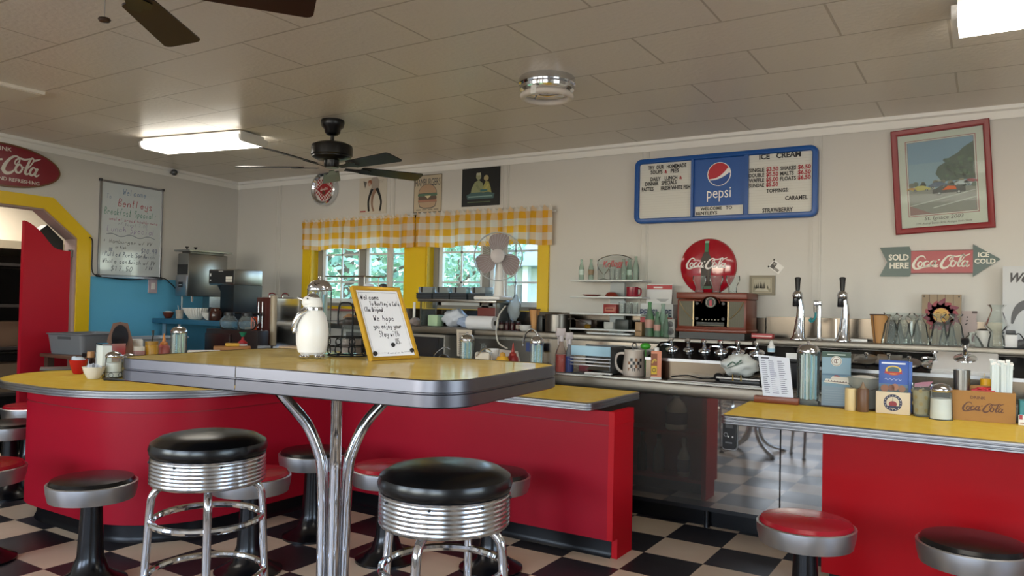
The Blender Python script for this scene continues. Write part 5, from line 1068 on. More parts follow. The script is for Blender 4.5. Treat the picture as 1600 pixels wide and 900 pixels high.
p, kk, h = hid(785, 550, 3.86); t = thing('mustard_bottle', 'yellow mustard bottle behind the chrome napkin holder', 'bottle', p, 0); MB().lathe([(10*kk, 0), (10.5*kk, .01), (10.5*kk, h*.75), (8*kk, h*.86)], 22).build('bottle_body', mat('bright_mustard', 'cf9a1c', .35), t); MB().lathe([(5*kk, h*.85), (4*kk, h*.97), (0, h)], 16).build('cap', mat('mustard_cap', 'c08a14', .4), t)
p, kk, h = hid(801, 536, 3.95); squeeze(p, h, 9*kk, 'red ketchup squeeze bottle next to the yellow mustard bottle', mat('ketchup_body', '9c2a2c', .35), mat('ketchup_cap', 'a8382e', .4))
p, kk, h = hid(769, 545, 3.96); t = thing('white_cup', 'white cup between the napkin holder and the mustard bottle', 'cup', p, 0); MB().lathe([(8*kk, 0), (11*kk, h), (10*kk, h), (7.5*kk, .01)], 20).build('cup', WHITE, t)
p, kk, h = hid(693, 543, 3.9); t = thing('lidded_dish', 'low chrome dish with a bail handle right beside the sign', 'dish', p, 0); MB().lathe([(16*kk, 0), (18*kk, h*.3), (14*kk, h*.6), (5*kk, h*.75), (0, h*.78)], 26).build('dish', STEELD, t); MB().tube(spline([(-18*kk, 0, h*.3), (-19*kk, 0, h*.7), (0, 0, h), (12*kk, 0, h*.95)], 5), .003, 7).build('handle', CHROME, t)
p, kk, h = hid(412, 540, 3.75); box_thing('napkin_box', 'small gray box with a pale front on the counter left of the penguin', 'box', p, 20*kk, .06, h, mat('box_gray', '74777c', .5))
p, kk, h = hid(436, 541, 3.78); box_thing('card_holder', 'pale holder with a dark rim left of the penguin', 'holder', p, 20*kk, .05, h, mat('holder_pale', '9aa0aa', .3))
p, kk, h = hid(378, 519, 3.9); q_ = h/48; t = thing('spray_squeezer', 'white squeeze bottle with a red collar and green funnel top', 'bottle', p, 0); MB().lathe([(9*kk, 0), (9*kk, 24*q_), (6*kk, 28*q_)], 20).build('bottle_body', WHITE, t); MB().lathe([(7*kk, 28*q_), (7*kk, 31*q_), (3*kk, 34*q_), (1.5*kk, 40*q_)], 18).build('red_collar', mat('collar_red', 'a81e26', .35), t); MB().lathe([(2*kk, 40*q_), (6*kk, 48*q_), (5*kk, 48*q_)], 18).build('green_funnel', mat('funnel_green', '1f7a5a', .4), t)
p, kk, h = hid(362, 541, 3.75); box_thing('cutting_board', 'orange-brown block-like cutting board stack behind the tall table', 'cutting board', p, .26, .13, h, mat('board_wood', 'a8703a', .5, vary=.2)); box_thing('cheese_block', 'yellow block lying on the orange-brown cutting board stack', 'cheese', (p.x, p.y, CZ+h+.0005), .10, .08, .022, mat('cheese', 'd9a93c', .5), .006)
p, kk, h = hid(318, 548, 3.5); box_thing('paper_stack', 'white paper stack on the counter right of the left straw dispenser', 'papers', p, .22, .16, h, PAPER)
p, kk, h = hid(458, 541, 3.75); box_thing('bread_board', 'pale wooden board on the counter behind the penguin', 'board', p, .2, .14, h, mat('pale_wood', 'b89a78', .5))
# ------------------------------------------------------------------ ledge and work table under the windows
LZ = 1.0405
def ledge(px, Y=4.98): q = ony(px, 500, Y); q.z = LZ; return q
x0, x1 = ony(656, 490, 4.9).x, ony(775, 490, 4.9).x; t = thing('glass_case', 'steel and glass counter case holding bags below the white fan', 'case', ((x0+x1)/2, 4.9, LZ)); w = (x1-x0)/2; H = .205
b = MB()
for sx in (-1, 1):
    for y in (0, .24): b.box(sx*w-.008*(sx > 0)-.0, y*.85, 0, sx*w+.008*(sx < 0), y*.85+.01, H)
b.box(-w, 0, 0, w, .215, .008); b.build('frame', STEEL, t); MB().rbox(-w-.012, -.02, H, w+.012, .24, H+.022, .004).build('top_shelf', STEEL, t)
for sx in (-1, 1): MB().box(sx*(w-.006), .01, .01, sx*(w-.003), .205, H).build('side_pane', GLASS, t)
b_case = (x0+x1)/2
def incase(dx, y): return (b_case+dx, y, LZ+.0085)
box_thing('green_tub', 'small pale green tub at the left inside the glass case', 'tub', incase(-w*.72, 4.98), .10, .09, .09, mat('pale_green', 'a9c4a0', .5), .008, 0)
def bag(p, r, label, m, seed, name='plastic_bag'):
    rd = random.Random(seed); t = thing(name, label, 'bag', p, 0); vs = MB(); vs.ball((0, 0, r[2]), r, seg=28, rings=18)
    for i, v in enumerate(vs.v):
        n_ = Vector((v[0]/r[0], v[1]/r[1], (v[2]-r[2])/r[2])); k_ = 1+.13*math.sin(n_.x*5+seed)*math.sin(n_.z*6+seed*2)+.06*math.sin(n_.x*17+n_.z*13+seed)+.035*math.sin(n_.y*29+n_.x*23); vs.v[i] = (n_.x*r[0]*k_, n_.y*r[1]*k_, max(0, r[2]+n_.z*r[2]*k_))
    vs.build('bag_body', m, t, angle=180); return t
PB = mat('white_poly', 'd2d8e4', .25); bag(incase(-w*.25, 5.0), (.11, .07, .07), 'crumpled white plastic bag inside the glass case', PB, 3); bag(incase(w*.2, 4.95), (.10, .05, .04), 'flat bluish plastic bag at the front of the glass case', mat('blue_poly', 'aebfe0', .25), 5)
box_thing('brown_box', 'brown-red box at the back right inside the glass case', 'box', incase(w*.6, 5.05), .2, .08, .16, mat('box_brown_red', '7a3a34', .6), .004, 0)
p = ony(752, 510, 4.84); t = thing('paper_towel_roll', 'white paper towel roll lying at the front of the glass case', 'paper towel', (p.x+.005, 4.84, LZ+.0525)); T = Matrix.Rotation(PI/2, 4, 'Y')
MB().lathe([(.018, -.12), (.052, -.12), (.052, .12), (.018, .12)], 28, T=T, cap0=False, cap1=False).build('paper_roll', mat('towel_paper', 'dfdfe4', .8), t); MB().lathe([(.0175, -.121), (.0175, .121)], 20, T=T).build('core', mat('core_dark', '3a3430', .7), t)
for i, pxa in enumerate((669, 695, 722, 751)):
    q = ony(pxa, 465, 4.95); t = thing('cassette_tray', ('leftmost', 'second from left', 'third from left', 'rightmost')[i]+' of four black plastic baskets on top of the glass case', 'basket', (q.x, 4.965, LZ+H+.0225)); b = MB(); hw_ = .078
    b.box(-hw_, -.07, 0, hw_, .07, .05); b.build('basket_body', mat('basket_black', '1c2228', .45), t); b = MB()
    for k in range(3): b.box(-hw_-.003, -.073, .012+.014*k, hw_+.003, .073, .018+.014*k)
    b.build('ribs', mat('basket_rib', '333b44', .4), t)
    MB().rbox(-hw_*.9, -.06, .05, hw_*.9, .06, .10, .008).build('clear_cover', glass('smoke_glass', 'aebac6', .7), t); MB().box(-hw_*.5, -.0625, .055, -hw_*.3, .05, .098).build('strap', BLACK, t)
# desk fan
q = ony(770, 468, 4.93); t = thing('desk_fan', 'white desk fan on the glass case in front of the window', 'fan', (q.x, 4.945, LZ+H+.0225), 0); WH = mat('fan_white', 'e4e3e2', .35); hz = ony(779, 401, 4.95).z-LZ-H-.0225; hx = ony(779, 401, 4.93).x-q.x
MB().rbox(-.125, -.10, 0, .115, .10, .03, .012).build('base', WH, t); MB().lathe([(.05, .03), (.042, .05), (.036, .16), (.032, hz-.05), (.03, hz)], 22, (hx*.8, .02, 0)).build('stand', WH, t)
Tf = Matrix.Translation((hx, -.02, hz)) @ Matrix.Rotation(math.radians(28), 4, 'Z') @ Matrix.Rotation(PI/2, 4, 'X')
MB().lathe([(.05, -.14), (.06, -.12), (.062, -.06), (.04, -.045)], 24, T=Tf).build('motor_housing', WH, t)
b = MB(); Rg = .187
for r_, z_ in ((Rg, 0), (Rg*.99, .014), (Rg*.99, -.014)): b.tube([(r_*math.cos(2*PI*k/48), r_*math.sin(2*PI*k/48), z_) for k in range(48)], .0035, 6, closed=True, T=Tf)
b.build('guard_rim', mat('guard_grey', 'b9bcc0', .35), t)
b = MB()
for k in range(44):
    a = 2*PI*k/44
    for s in (1, -1): b.tube([(.05*math.cos(a), .05*math.sin(a), .05*s), (Rg*.6*math.cos(a+.05), Rg*.6*math.sin(a+.05), .045*s), (Rg*math.cos(a), Rg*math.sin(a), .004*s)], .0008, 4, T=Tf)
b.build('guard_wires', mat('guard_wire', 'c4c6ca', .4), t)
for k in range(3):
    a = 2*PI*k/3+PI/2+.1; o_ = spline([(.04, -.025), (.09, -.085), (.15, -.09), (.176, -.03), (.16, .045), (.09, .06), (.04, .025)], 5, True); vs = []
    ro = [(x*math.cos(a)-y*math.sin(a), x*math.sin(a)+y*math.cos(a), y*.28) for x, y in [(v.x, v.y) for v in [Vector(q_) for q_ in o_]]]
    b = MB(); n = len(ro); b.add([(x, y, z) for x, y, z in ro]+[(x, y, z-.003) for x, y, z in ro], [tuple(range(n)), tuple(range(n, 2*n))[::-1]]+[(i, (i+1) % n, n+(i+1) % n, n+i) for i in range(n)], 0, Tf); b.build('blade', mat('fan_blade_mauve', '97888a', .4), t)
MB().lathe([(.055, .045), (.054, .055), (.045, .062), (0, .066)], 28, T=Tf).build('hub_cap', mat('hub_grey', 'c9c3c6', .35), t); MB().lathe([(.03, .0), (.03, .05)], 20, T=Tf).build('hub', WH, t)
p = ony(792, 470, 4.9); q2 = ony(747, 492, 4.82); 
MB().tube(spline([ony(790, 478, 4.86), ony(780, 492, 4.80), ony(776, 510, 4.79), ony(776, 525, 4.79), ony(780, 537, 4.79), ony(793, 545, 4.79)], 6), .006, 7).build('fan_cord', mat('cord_white', 'c9c3ba', .5)); tag(bpy.data.objects['fan_cord'], 'pale white cord hanging down from the desk fan', 'cord')
JAM = mat('dark_jam', '3c1418', .2)
for i, pxa in enumerate((783, 792, 801, 810)):
    q = ledge(pxa, 4.96+.0*i); t = thing('jam_jar', ('leftmost', 'second from left', 'third from left', 'rightmost')[i]+' of four dark jam jars on the ledge right of the glass case', 'jar', q, 0, 'dark jam jars'); MB().lathe([(.018, 0), (.019, .004), (.019, .055), (.016, .06)], 16).build('jar_body', JAM, t); MB().lathe([(.018, .058), (.018, .07), (0, .07)], 16).build('lid', mat('lid_dark', '26262c', .3, .6), t); MB().lathe([(.0195, .012), (.0195, .042)], 16, cap0=False, cap1=False).build('paper_label', mat('label_tan', 'a89a8c', .6) if i in (0, 3) else JAM, t)
t = bag(ledge(803, 5.08)+Vector((0, 0, .068)), (.055, .035, .10), 'clear plastic bag hanging from a wire in front of the right window', glass('poly_clear', 'd6e2ee', .62), 9); q = t.location
MB().tube([(0, 0, .19), (0, 0, .27), (-.02, 0, .3), (.02, 0, .3), (0, 0, .27)], .002, 5).build('hang_wire', BW, t)
for i, pxa in enumerate((821,)):
    t = bowl(ledge(pxa, 4.93), .05, .022, 'stack of small white bowls on the ledge left of the cone holder', WHITE); 
    for k in range(2): MB().lathe([(.03, .012*(k+1)), (.05, .012*(k+1)+.02), (.046, .012*(k+1)+.02), (.025, .012*(k+1)+.005)], 24).build('stacked_bowl', WHITE, t)
def cone_holder(p, h, r0, r1, label):
    t = thing('cone_holder', label, 'cone holder', p, 0, 'ice cream cone holders'); MB().lathe([(r0, 0), (r1, h), (r1*.94, h), (r0*.9, .01)], 28).build('cone_cup', mat('cone_tan', 'bd8a54', .5), t)
    MB().tube([(r1*1.0*math.cos(2*PI*k/28), r1*1.0*math.sin(2*PI*k/28), h) for k in range(28)], .004, 6, closed=True).build('rim_wire', mat('rim_brown', '4a2c1c', .4), t)
    for a in (-2.2, -.6, 1): MB().tube([(r0*1.05*math.cos(a), r0*1.05*math.sin(a), 0), (r1*1.03*math.cos(a), r1*1.03*math.sin(a), h)], .0025, 6).build('side_wire', MATS['rim_brown'], t)
    return t
cone_holder(ledge(835, 4.97), .165, .022, .042, 'tan cone holder on the ledge below the right end of the window')
p = ledge(872, 4.99); t = thing('stock_pot', 'dull steel stock pot on the ledge left of the white shelf rack', 'pot', p, 0); MB().lathe([(.092, 0), (.097, .006), (.097, .128), (.101, .131), (.094, .131), (.09, .01), (0, .008)], 32).build('pot_body', STEELD, t)
for s in (-1, 1): MB().tube(spline([(s*.097, -.03, .1), (s*.125, -.02, .103), (s*.125, .02, .103), (s*.097, .03, .1)], 4), .005, 7).build('handle', STEEL, t)
box_thing('black_box', 'small black box wedged between cone holder and steel pot', 'box', ledge(847, 5.0), .05, .08, .12, BLACK, rz=0)
# rack left of the case
x0, x1 = ony(513, 440, 4.95).x, ony(572, 440, 4.95).x; t = thing('wire_rack', 'thin metal rack with a flat top behind the welcome sign', 'rack', ((x0+x1)/2, 4.93, LZ)); w = (x1-x0)/2; zt = ony(540, 433, 4.95).z-LZ
b = MB()
for sx in (-1, 1):
    for y in (0, .18): b.rod((sx*w, y, 0), (sx*w, y, zt), .006)
b.rod((-w, 0, .02), (w, 0, .02), .004).rod((-w, .18, .02), (w, .18, .02), .004); b.build('frame', STEEL, t); MB().box(-w-.01, -.01, zt, w+.01, .19, zt+.012).build('top_shelf', STEEL, t); MB().box(-w, 0, .11, w, .18, .125).build('lower_shelf', mat('rack_red', '7c3a3c', .5), t)
q = ony(553, 465, 4.95); bag((q.x, 5.0, LZ+.126), (.05, .05, .035), 'dark bundle on the rack middle shelf', mat('dark_cloth', '2e2b30', .7), 4, 'cloth_bundle')
q = ony(540, 500, 4.9); bag((q.x, 4.965, LZ+.001), (.07, .05, .04), 'tan bread bag on the ledge under the rack', mat('bread_tan', 'a8805c', .5), 6)
q = ony(643, 490, 4.9); t = bag((q.x, 4.95, LZ+.001), (.05, .05, .035), 'white and red snack packet on the ledge left of the glass case', mat('packet_red', 'b0a09c', .4, vary=.7, vscale=12), 8, 'snack_packet')
q = ony(634, 490, 4.97); t = thing('spatula', 'white long-handled spatula standing by the window casing', 'spatula', (q.x, 5.08, LZ)); MB().rbox(-.012, -.006, 0, .012, .006, .2, .004).build('handle', WHITE, t)
# items on the work table below the ledge
WZ = .7405
def work(px, Y): q = ony(px, 550, Y); q.z = WZ; return q
p = work(672, 4.88); t = thing('microwave', 'dark-fronted microwave oven under the ledge behind the welcome sign', 'microwave', p, 0); MB().rbox(-.24, -.06, 0, .19, .26, .245, .006).build('case', mat('mw_case', '8b857c', .4), t); MB().box(-.225, -.066, .02, .13, -.06, .225).build('door', mat('mw_door', '2a2a2e', .15), t); MB().box(.135, -.066, .02, .18, -.06, .225).build('control_strip', BLACK, t)
p = ony(714, 505, 4.72); t = thing('menu_sheet', 'pale printed sheet hanging below the ledge', 'paper sheet', (p.x, 4.82, .83), 0); MB().slab([(-.062, .0), (.062, 0), (.072, .205), (-.072, .205)], -.003, 0).build('sheet', mat('sheet_tan', 'cdbfae', .7), t); a = Art()
for k in range(12): a.rect(-.05, .015+.0145*k, -.05+random.uniform(.05, .1), .02+.0145*k, '6e6258', 1)
a.build('print', t, (0, -.0035, 0))
p = work(755, 4.80); t = thing('glass_cruet', 'clear glass bottle below the ledge, behind the napkin block', 'bottle', p, 0); MB().lathe([(.04, 0), (.045, .01), (.045, .1), (.02, .15), (.02, .19), (.028, .2)], 24, cap1=False).build('glass_body', GLASS, t)
p = ony(788, 570, 4.64); t = thing('white_board', 'pale sheet of card leaning below the ledge by the faucet', 'board', (p.x, 4.66, .74), 0); MB().slab([(-.13, 0), (.15, 0), (.10, .165), (-.11, .175)], -.004, 0).build('sheet', mat('card_pale', 'bdb0a6', .7), t)
DZ_ = .8055; p = ony(834, 545, 4.62); t = thing('sink_faucet', 'chrome gooseneck faucet arching behind the tall table', 'faucet', (p.x+.02, 4.66, DZ_), 0); z0 = ony(815, 514, 4.66).z-DZ_
MB().tube(spline([(0, 0, 0), (0, 0, z0-.08), (-.015, 0, z0-.03), (-.06, 0, z0), (-.11, 0, z0-.03), (-.13, 0, z0-.09), (-.132, 0, z0-.12)], 6), .0075, 10).build('gooseneck', CHROME, t); MB().lathe([(.025, 0), (.022, .02), (.012, .03)], 18).build('base', CHROME, t); MB().box(-.12, .02, .1, .02, .03, .165).build('blue_tag', mat('tag_blue', '2a3f7a', .5), t)
p = work(850, 4.62); 
# ------------------------------------------------------------------ sink deck things
DZ = .8055
def deck(px, Y, z=DZ): q = ony(px, 585, Y); q.z = z; return q
def spray(p, h, r, label, liq, body):
    t = thing('spray_bottle', label, 'bottle', p, frz(p)+.4, 'spray bottles'); MB().lathe([(r*.95, 0), (r, h*.03), (r, h*.42), (r*.4, h*.62), (r*.36, h*.72)], 22).build('bottle_body', body, t); MB().lathe([(0, .003), (r*.93, .003), (r*.95, h*.40), (0, h*.40)], 20).build('liquid', liq, t)
    b = MB(); b.rbox(-r*1.0, -.012, h*.82, r*.7, .012, h, .005); b.lathe([(r*.45, h*.7), (r*.45, h*.83)], 16); b.rod((-r*.7, 0, h*.83), (-r*.5, 0, h*.62), .004); b.build('trigger_head', mat('trigger_pale', 'c4b9bb', .4), t); return t
p = deck(876, 4.42); k = mpp(p); spray(p, 68*k, 9*k, 'spray bottle with red liquid at the right edge of the tall table', mat('red_liquid', 'a8301c', .3), glass('spray_clear', 'f0e4e0', .95)); p = deck(889, 4.44); spray(p, 62*k, 7*k, 'spray bottle with dark blue liquid next to the red one', mat('blue_liquid', '142c78', .3), glass('spray_clear2', 'e0e6f4', .95))
x0, x1 = ony(893, 560, 4.40).x, ony(954, 560, 4.40).x; t = thing('steel_rack_box', 'slotted steel tray rack with a pale blue top band on the sink deck', 'rack', ((x0+x1)/2, 4.40, DZ)); w = (x1-x0)/2; zt = ony(925, 541, 4.40).z-DZ
b = MB(); b.box(w-.006, 0, 0, w, .22, zt); b.box(-w, .2, 0, w, .206, zt); b.box(-w, 0, 0, w, .2, .006); b.build('shell', mat('rack_dark', '4c4e50', .35, .7), t); MB().box(-w, -.006, zt*.66, w, .0, zt).build('blue_band', mat('band_blue', '8fb0c4', .3, .3), t)
for i in range(3): MB().box(-w-.008, -.004, zt*(.30+.12*i), w, .004, zt*(.30+.12*i)+.007).build('slat', ALU, t)
MB().add([(-w*.2, -.01, .03), (w, -.01, .03), (w, .15, zt*.55), (.0, .15, zt*.55)], [(0, 1, 2, 3)]).build('lid_panel', STEELD, t); MB().box(-w*.9, .08, .01, -w*.4, .16, zt*.28).build('red_insert', mat('insert_red', '7c2a34', .4), t)
p = deck(928, 4.32); t = thing('white_brush', 'white-bristled brush lying in front of the steel tray rack', 'brush', p, 0); MB().rbox(-.06, -.014, .012, .12, .014, .022, .004).build('brush_back', WHITE, t); MB().box(-.06, -.012, 0, .06, .012, .012).build('bristles', mat('bristle', 'cfcac2', .9, bump=.6, bscale=120), t)
p = onz(988, 581, DZ); p.y = 4.52; p = deck(990, 4.52); k = mpp(p); rz = frz(p); t = thing('checkered_pitcher', 'cream ceramic pitcher with black and tan checks and a big handle', 'pitcher', p, rz); CR = mat('cream_ceramic', 'cdbfb4', .25)
rr_ = 16.5*k; h = 40*k; MB().lathe([(rr_*1.02, 0), (rr_*1.05, h*.06), (rr_*1.0, h*.5), (rr_*.88, h*.9), (rr_*.92, h), (rr_*.84, h), (rr_*.8, h*.85)], 32).build('pitcher_body', CR, t)
MB().tube(spline([(-rr_*.9, 0, h*.86), (-rr_*1.5, 0, h*.82), (-rr_*1.75, 0, h*.55), (-rr_*1.5, 0, h*.25), (-rr_*.98, 0, h*.1)], 5), .009, 9).build('handle', CR, t)
b = MB()
for i in range(6):
    for j in range(4):
        if (i+j) % 2 == 0:
            a0_ = -PI/2-.55+.22*i; R_ = rr_*1.035; z_ = h*(.2+.125*j); b.add([(R_*math.cos(a0_), R_*math.sin(a0_), z_), (R_*math.cos(a0_+.22), R_*math.sin(a0_+.22), z_), (R_*math.cos(a0_+.22)*.99, R_*math.sin(a0_+.22)*.99, z_+h*.125), (R_*math.cos(a0_)*.99, R_*math.sin(a0_)*.99, z_+h*.125)], [(0, 1, 2, 3)], 0 if i % 3 else 1)
b.build('checks', [BLACK, mat('check_tan', '8a5c3a', .5)], t)
MB().tube(spline([(.0, 0, h*.9), (-.01, 0, h*1.2), (.01, 0, h*1.25), (.016, 0, h*1.1)], 4), .004, 6).build('utensil_loop', STEEL, t)
p = deck(1008, 4.58); t = thing('green_scoop', 'bright green plastic scoop standing behind the pitcher', 'scoop', p, 0); z_ = ony(1009, 541, 4.58).z-DZ; MB().ball((0, 0, z_), (.034, .03, .022), seg=18, rings=10).build('scoop_bowl', mat('scoop_green', '3f9a2c', .35), t); MB().rod((0, 0, 0), (0, 0, z_-.015), .005).build('handle', MATS['scoop_green'], t)
p = deck(1025, 4.40); k = mpp(p); h = 50*k; rr_ = 8.2*k; t = thing('cleanser_bottle', 'orange and yellow cleanser bottle with a white cap on the sink deck', 'bottle', p, frz(p)); MB().rbox(-rr_, -rr_*.7, 0, rr_, rr_*.7, h*.88, .006).build('bottle_body', mat('bottle_peach', 'd88a6a', .35), t); MB().lathe([(rr_*.5, h*.87), (rr_*.5, h*.98), (0, h)], 16).build('cap', WHITE, t)
a = Art(); a.rect(-rr_*.95, h*.12, rr_*.2, h*.8, '8a4a2a', 1); a.rect(-rr_*.92, h*.16, rr_*.15, h*.42, 'd8b31e', 2); a.disc(-rr_*.38, h*.29, rr_*.35, '3a2c12', 3, 1, 1.2, 16); a.disc(-rr_*.38, h*.29, rr_*.22, 'd8b31e', 4, 1, 1.2, 16); a.rect(-rr_, 0, rr_, h*.08, 'd8d4d0', 1); a.stroke([(-rr_*.8, h*.5), (-rr_*.3, h*.62), (.0, h*.56)], .01, 'c9a23c', 3); a.build('paper_label', t, (0, -rr_*.7-.0005, 0))
# dish tray with bag
x0, x1 = ony(1045, 585, 4.30).x, ony(1190, 590, 4.30).x; t = thing('drain_tray', 'black and steel drain tray with cords on the sink deck under the bag', 'tray', ((x0+x1)/2, 4.295, DZ)); w = (x1-x0)/2
MB().rbox(-w, -.02, 0, w, .15, .018, .004).build('tray', STEELD, t); MB().rbox(w*.15, -.03, .018, w, .14, .042, .006).build('black_plate', BLACK, t); MB().box(w*.1, -.034, .044, w, -.02, .052).build('rail', STEEL, t)
MB().tube(spline([(-w*.95, .02, .03), (-w*.7, .1, .035), (-w*.3, .04, .03), (0, .1, .035), (w*.2, .12, .05)], 6), .0045, 7).build('cord', BLACK, t); MB().ball((-.0, .1, .04), (.03, .025, .024), seg=14, rings=8).build('cord_bundle', BLACK, t)
for x in (w*.45, w*.62): MB().rod((x, -.03, .035), (x, -.03, .07), .006).build('knob', CHROME, t)
q = ony(1156, 583, 4.36); t = bag((q.x, 4.36, DZ+.0525), (.105, .07, .065), 'crumpled white plastic bag with green script on the drain tray', mat('bag_white', 'd4d8d6', .3), 2); a = Art(); a.stroke([(-.05, .06), (-.02, .085), (.0, .075), (.03, .1)], .008, '3a5a4a', 1); a.stroke([(-.045, .05), (.035, .085)], .004, '3a5a4a', 1); a.build('green_script', t, (0, -.079, 0))
# ------------------------------------------------------------------ pump rail: topping pumps and lids
def rail_pt(px, Y): q = ony(px, 560, Y); q.z = .925+(Y-YF-.2)/.24*.093; return q
RA = math.atan2(.093, .24)
def pump(p, r, label, spout=True, tall=.07, group='chrome topping pumps', blackknob=False):
    t = thing('topping_pump', label, 'pump', p, 0, group); t.rotation_euler = (RA, 0, 0); MB().lathe([(r, .001), (r, .006), (r*.92, .012), (r*.5, .018), (.012, .02), (0, .02)], 28).build('lid', CHROME, t)
    MB().lathe([(.012, .018), (.014, .03), (.009, .04), (.009, tall*.75), (.016, tall*.82), (.018, tall*.9), (.012, tall), (0, tall)], 18).build('plunger', CHROME, t)
    if blackknob: MB().lathe([(.012, tall), (.02, tall+.015), (.018, tall+.03), (0, tall+.034)], 18).build('black_knob', BLACK, t)
    if spout: MB().tube([(0, 0, tall*.45), (-.03, -.02, tall*.62), (-.052, -.035, tall*.66), (-.058, -.04, tall*.55)], .0055, 8).build('spout', CHROME, t)
    return t
nm = ('first', 'second', 'third', 'fourth', 'fifth', 'sixth')
for i, (pxa, r_, sp_) in enumerate(((1050, .042, 1), (1076, .034, 0), (1101, .038, 0), (1127, .044, 1), (1154, .04, 1), (1183, .046, 1))): pump(rail_pt(pxa, 4.60), r_, nm[i]+' chrome topping pump from the left, in front of the wooden radio', sp_, .078)
def flat_lid(px, Y, r, label, sq=False):
    p = rail_pt(px, Y); t = thing('well_lid', label, 'lid', p, 0, 'steel well lids'); t.rotation_euler = (RA, 0, 0)
    if sq: MB().rbox(-r, -r*1.0, .001, r, r*1.0, .012, .003).build('lid_plate', STEEL, t)
    else: MB().lathe([(r, .001), (r*1.02, .006), (r*.9, .012), (0, .014)], 30).build('lid_plate', STEEL, t)
    MB().lathe([(.008, .012), (.006, .026), (.012, .034), (.01, .042), (0, .044)], 14).build('knob', CHROME, t); return t
flat_lid(1354, 4.60, .062, 'round steel well lid above the galvanized bucket'); flat_lid(1389, 4.60, .062, 'square steel well lid behind the blue brochure', True); flat_lid(1421, 4.58, .058, 'round steel well lid just right of the square lid'); flat_lid(1563, 4.58, .058, 'round steel well lid at right behind the paper straws')
pump(rail_pt(1461, 4.58), .064, 'big chrome topping pump left of the white box', True, .085)
p = rail_pt(1508, 4.585); t = thing('white_well_box', 'white insulated box sunk in the rail at right, carrying a pump', 'box', p, 0); t.rotation_euler = (RA, 0, 0); MB().rbox(-.145, -.115, .001, .145, .115, .03, .006).build('box_body', mat('box_white', 'd6d3d0', .4), t); MB().rbox(-.15, -.125, .001, .15, -.116, .022, .003).build('front_lip', MATS['box_white'], t)
q = p+Vector((0, .02, .034)); pump(q, .056, 'chrome topping pump with a black knob on the white box', False, .085, blackknob=True)
p = rail_pt(1313, 4.60); t = thing('drip_grille', 'slotted steel drip grille below the two drink taps', 'grille', p, 0); t.rotation_euler = (RA, 0, 0); MB().box(-.11, -.06, .001, .11, .06, .006).build('plate', STEELD, t); b = MB()
for i in range(9): b.box(-.1+.024*i, -.05, .006, -.092+.024*i, .05, .009)
b.build('slats', STEEL, t)
p = rail_pt(1242, 4.46); p.z = .951; t = thing('drink_machine', 'black countertop drink machine with a white card behind the big straw dispenser', 'machine', p, 0); MB().rbox(-.05, -.075, 0, .07, .02, .02, .005).build('top', BLACK, t); z_ = .135; MB().rbox(-.045, -.09, -z_, .06, -.05, .0, .006).build('front_body', mat('machine_black', '15181f', .3), t); MB().box(-.035, -.06, .02, .03, -.055, .052).build('white_card', WHITE, t)
q = onz(1205, 540, .99); p = rail_pt(1205, 4.64); t = thing('dropper_bottle', 'small white bottle with pale blue base at the right end of the pumps', 'bottle', p, 0); MB().lathe([(.02, 0), (.021, .035), (.012, .045), (.01, .06), (.004, .068), (0, .068)], 18).build('bottle_body', WHITE, t); MB().lathe([(.0208, .002), (.0214, .022)], 18, cap0=False, cap1=False).build('paper_label', mat('label_pale_blue', '9cc0d4', .5), t)
# ------------------------------------------------------------------ white shelf rack with bottles
x0, x1 = ony(890, 480, 4.93).x, ony(1003, 480, 4.93).x; SX = (x0+x1)/2; w = (x1-x0)/2; zs = [ony(940, y, 4.93).z for y in (514, 489.5, 463, 437)]
t = thing('shelf_rack', 'white four-tier shelf rack on a central gray post left of the green bottles', 'shelf', (SX, 4.93, LZ)); SHM = mat('shelf_white', 'd6dada', .35)
for z in zs: MB().rbox(-w, 0, z-LZ-.012, w, .17, z-LZ, .004).build('shelf', SHM, t)
MB().box(-.02, .13, 0, .09, .16, zs[3]-LZ).build('center_post', mat('post_gray', '9da3a4', .4), t); MB().box(-.02, .126, zs[1]-LZ+.0, .085, .129, zs[1]-LZ+.07).build('post_card', WHITE, t); MB().rbox(-w*.5, .0, 0, w*.7, .17, .012, .003).build('foot_plate', SHM, t)
def sh(px, i, dy=.08): q = ony(px, 450, 4.93+dy); q.z = zs[i]+.0006; return q
COKEB = [(.024, 0), (.027, .01), (.025, .04), (.029, .08), (.027, .11), (.016, .15), (.011, .175), (.011, .192), (.013, .195), (.012, .205)]
def cola_bottle(p, h, label, m, lab=None):
    t = thing('glass_bottle', label, 'bottle', p, 0, 'glass soda bottles'); k = h/.205; MB().lathe([(r*k, z*k) for r, z in COKEB], 20, cap1=False).build('glass_body', m, t)
    if lab: MB().lathe([(.0262*k, .05*k), (.0295*k, .08*k), (.0285*k, .10*k)], 20, cap0=False, cap1=False).build('printed_label', lab, t)
    return t
bl = mat('bottle_script', 'c4d4cc', .5)
for pxa, dy, lb, tn, lb2 in ((908, .06, 'greenish glass bottle at the left end of the top shelf', GREENISH, bl), (923, .05, 'glass bottle with brown label, second from left on the top shelf', GREENISH, mat('brown_label', '8a7358', .5)), (974, .06, 'greenish glass bottle right of the small glasses on the top shelf', GREENISH, None), (983, .11, 'greenish glass bottle, middle one of the right-hand group on the top shelf', GREENISH, bl), (993, .05, 'tall greenish glass bottle at the right end of the top shelf', GREENISH, None)):
    cola_bottle(sh(pxa, 3, dy), .15 if pxa != 993 else .165, lb, tn, lb2)
p = sh(943, 3, .07); t = thing('sundae_dish', 'stemmed clear sundae dish on the top shelf below the mirror sign', 'dish', p, 0); MB().lathe([(.03, 0), (.028, .004), (.008, .012), (.007, .04), (.022, .055), (.045, .085), (.05, .115)], 28, cap1=False).build('glass_bowl', GLASS, t)
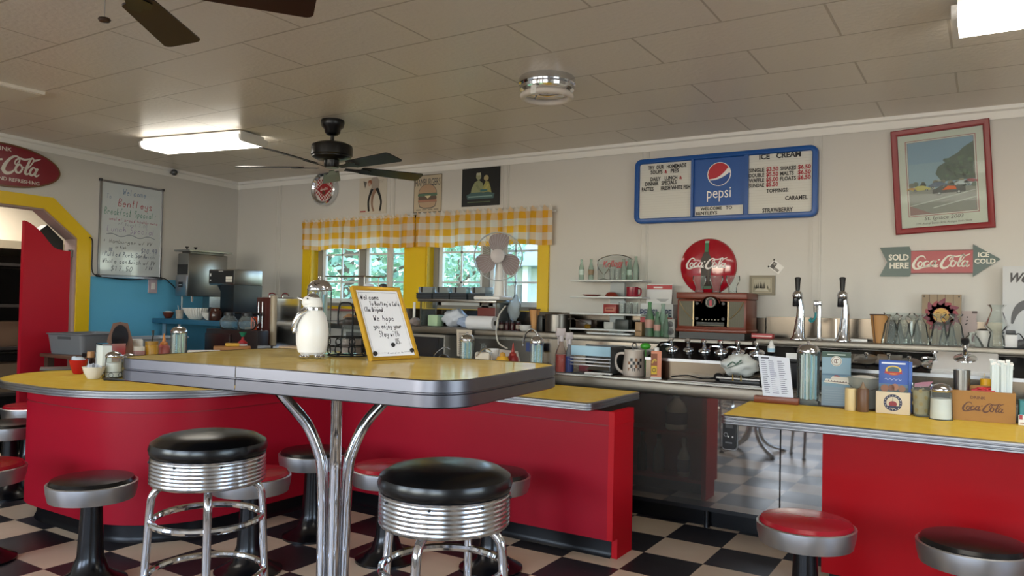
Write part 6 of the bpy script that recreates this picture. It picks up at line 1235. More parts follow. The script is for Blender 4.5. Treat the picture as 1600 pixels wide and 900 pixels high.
def tumbler(p, r0, r1, h, label, name='drinking_glass', group=None, waist=False, m=None):
    t = thing(name, label, 'glass', p, 0, group); pr = [(r0*.95, 0), (r0, .004), (r0*1.02, h*.1)]+([(r0*1.02, h*.35), (r1*1.05, h*.75), (r1, h)] if waist else [(r1, h)])
    MB().lathe(pr, 24, cap1=False).build('glass_body', m or GLASS, t); MB().lathe([(0, .004), (r0*.95, .004), (r0*.95, .012), (0, .012)], 20).build('glass_base', GLASS, t); return t
tumbler(sh(956, 3, .05), .015, .02, .09, 'slim clear glass beside the sundae dish on the top shelf'); tumbler(sh(964, 3, .05), .015, .019, .085, 'slim clear glass next to the right-hand bottles on the top shelf')
p = ony(959, 437, 5.06); t = thing('mirror_sign', 'chrome-edged arched clear sign with red script on the top shelf', 'sign', (p.x, 5.075, zs[3]+.0006)); hw_, hh_ = .135, .19
arch = [(-hw_, .0), (-hw_, .145), (-hw_*.6, .17), (0, .185), (hw_*.6, .175), (hw_, .15), (hw_, 0)]
MB().slab(arch, -.004, 0).build('pane', glass('sign_acrylic', 'e6e2de', .72), t); MB().tube([(x, -.002, z) for x, z in spline(arch[1:-1], 4)], .004, 6).build('chrome_edge', CHROME, t); MB().tube([(-hw_, -.002, .07), (-hw_, -.002, .145)], .004, 6).build('chrome_edge', CHROME, t)
a = Art(); a.text("Kellogg's", 0, .10, .045, 'a3182a', 1, .19, 'c', shear=.3, bold=.02, rot=.06); a.rect(-.04, .152, .04, .156, '9a9a98', 1); a.build('lettering', t, (0, -.0045, 0))
t = bowl(sh(925, 2, .06), .07, .012, 'flat red dish on the second shelf', mat('red_dish', '8c2018', .3), name='dish'); t = bowl(sh(956, 2, .06), .05, .03, 'upturned red-brown bowl on the second shelf', mat('red_dish2', '7c2a1c', .3)); t.rotation_euler = (PI, 0, 0); t.location.z += .0305
def mug(p, r, h, label, m, side=1):
    t = thing('mug', label, 'mug', p, 0); MB().lathe([(r*.96, 0), (r, .005), (r, h), (r*.92, h), (r*.9, .01), (0, .008)], 24).build('mug_body', m, t); MB().tube(spline([(side*r*.95, 0, h*.85), (side*r*1.45, 0, h*.8), (side*r*1.55, 0, h*.5), (side*r*1.4, 0, h*.22), (side*r*.95, 0, h*.18)], 4), .006, 8).build('handle', m, t)
    return t
t = mug(sh(988, 2, .05), .042, .068, 'red mug with a dark print at the right of the second shelf', mat('mug_red', '841a2c', .25)); a = Art(); a.rect(-.028, .014, .02, .056, '241a3a', 1); a.rect(-.036, .02, -.03, .05, 'c49a5a', 1); o = a.build('print', t)
for v in o.data.vertices: v.co.y -= math.sqrt(max(0, .0424**2-v.co.x**2))
t = box_thing('tin_box', 'red tin box with pale lettering on the third shelf', 'tin', sh(956, 1, .05), .10, .06, .065, mat('tin_red', '84201c', .35), .004, 0); a = Art(); a.rect(-.036, .014, .036, .042, 'a8604a', 1); a.rect(-.028, .022, .028, .034, '74241c', 2); a.build('tin_print', t, (0, -.0302, 0))
tumbler(sh(972, 1, .05), .02, .022, .085, 'tall clear glass right of the red tin, third shelf', m=GLASS); tumbler(sh(982, 1, .05), .02, .022, .082, 'second clear glass from the tin on the third shelf'); tumbler(sh(993, 1, .05), .018, .02, .08, 'clear glass at the right end of the third shelf')
t = thing('candle_dish', 'dark box with a gold-topped candle dish on the lowest shelf of the rack', 'box', sh(915, 0, .05), 0); MB().rbox(-.055, -.04, 0, .07, .05, .062, .003).build('dark_box', mat('choc_box', '2a1c16', .3), t); MB().lathe([(.02, 0), (.024, .02), (.015, .03)], 18, (.052, -.062, .0)).build('gold_cup', mat('gold_cup', 'b08a34', .25, .8), t); MB().rod((-.06, -.045, .06), (.04, -.05, .035), .004).build('metal_rod', STEEL, t)
box_thing('dark_camera_box', 'dark green-black box on the right of the lowest shelf', 'box', sh(975, 0, .06), .1, .06, .07, mat('green_black', '1c2624', .4), .004, 0)
box_thing('small_card', 'pale card with a dark sketch leaning on the lowest shelf post', 'card', sh(952, 0, .03), .07, .008, .05, mat('card_gray', 'a9a9a4', .6), .002, 0)
box_thing('tan_box', 'narrow tan box with a dark face on the ledge right of the shelf rack', 'box', ledge(1001, 4.97), .05, .08, .095, mat('tan_box', '9a7a58', .5), .003, 0)
# soda bottles and carton
p = ledge(1027, 5.08); t = thing('soda_carton', 'white and red soda carton behind the green bottles', 'carton', p, 0); k = mpp(p); hw_ = 25*k; H = ony(1030, 444, 5.04).z-LZ
MB().rbox(-hw_, -.04, 0, hw_*1.15, .06, H*.62, .003).build('carton_body', mat('carton_white', 'cfd0d2', .5), t); MB().add([(-hw_*.75, 0, H*.6), (hw_*.9, 0, H*.6), (hw_*.95, 0, H), (-hw_*.7, 0, H), (-hw_*.75, .012, H*.6), (hw_*.9, .012, H*.6), (hw_*.95, .012, H), (-hw_*.7, .012, H)], [(0, 1, 2, 3), (4, 7, 6, 5), (0, 4, 5, 1), (1, 5, 6, 2), (2, 6, 7, 3), (3, 7, 4, 0)]).build('carton_handle', MATS['carton_white'], t)
a = Art(); a.rect(-hw_*.72, H*.9, hw_*.94, H*.985, 'a8202a', 1); a.rect(-.03, H*.925, .035, H*.955, 'dcd4d2', 2)
a.poly([(-hw_*.1, H*.72), (hw_*.75, H*.72), (hw_*.5, H*.66), (hw_*.2, H*.66)], '9a9c9e', 1); a.rect(-hw_*.98, H*.2, -hw_*.35, H*.36, 'a3202a', 42); a.rect(hw_*.65, H*.2, hw_*1.12, H*.36, 'a3202a', 42); a.text('PEPSI', -hw_*.95, H*.38, H*.13, '16294f', 60, hw_*1.1, bold=.03); a.text('PE', hw_*.68, H*.38, H*.13, '16294f', 60, hw_*.42, bold=.03); 
o = a.build('carton_print', t, (0, -.0006, 0))
for v in o.data.vertices:
    if v.co.z < H*.6: v.co.y -= .012
for pxa, Y, h, m, lb in ((1015, 4.93, .235, GREENG, 'tall green glass bottle at left of the bottle group by the radio'), (1027, 4.90, .17, GREENG, 'shorter green bottle with a pale pink label in front by the radio'), (1036, 4.96, .225, GREENISH, 'tall clear greenish bottle close to the small speaker'), (1041, 4.90, .15, GREENG, 'short dark green bottle nearest the small speaker')):
    cola_bottle(ledge(pxa, Y), h, lb, m, mat('label_rose', 'b98a80', .5) if pxa in (1015, 1027) else None)
p = ledge(1050, 4.93); t = thing('mini_speaker', 'small gray speaker with two black cones left of the wooden radio', 'speaker', p, 0); MB().rbox(-.03, -.03, 0, .03, .04, .125, .005).build('cabinet', mat('speaker_gray', '8f8d88', .4), t)
for z, r_ in ((.088, .02), (.04, .024)): MB().lathe([(r_, 0), (r_, .004), (r_*.4, -.002+.006), (0, .006)], 22, T=Matrix.Translation((0, -.03, z)) @ Matrix.Rotation(PI/2, 4, 'X')).build('cone', BLACK, t)
# wooden radio
xa_, xb_ = ony(1058, 490, 4.88).x, ony(1166, 490, 4.88).x; RX = (xa_+xb_)/2; w = (xb_-xa_)/2; rb = 1.088-LZ; rt = ony(1110, 457, 4.88).z-LZ; DP = .26
t = thing('wooden_radio', 'red-brown wooden retro radio with an arched dial on the ledge', 'radio', (RX, 4.88, LZ)); MB().box(-w*.95, .01, 0, w*.95, DP-.0, rb).build('shadow_band', BLACK, t)  # black block under the cabinet stands in for the shadow band below the radio
MB().rbox(-w, 0, rb, w, DP, rt-.045, .006).build('cabinet', REDWOOD, t); MB().rbox(-w-.006, -.008, rt-.043, w+.006, DP, rt, .006).build('lid', REDWOOD, t); MB().rbox(-w-.006, -.01, rb-.004, w+.006, DP, rb+.02, .006).build('base_mould', REDWOOD, t)
za, zb = rb+.035, rt-.058; 
for s in (-1, 1):
    a = Art(.0012); a.rect(s*w*.72-w*.22, za, s*w*.72+w*.22, zb, '4a4632', 1)
    for k in range(14): a.rect(s*w*.72-w*.2+w*.4*k/14, za+.003, s*w*.72-w*.2+w*.4*k/14+.002, zb-.003, '5c573e', 2)
    a.build('grille_cloth', t, (0, -.0005, 0)); MB().slab(rpoly([(-w*.48, za), (w*.48, za), (w*.48, zb), (w*.28, zb), (w*.24, zb+.02), (0, zb+.034, .02), (-w*.24, zb+.02), (-w*.28, zb), (-w*.48, zb)], 6), -.01, 0).build('dial_plate', mat('dial_dark', '3a3830', .3, .4), t)
for s in (-1, 1):
    b = MB(); b.tube(spline([(s*w*.93, -.004, zb), (s*w*.78, -.004, (za+zb)/2+.02), (s*w*.5, -.004, za+.04)][::1], 5), .004, 6); b.box(s*w*.5-.004, -.008, za, s*w*.5+.004, 0, zb)
    b.build('trim_bars', mat('brass_trim', '9c8a6a', .35, .6), t); MB().tube([(w*.26*math.cos(q), -.011, zb-.012+.045*math.sin(q)) for q in [PI*i/20 for i in range(21)]], .004, 6).build('dial_arch', REDWOOD, t)
a = Art(.0008); a.disc(0, zb-.006, .034, '22221e', 1, 1.1, 1); a.ring(0, zb-.006, .027, .031, '8a8878', 2); a.poly([(-.006, zb-.03), (.012, zb-.03), (.008, zb+.012), (-.008, zb+.004)], 'a82a3a', 3); a.rect(-w*.4, za+.012, w*.4, za+.028, '16160f', 1); a.rect(-w*.4, za+.006, w*.4, za+.009, '8a8672', 1)
for k in range(6): a.disc(-w*.22+w*.09*k, za+.044, .0045, '8a8672', 1, n=10)
a.build('dial_print', t, (0, -.0105, 0))
for x, z in ((-w*.38, zb-.014), (w*.38, zb-.014), (-w*.38, za+.05), (w*.38, za+.05)): MB().lathe([(.011, 0), (.01, .012), (0, .013)], 16, T=Matrix.Translation((x, -.0105, z)) @ Matrix.Rotation(PI/2, 4, 'X')).build('knob', BLACK, t)
for pxa, lb in ((1093, 'left of three flared clear soda glasses on the wooden radio'), (1119, 'middle of three flared clear soda glasses on the wooden radio'), (1145, 'right of three flared clear soda glasses on the wooden radio')):
    q = ony(pxa, 450, 4.96); tumbler((q.x, 4.96, LZ+rt+.0008), .026, .043, .112, lb, 'soda_glass', 'soda glasses on the radio', True)
# ------------------------------------------------------------------ raised ledge: taps, glasses, plaques
RZ = 1.0588
def rl(px, Y): q = ony(px, 530, Y); q.z = RZ; return q
def beer_tap(p, label):
    t = thing('drink_tap', label, 'tap', p, .25, 'chrome drink taps'); H = .40; b = MB()
    P = [(0, 0, 0), (.004, 0, .03), (.008, 0, .10), (.012, 0, .16), (.010, 0, .21), (0, 0, .265)]; b.tube(spline(P, 5), [.045, .044, .042, .04, .038, .036, .034, .032, .030, .029, .028, .027, .026, .025, .0245, .024, .0235, .023, .0225, .022, .022, .022, .022, .022, .022, .022], 24); b.build('column', CHROME, t)
    MB().lathe([(.046, 0), (.047, .006), (.044, .012)], 26).build('base_flange', CHROME, t)
    MB().ball((-.006, -.006, .272), (.031, .031, .034), seg=20, rings=14).build('faucet_body', CHROME, t); MB().lathe([(.015, .205), (.018, .21), (.016, .255)], 16, (-.018, -.022, 0)).build('spout', mat('spout_dark', '2b2b2f', .25, .6), t)
    MB().lathe([(.012, .30), (.013, .315), (.016, .36), (.019, .378), (.012, .384), (0, .385)], 18, T=Matrix.Translation((-.006, -.006, 0))).build('tap_handle', BLACK, t); return t
beer_tap(rl(1247, 4.91), 'chrome curved drink tap with a black handle, left of the pair'); beer_tap(rl(1317, 4.91), 'chrome curved drink tap with a black handle, right of the pair')
t = thing('water_tap', 'thin straight chrome tap with a teal lever between the two big taps', 'tap', rl(1280, 4.93), 0); MB().rod((0, 0, 0), (0, 0, .235), .0125, 18).build('column', CHROME, t); MB().lathe([(.022, 0), (.02, .008), (.013, .012)], 20).build('base_flange', CHROME, t); MB().rbox(-.035, -.014, .21, .014, .014, .243, .006).build('tap_head', CHROME, t); MB().lathe([(.009, .17), (.01, .21)], 12, (-.025, 0, 0)).build('spout', STEELD, t); MB().tube(spline([(-.022, 0, .175), (-.024, -.004, .14), (-.04, -.006, .115), (-.055, -.006, .12), (-.045, -.006, .135)], 4), .007, 8).build('lever', mat('teal_plastic', '1f7f86', .35), t)
for i, (pxa, Y, s) in enumerate(((1270, 5.06, .1), (1300, 5.06, -.2), (1332, 5.03, .15))):
    t = box_thing('paper_sheets', ('left', 'middle', 'right')[i]+' loose stack of white papers on the ledge behind the taps', 'papers', rl(pxa, Y), .16, .12, .008+.004*i, PAPER, .002, s)
t = box_thing('red_box', 'flat red and white box on the ledge right below the radio', 'box', rl(1192, 4.92), .13, .06, .03, mat('flat_red_box', 'a83a3c', .4), .003, 0); a = Art(); a.rect(-.06, .011, .06, .017, 'd8c4c0', 1); a.build('print', t, (0, -.0305, 0))
cone_holder(rl(1375, 4.98), .165, .035, .055, 'orange-tan cone holder on the ledge left of the upturned glasses'); 
UG = [(.048, 0), (.049, .003), (.047, .02), (.036, .075), (.03, .115), (.018, .135), (.012, .145), (.014, .155), (.034, .170), (.037, .175), (.036, .179), (0, .179)]
rfu = lambda a, z: 1+.03*math.cos(a*8)*(1 if z < .14 else .2)
def up_glass(p, label, k=1):
    t = thing('sundae_glass', label, 'glass', p, 0, 'upturned sundae glasses'); MB().lathe([(r*k, z*k) for r, z in UG], 32, rf=rfu, cap0=False).build('glass_body', GLASS, t); return t
g0 = up_glass(rl(1391, 4.92), 'upturned sundae glass, first from the left in the front row')
for pxa, Y, lb in ((1411, 4.91, 'second'), (1438, 4.93, 'third'), (1467, 4.91, 'fourth'), (1493, 4.93, 'fifth')): dup(g0, rl(pxa, Y), 'upturned sundae glass, %s from the left in the front row' % lb)
for pxa, Y, lb in ((1400, 5.03, 'left'), (1427, 5.04, 'middle'), (1481, 5.04, 'right')): dup(g0, rl(pxa, Y), 'upturned sundae glass, %s one of the back row' % lb, scale=.93)
x0, x1 = ony(1440, 495, 5.10).x, ony(1502, 495, 5.10).x; w = (x1-x0)/2; zt = ony(1470, 460, 5.10).z-RZ; t = thing('sun_plaque', 'square wooden plaque painted with a red-rayed yellow sun', 'plaque', ((x0+x1)/2, 5.11, RZ)); MB().rbox(-w, 0, 0, w, .02, zt, .003).build('boards', mat('plaque_wood', 'a08c74', .6, vary=.3), t); a = Art(); cz = zt*.58
for k in range(4): a.rect(-w+2*w*(k+.95)/5, 0, -w+2*w*(k+.95)/5+.003, zt, '5c4a3c', 1)
for k in range(14):
    q = 2*PI*k/14+.1; L_ = w*(1.0 if k % 2 else .86); c0, s0 = math.cos(q), math.sin(q); a.stroke([(c0*w*.38, cz+s0*w*.38), (c0*w*.6-s0*.01, cz+s0*w*.6+c0*.01), (c0*L_+s0*.006, cz+s0*L_-c0*.006)], [.05, .045, .004], ('8c2436', '74203a')[k % 2], 2)
a.disc(0, cz, w*.44, '8c3a3c', 3); a.disc(0, cz, w*.41, 'c99a42', 4)
for s in (-1, 1): a.stroke([(s*w*.08, cz+.012), (s*w*.18, cz+.018), (s*w*.28, cz+.01)], .003, '6a4520', 5); a.stroke([(s*w*.1, cz+.002), (s*w*.18, cz+.006), (s*w*.26, cz+.0)], .002, '6a4520', 5)
a.stroke([(0, cz+.01), (-.004, cz-.018), (.006, cz-.018)], .004, '8a5c28', 5); a.stroke([(-.02, cz-.036), (0, cz-.042), (.02, cz-.036)], .005, '7c2a24', 5)
for s in (-1, 1): a.disc(s*w*.88, zt-.012, .005, '3a332c', 2, n=10)
a.build('painting', t, (0, -.0006, 0))
x0, x1 = ony(1503, 505, 5.12).x, ony(1527, 505, 5.12).x; t = thing('flower_plaque', 'pale plaque with torn edges and dark red leaf marks right of the sun plaque', 'plaque', ((x0+x1)/2-.02, 5.14, RZ)); w = (x1-x0)/2+.02; zt = ony(1515, 486, 5.12).z-RZ
MB().slab([(-w, 0), (w*.9, 0), (w, zt*.2), (w*.92, zt*.4), (w*1.02, zt*.6), (w*.9, zt*.8), (w, zt), (-w, zt)], 0, .012).build('board', mat('plaque_pale', 'b5a4a2', .6, vary=.1), t); a = Art(); a.rect(w*.55, zt*.93, w*1.0, zt, '4a3836', 1)
for k in range(4): a.stroke([(-w*.1+.018*k, zt*.08), (-w*.0+.018*k, zt*.2), (w*.15+.016*k, zt*.28)], [.008, .003], '74304a', 1)
for k in range(3): a.stroke([(-w*.05+.006*k, zt*(.6+.1*k)), (w*.15, zt*(.64+.1*k))], .006, '2c2228', 1)
a.build('painting', t, (0, -.0006, 0))
p = rl(1519, 4.94); t = thing('glass_dish', 'squat clear glass dish upturned right of the sundae glasses', 'dish', p, 0); MB().lathe([(.055, 0), (.053, .01), (.032, .05), (.016, .066), (.02, .075), (.02, .079), (0, .079)], 28, rf=rfu, cap0=False).build('glass_body', GLASS, t)
p = rl(1537, 5.02); t = mug(p, .042, .09, 'white mug behind the squat glass dish', mat('mug_white', 'd9d6d2', .3), -1); MB().ball((0, 0, .088), (.036, .036, .012), seg=14, rings=6).build('dark_filling', mat('dark_filling', '2c2420', .6), t)
p = rl(1557, 4.93); t = thing('tulip_glass', 'clear tulip glass standing upturned under another one', 'glass', p, 0, 'stacked tulip glasses'); MB().lathe([(.04, 0), (.042, .01), (.036, .05), (.03, .07), (.036, .085), (.035, .088), (0, .088)], 28, rf=rfu, cap0=False).build('glass_body', GLASS, t)
t = thing('tulip_glass', 'clear tulip-shaped hurricane glass stacked on top of another glass', 'glass', p+Vector((0, 0, .0885)), 0, 'stacked tulip glasses'); MB().lathe([(.03, 0), (.05, .02), (.058, .032), (.05, .045), (.034, .09), (.026, .115), (.03, .13), (.047, .145)], 28, rf=rfu, cap1=False).build('glass_body', GLASS, t)
p = rl(1580, 4.91); t = thing('white_shaker', 'white squarish shaker with a black cap in front of the script poster', 'shaker', p, 0); MB().rbox(-.03, -.025, 0, .03, .025, .075, .008).build('shaker_body', mat('shaker_white', 'd6d4d4', .4), t); MB().rbox(-.024, -.02, .075, .02, .02, .098, .005).build('cap', mat('cap_dark', '3a3a3e', .4), t); MB().rbox(-.035, -.03, -.0, .035, .03, .008, .003).build('base', BLACK, t)
p = rl(1600, 4.90); t = thing('small_device', 'small dark knobbed gadget at the right picture edge on the ledge', 'gadget', p, 0); MB().rbox(-.03, -.02, 0, .04, .03, .05, .01).build('case', mat('device_gray', '44424a', .4), t); MB().lathe([(.02, 0), (.018, .01), (0, .012)], 18, T=Matrix.Translation((-.008, -.02, .025)) @ Matrix.Rotation(PI/2, 4, 'X')).build('knob', BLACK, t); MB().tube(spline([(0, 0, .05), (-.02, -.01, .08), (-.04, -.01, .075)], 4), .003, 6).build('wire', BLACK, t)
# ------------------------------------------------------------------ on the right counter
RCZ = ZT+.001
def rc(px, py): p = onz(px, py, RCZ); return p, mpp(p)
a0, a1 = onz(1178, 628, RCZ), onz(1248, 632, RCZ); p = (a0+a1)/2; k = mpp(p); t = thing('menu_holder', 'reddish wooden block holding a printed menu card at the counter end', 'menu holder', p, frz(p)*.25); MB().rbox(-33*k, -.022, 0, 34*k, .022, .034, .004).build('wood_block', mat('holder_wood', '7a3a1e', .35, vary=.2), t)
cd = MB().slab([(-.062, 0), (.092*.93, 0), (.055, .205), (-.10, .215)], -.0015, .0015).build('menu_card', mat('card_white', 'd6d9e4', .45), t, (-.002, 0, .03)); a = Art()
for k_ in range(17):
    z = .02+.0102*k_; sh_ = -.19*z; a.rect(-.05+sh_, z, -.05+sh_+random.uniform(.02, .03), z+.003, '5a5c74', 1); a.rect(-.012+sh_, z, -.012+sh_+random.uniform(.02, .032), z+.003, '7a7c98', 1); a.rect(.032+sh_, z, .032+sh_+random.uniform(.02, .034), z+.003, '5a5c74', 1)
a.rect(-.085, .196, -.045, .203, '2a2c3a', 1); a.build('menu_print', cd, (0, -.002, 0)); cd.rotation_euler = (math.radians(-14), 0, 0)
p, k = rc(1262, 631); straw_jar(p, 98*k, 17.5*k, 'large glass straw dispenser on the right counter by the menu card', 16, 12)
p, k = rc(1306, 634); t = thing('ferry_brochure', 'gray-blue brochure stand with a white ferry boat picture', 'brochure', p, frz(p)); MB().rbox(-21*k, -.004, 0, 21*k, .03, 84*k, .002).build('brochure_stack', mat('brochure_blue', '7a98aa', .4), t); a = Art(); W_, H_ = 21*k, 84*k
a.rect(-W_, H_*.9, W_, H_, '2f4a40', 1); a.rect(-W_*.62, H_*.94, W_*.62, H_*.96, 'b8c4be', 2); a.rect(-W_, H_*.45, W_, H_*.6, '6a8698', 1); a.rect(-W_, H_*.56, W_, H_*.585, '4f6f88', 2); a.rect(-W_, 0, W_, H_*.36, '8497a6', 1); a.disc(0, H_*.83, W_*.38, 'd4d2ca', 2); a.ring(0, H_*.83, W_*.3, W_*.33, '6a4a42', 3); a.stroke([(-W_*.15, H_*.86), (W_*.15, H_*.86)], .004, '6a4a42', 3, 0); a.stroke([(0, H_*.86), (0, H_*.79)], .004, '6a4a42', 3, 0); a.stroke([(-W_*.15, H_*.84), (-W_*.15, H_*.8), (W_*.1, H_*.8)], .003, '6a4a42', 3, 0)
a.poly([(-W_*.85, H_*.43), (W_*.95, H_*.40), (W_*.95, H_*.48), (-W_*.7, H_*.5)], 'd8d2c6', 3); a.poly([(-W_*.4, H_*.5), (W_*.9, H_*.48), (W_*.8, H_*.535), (-W_*.25, H_*.545)], 'cfc8bc', 3); a.poly([(-W_*.2, H_*.545), (W_*.3, H_*.54), (W_*.1, H_*.57), (-W_*.1, H_*.57)], '8a3238', 3); a.stroke([(-W_*.75, H_*.455), (W_*.9, H_*.435)], .003, '5c3a34', 4, 0)
for k_ in range(7): a.rect(-W_*.55+W_*.2*k_, H_*.462-.0008*k_, -W_*.48+W_*.2*k_, H_*.475-.0008*k_, '3f3a3c', 4)
for k_ in range(6): a.rect(-W_*.8, H_*(.06+.045*k_), W_*.75, H_*(.065+.045*k_), '9fb0bc', 2)
a.build('cover_print', t, (0, -.0045, 0))
p, k = rc(1350, 637); t = thing('metal_bucket', 'small galvanized bucket behind the cream and brown bottles', 'bucket', p, frz(p)); R0, R1, H_ = 17*k, 23.5*k, 47*k; GAL = mat('galvanized', 'b4b8b4', .4, .35, vary=.25, vscale=20); MB().lathe([(R0, 0), (R0*1.02, .004), (R1*.9, H_*.72), (R1*.93, H_*.74), (R1, H_), (R1*.96, H_), (R0*.94, .01), (0, .008)], 34).build('bucket_body', GAL, t); MB().tube([(R1*math.cos(2*PI*i/34), R1*math.sin(2*PI*i/34), H_) for i in range(34)], .004, 6, closed=True).build('rim', GAL, t); MB().tube(spline([(-R1, 0, H_*.8), (-R1*.6, -R1*.85, H_*.66), (0, -R1*1.05, H_*.6), (R1*.6, -R1*.85, H_*.66), (R1, 0, H_*.8)], 5), .002, 6).build('bail_handle', STEEL, t); MB().ball((0, 0, H_*.97), (R1*.8, R1*.8, .016), seg=16, rings=6).build('napkins', mat('bucket_napkin', 'd8d4cc', .8), t)
p, k = rc(1329, 641); t = thing('cream_bottle', 'plain cream-coloured cylinder bottle in front of the bucket', 'bottle', p, 0); MB().lathe([(8.2*k, 0), (8.5*k, .004), (8.5*k, 33*k), (7.8*k, 34.5*k), (0, 34.5*k)], 24).build('bottle_body', mat('cream_plastic', 'd8c08c', .4), t)
p, k = rc(1348, 643); t = thing('brown_squeeze_bottle', 'brown chocolate squeeze bottle with a dark pointed tip', 'bottle', p, 0); MB().lathe([(8.2*k, 0), (8.6*k, .004), (8.6*k, 34*k), (7.6*k, 36*k), (0, 36*k)], 24).build('bottle_body', mat('choc_brown', '6a4a34', .4), t); MB().lathe([(5.5*k, 35.5*k), (3*k, 40*k), (1*k, 46*k), (0, 46*k)], 16).build('pointed_tip', mat('choc_tip', '8a735c', .4), t)
p, k = rc(1396, 646); t = thing('brochure_holder', 'blue brochures in a beige pocket holder with a round logo', 'brochure holder', p, frz(p)-.1); W_, H_ = 24*k, 34*k; MB().rbox(-W_, -.03, 0, W_, .03, H_, .002).build('pocket', mat('pocket_beige', 'd8c7ab', .5), t); Hb = 83*k; MB().rbox(-W_*.86, -.018, .01, W_*.86, -.006, Hb, .002).build('brochure', mat('brochure_royal', '1f4aa0', .4), t); MB().rbox(-W_*.6, .0, .01, W_*1.06, .012, Hb*.985, .002).build('brochure', mat('brochure_royal2', '3a62b0', .4), t)
a = Art(.0005); a.rect(-W_*.7, Hb*.93, W_*.7, Hb*.96, 'd4dcec', 1); a.disc(0, Hb*.8, W_*.5, 'b03428', 1, 1, .55); a.disc(0, Hb*.82, W_*.46, 'd8b84a', 2, 1, .6); a.disc(0, Hb*.82, W_*.36, '3a5c6a', 3, 1, .55); a.poly([(-W_*.55, Hb*.755), (W_*.55, Hb*.755), (W_*.45, Hb*.79), (-W_*.45, Hb*.79)], 'b03428', 4); a.stroke([(-W_*.5+W_*.08*i, Hb*.645+.004*math.sin(i*2.1)) for i in range(13)], .0014, 'c4d0ea', 1)
a.rect(-W_*.86, H_, W_*.86, Hb*.56, '4a6a8c', 1); a.rect(-W_*.86, H_, W_*.86, Hb*.5, '3a4c54', 2)
for x, z, r_, c_ in ((-.5, .0, .24, '8a5a44'), (-.1, .05, .2, '7a4c3c'), (.1, .1, .22, '9a6a54'), (.5, .02, .22, '8a6450')): a.disc(x*W_, H_+.016+z*W_, r_*W_, c_, 3, n=16)
a.build('cover_print', t, (0, -.0185, 0)); a = Art(.0005); zc = H_*.52; a.disc(0, zc, W_*.54, '23284a', 1); a.disc(0, zc, W_*.38, 'cfc0a8', 2); a.disc(0, zc-.006, W_*.24, '8c2630', 3, 1, .8); a.rect(-.001, zc, .001, zc+W_*.36, '23284a', 4)
for k_ in range(16):
    q = 2*PI*k_/16; a.rect(W_*.46*math.cos(q)-.0016, zc+W_*.46*math.sin(q)-.002, W_*.46*math.cos(q)+.0016, zc+W_*.46*math.sin(q)+.002, 'c8c4c4', 2)
a.rect(-W_*.3, zc-W_*.33, W_*.3, zc-W_*.2, '23284a', 4); a.build('round_logo', t, (0, -.0305, 0))
p, k = rc(1440, 650); t = tumbler(p, 12*k, 15.5*k, 50*k, 'clear plastic cup with tan dots holding a pink napkin', 'dotted_cup'); b = MB(); q0 = 50*k
for i in range(6):
    for j in range(4):
        a_ = i*1.05+j*.5; z_ = q0*(.2+.2*j); r_ = (12+3.5*z_/q0)*k*1.02; c0 = Vector((r_*math.cos(a_), r_*math.sin(a_), z_)); tx = Vector((-math.sin(a_), math.cos(a_), 0)); b.add([c0+tx*.008*math.cos(2*PI*m_/10)+Vector((0, 0, .009*math.sin(2*PI*m_/10))) for m_ in range(10)], [tuple(range(10))])
b.build('dots', mat('dot_tan', '9a8a5c', .5), t); MB().lathe([(0, .01), (11*k, .01), (13*k, q0*.8), (0, q0*.82)], 20).build('contents', mat('cup_contents', 'b8ac8c', .8, vary=.3, vscale=30), t); MB().add([(-.03, -.02, q0*.9), (.03, -.03, q0*.95), (.045, .0, q0*1.1), (.0, .02, q0*1.05), (-.03, .01, q0)], [(0, 1, 2), (0, 2, 3), (0, 3, 4)]).build('pink_napkin', mat('pink_napkin', 'c08a9c', .8), t)
p, k = rc(1470, 655); shaker(p, 56*k, 16.5*k, 'large sugar shaker with a chrome lid left of the wooden crate', .58)
a0, a1 = onz(1487, 655, RCZ), onz(1587, 663, RCZ); ex = (a1-a0); CW = ex.length; ex.normalize(); nrm = Vector((-ex.y, ex.x, 0)); crz = math.atan2(ex.y, ex.x); cc_ = (a0+a1)/2; k = mpp(cc_); H_ = 47*k
t = thing('wooden_crate', 'wooden soft drink caddy box holding straws, on the right counter', 'crate', cc_, crz); hw_ = CW/2; CRW = mat('crate_wood', 'a8742c', .5, vary=.25, vscale=10); D_ = .11
MB().box(-hw_, 0, 0, hw_, .009, H_).build('front_board', CRW, t); MB().box(-hw_, D_-.009, 0, hw_, D_, H_).build('back_board', CRW, t)
for s in (-1, 1): MB().box(s*hw_, .009, 0, s*(hw_-.009), D_-.009, H_).build('side_board', CRW, t)
MB().box(-hw_+.009, .009, 0, hw_-.009, D_-.009, .008).build('bottom_board', CRW, t); MB().slab([(-hw_+.03, H_-.01), (hw_-.03, H_-.01), (hw_*.35, H_+.022), (-hw_*.35, H_+.022)], D_/2-.004, D_/2+.004).build('divider', CRW, t)
a = Art(); a.script(0, H_*.47, CW*.66, '5a3216', 1, -.0, 1.1); a.text('DRINK', -.02, H_*.74, .012, '5a3216', 1, CW*.24, 'c', bold=.02); a.build('burned_lettering', t, (0, -.0006, 0))
Tc = Matrix.Translation(cc_) @ Matrix.Rotation(crz, 4, 'Z')
def cr(x, y, z): return Tc @ Vector((x, y, z))
SP_ = mat('straw_wrapper', 'cfd8d8', .5); sp0 = None
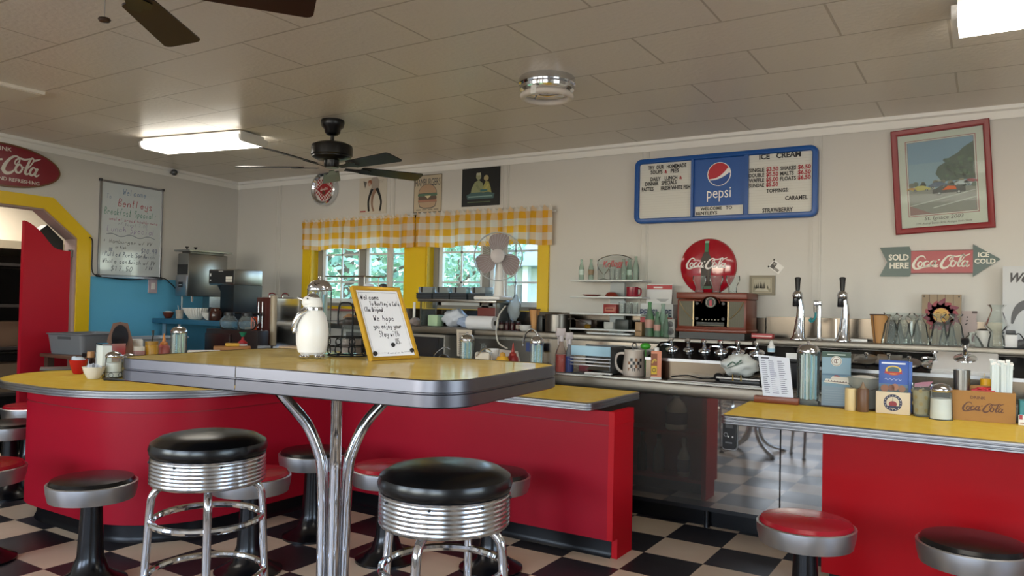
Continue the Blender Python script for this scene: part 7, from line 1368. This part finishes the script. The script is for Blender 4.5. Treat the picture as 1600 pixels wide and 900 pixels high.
for i in range(16):
    x = hw_*(.30+.52*(i % 8)/7); y = D_*(.26 if i < 8 else .74)+random.uniform(-.006, .006); L_ = H_*1.75+random.uniform(-.012, .015); q = cr(x, y, .0085)
    if sp0 is None:
        t = thing('paper_straw', 'paper-wrapped drinking straw standing in the wooden crate', 'straw', q, 0, 'wrapped straws in the wooden crate'); MB().rbox(-.0065, -.003, 0, .0065, .003, L_, .002).build('wrapper', SP_, t); MB().box(-.008, -.001, L_-.002, .008, .001, L_+.008).build('wrapper_end', PAPER, t); sp0 = t
    else: t = dup(sp0, q, 'paper-wrapped drinking straw standing in the wooden crate', crz+random.uniform(-.3, .3), (1, 1, L_/(H_*1.75)))
    t.rotation_euler = (random.uniform(-.03, .03), .05*(x/hw_-.5)*(2.2 if i in (7, 15) else 1), crz+random.uniform(-.4, .4))
q = cr(-hw_*.68, D_*.30, .0085); t = thing('steel_tumbler', 'fluted steel tumbler standing in the left end of the wooden crate', 'tumbler', q, 0); rf_ = lambda a, z: 1+.02*math.cos(a*20); MB().lathe([(.026, 0), (.033, H_*1.6), (.031, H_*1.6), (.025, .01), (0, .01)], 60, rf=rf_).build('tumbler_body', STEEL, t)
q = cr(0, D_*.24, .0085); t = thing('red_sauce_packets', 'heap of red packets inside the crate', 'packets', q, crz); b = MB()
for i in range(7): b.rbox(-.014, -.008, -.004, .014, .008, .004, .003, T=Matrix.Translation((-.03+.01*i, random.uniform(-.005, .005), H_*.98+.004*(i % 3))) @ Matrix.Rotation(random.uniform(-.5, .5), 4, 'Y') @ Matrix.Rotation(random.uniform(-.6, .6), 4, 'Z'))
b.box(-.045, -.012, 0, .045, .012, H_*.97); b.build('packet_heap', mat('packet_bright_red', 'b8242a', .4), t)
q = cr(hw_*.12, D_*.78, .0085); t = thing('yellow_cap_bottle', 'bottle with a bright yellow cap inside the crate', 'bottle', q, 0); MB().lathe([(.02, 0), (.021, H_*1.05), (.015, H_*1.1)], 20).build('bottle_body', mat('mustard', 'b98a22', .3), t); MB().lathe([(.024, H_*1.08), (.024, H_*1.32), (0, H_*1.33)], 22).build('cap', mat('cap_yellow', 'e0a81a', .4), t)
q = cr(-hw_*.12, D_*.76, .0085); t = thing('wooden_stick', 'thin pale stick leaning up out of the crate', 'stick', q, crz); MB().rod((-.01, 0, 0), (.022, 0, H_*1.5), .0025, 6).build('stick_body', mat('stick_pale', 'cdbf9c', .6), t)
a0 = onz(1589, 664, RCZ); p = a0+Vector((.06, .0, 0)); t = thing('teal_napkin_box', 'teal box with a red and white striped base at the right picture edge', 'box', p, crz); MB().rbox(-.05, .01, .0, .07, .09, .105, .004).build('teal_box', mat('teal_card', '2f7f86', .5), t); MB().rbox(-.055, .0, 0, .075, .0095, .045, .002).build('striped_card', PAPER, t); a = Art()
for i in range(5): a.rect(-.052+.024*i, .025, -.04+.024*i, .044, 'a03038', 1)
a.rect(-.05, .008, .07, .012, 'a87a5a', 1); a.build('print', t, (0, -.0006, 0))
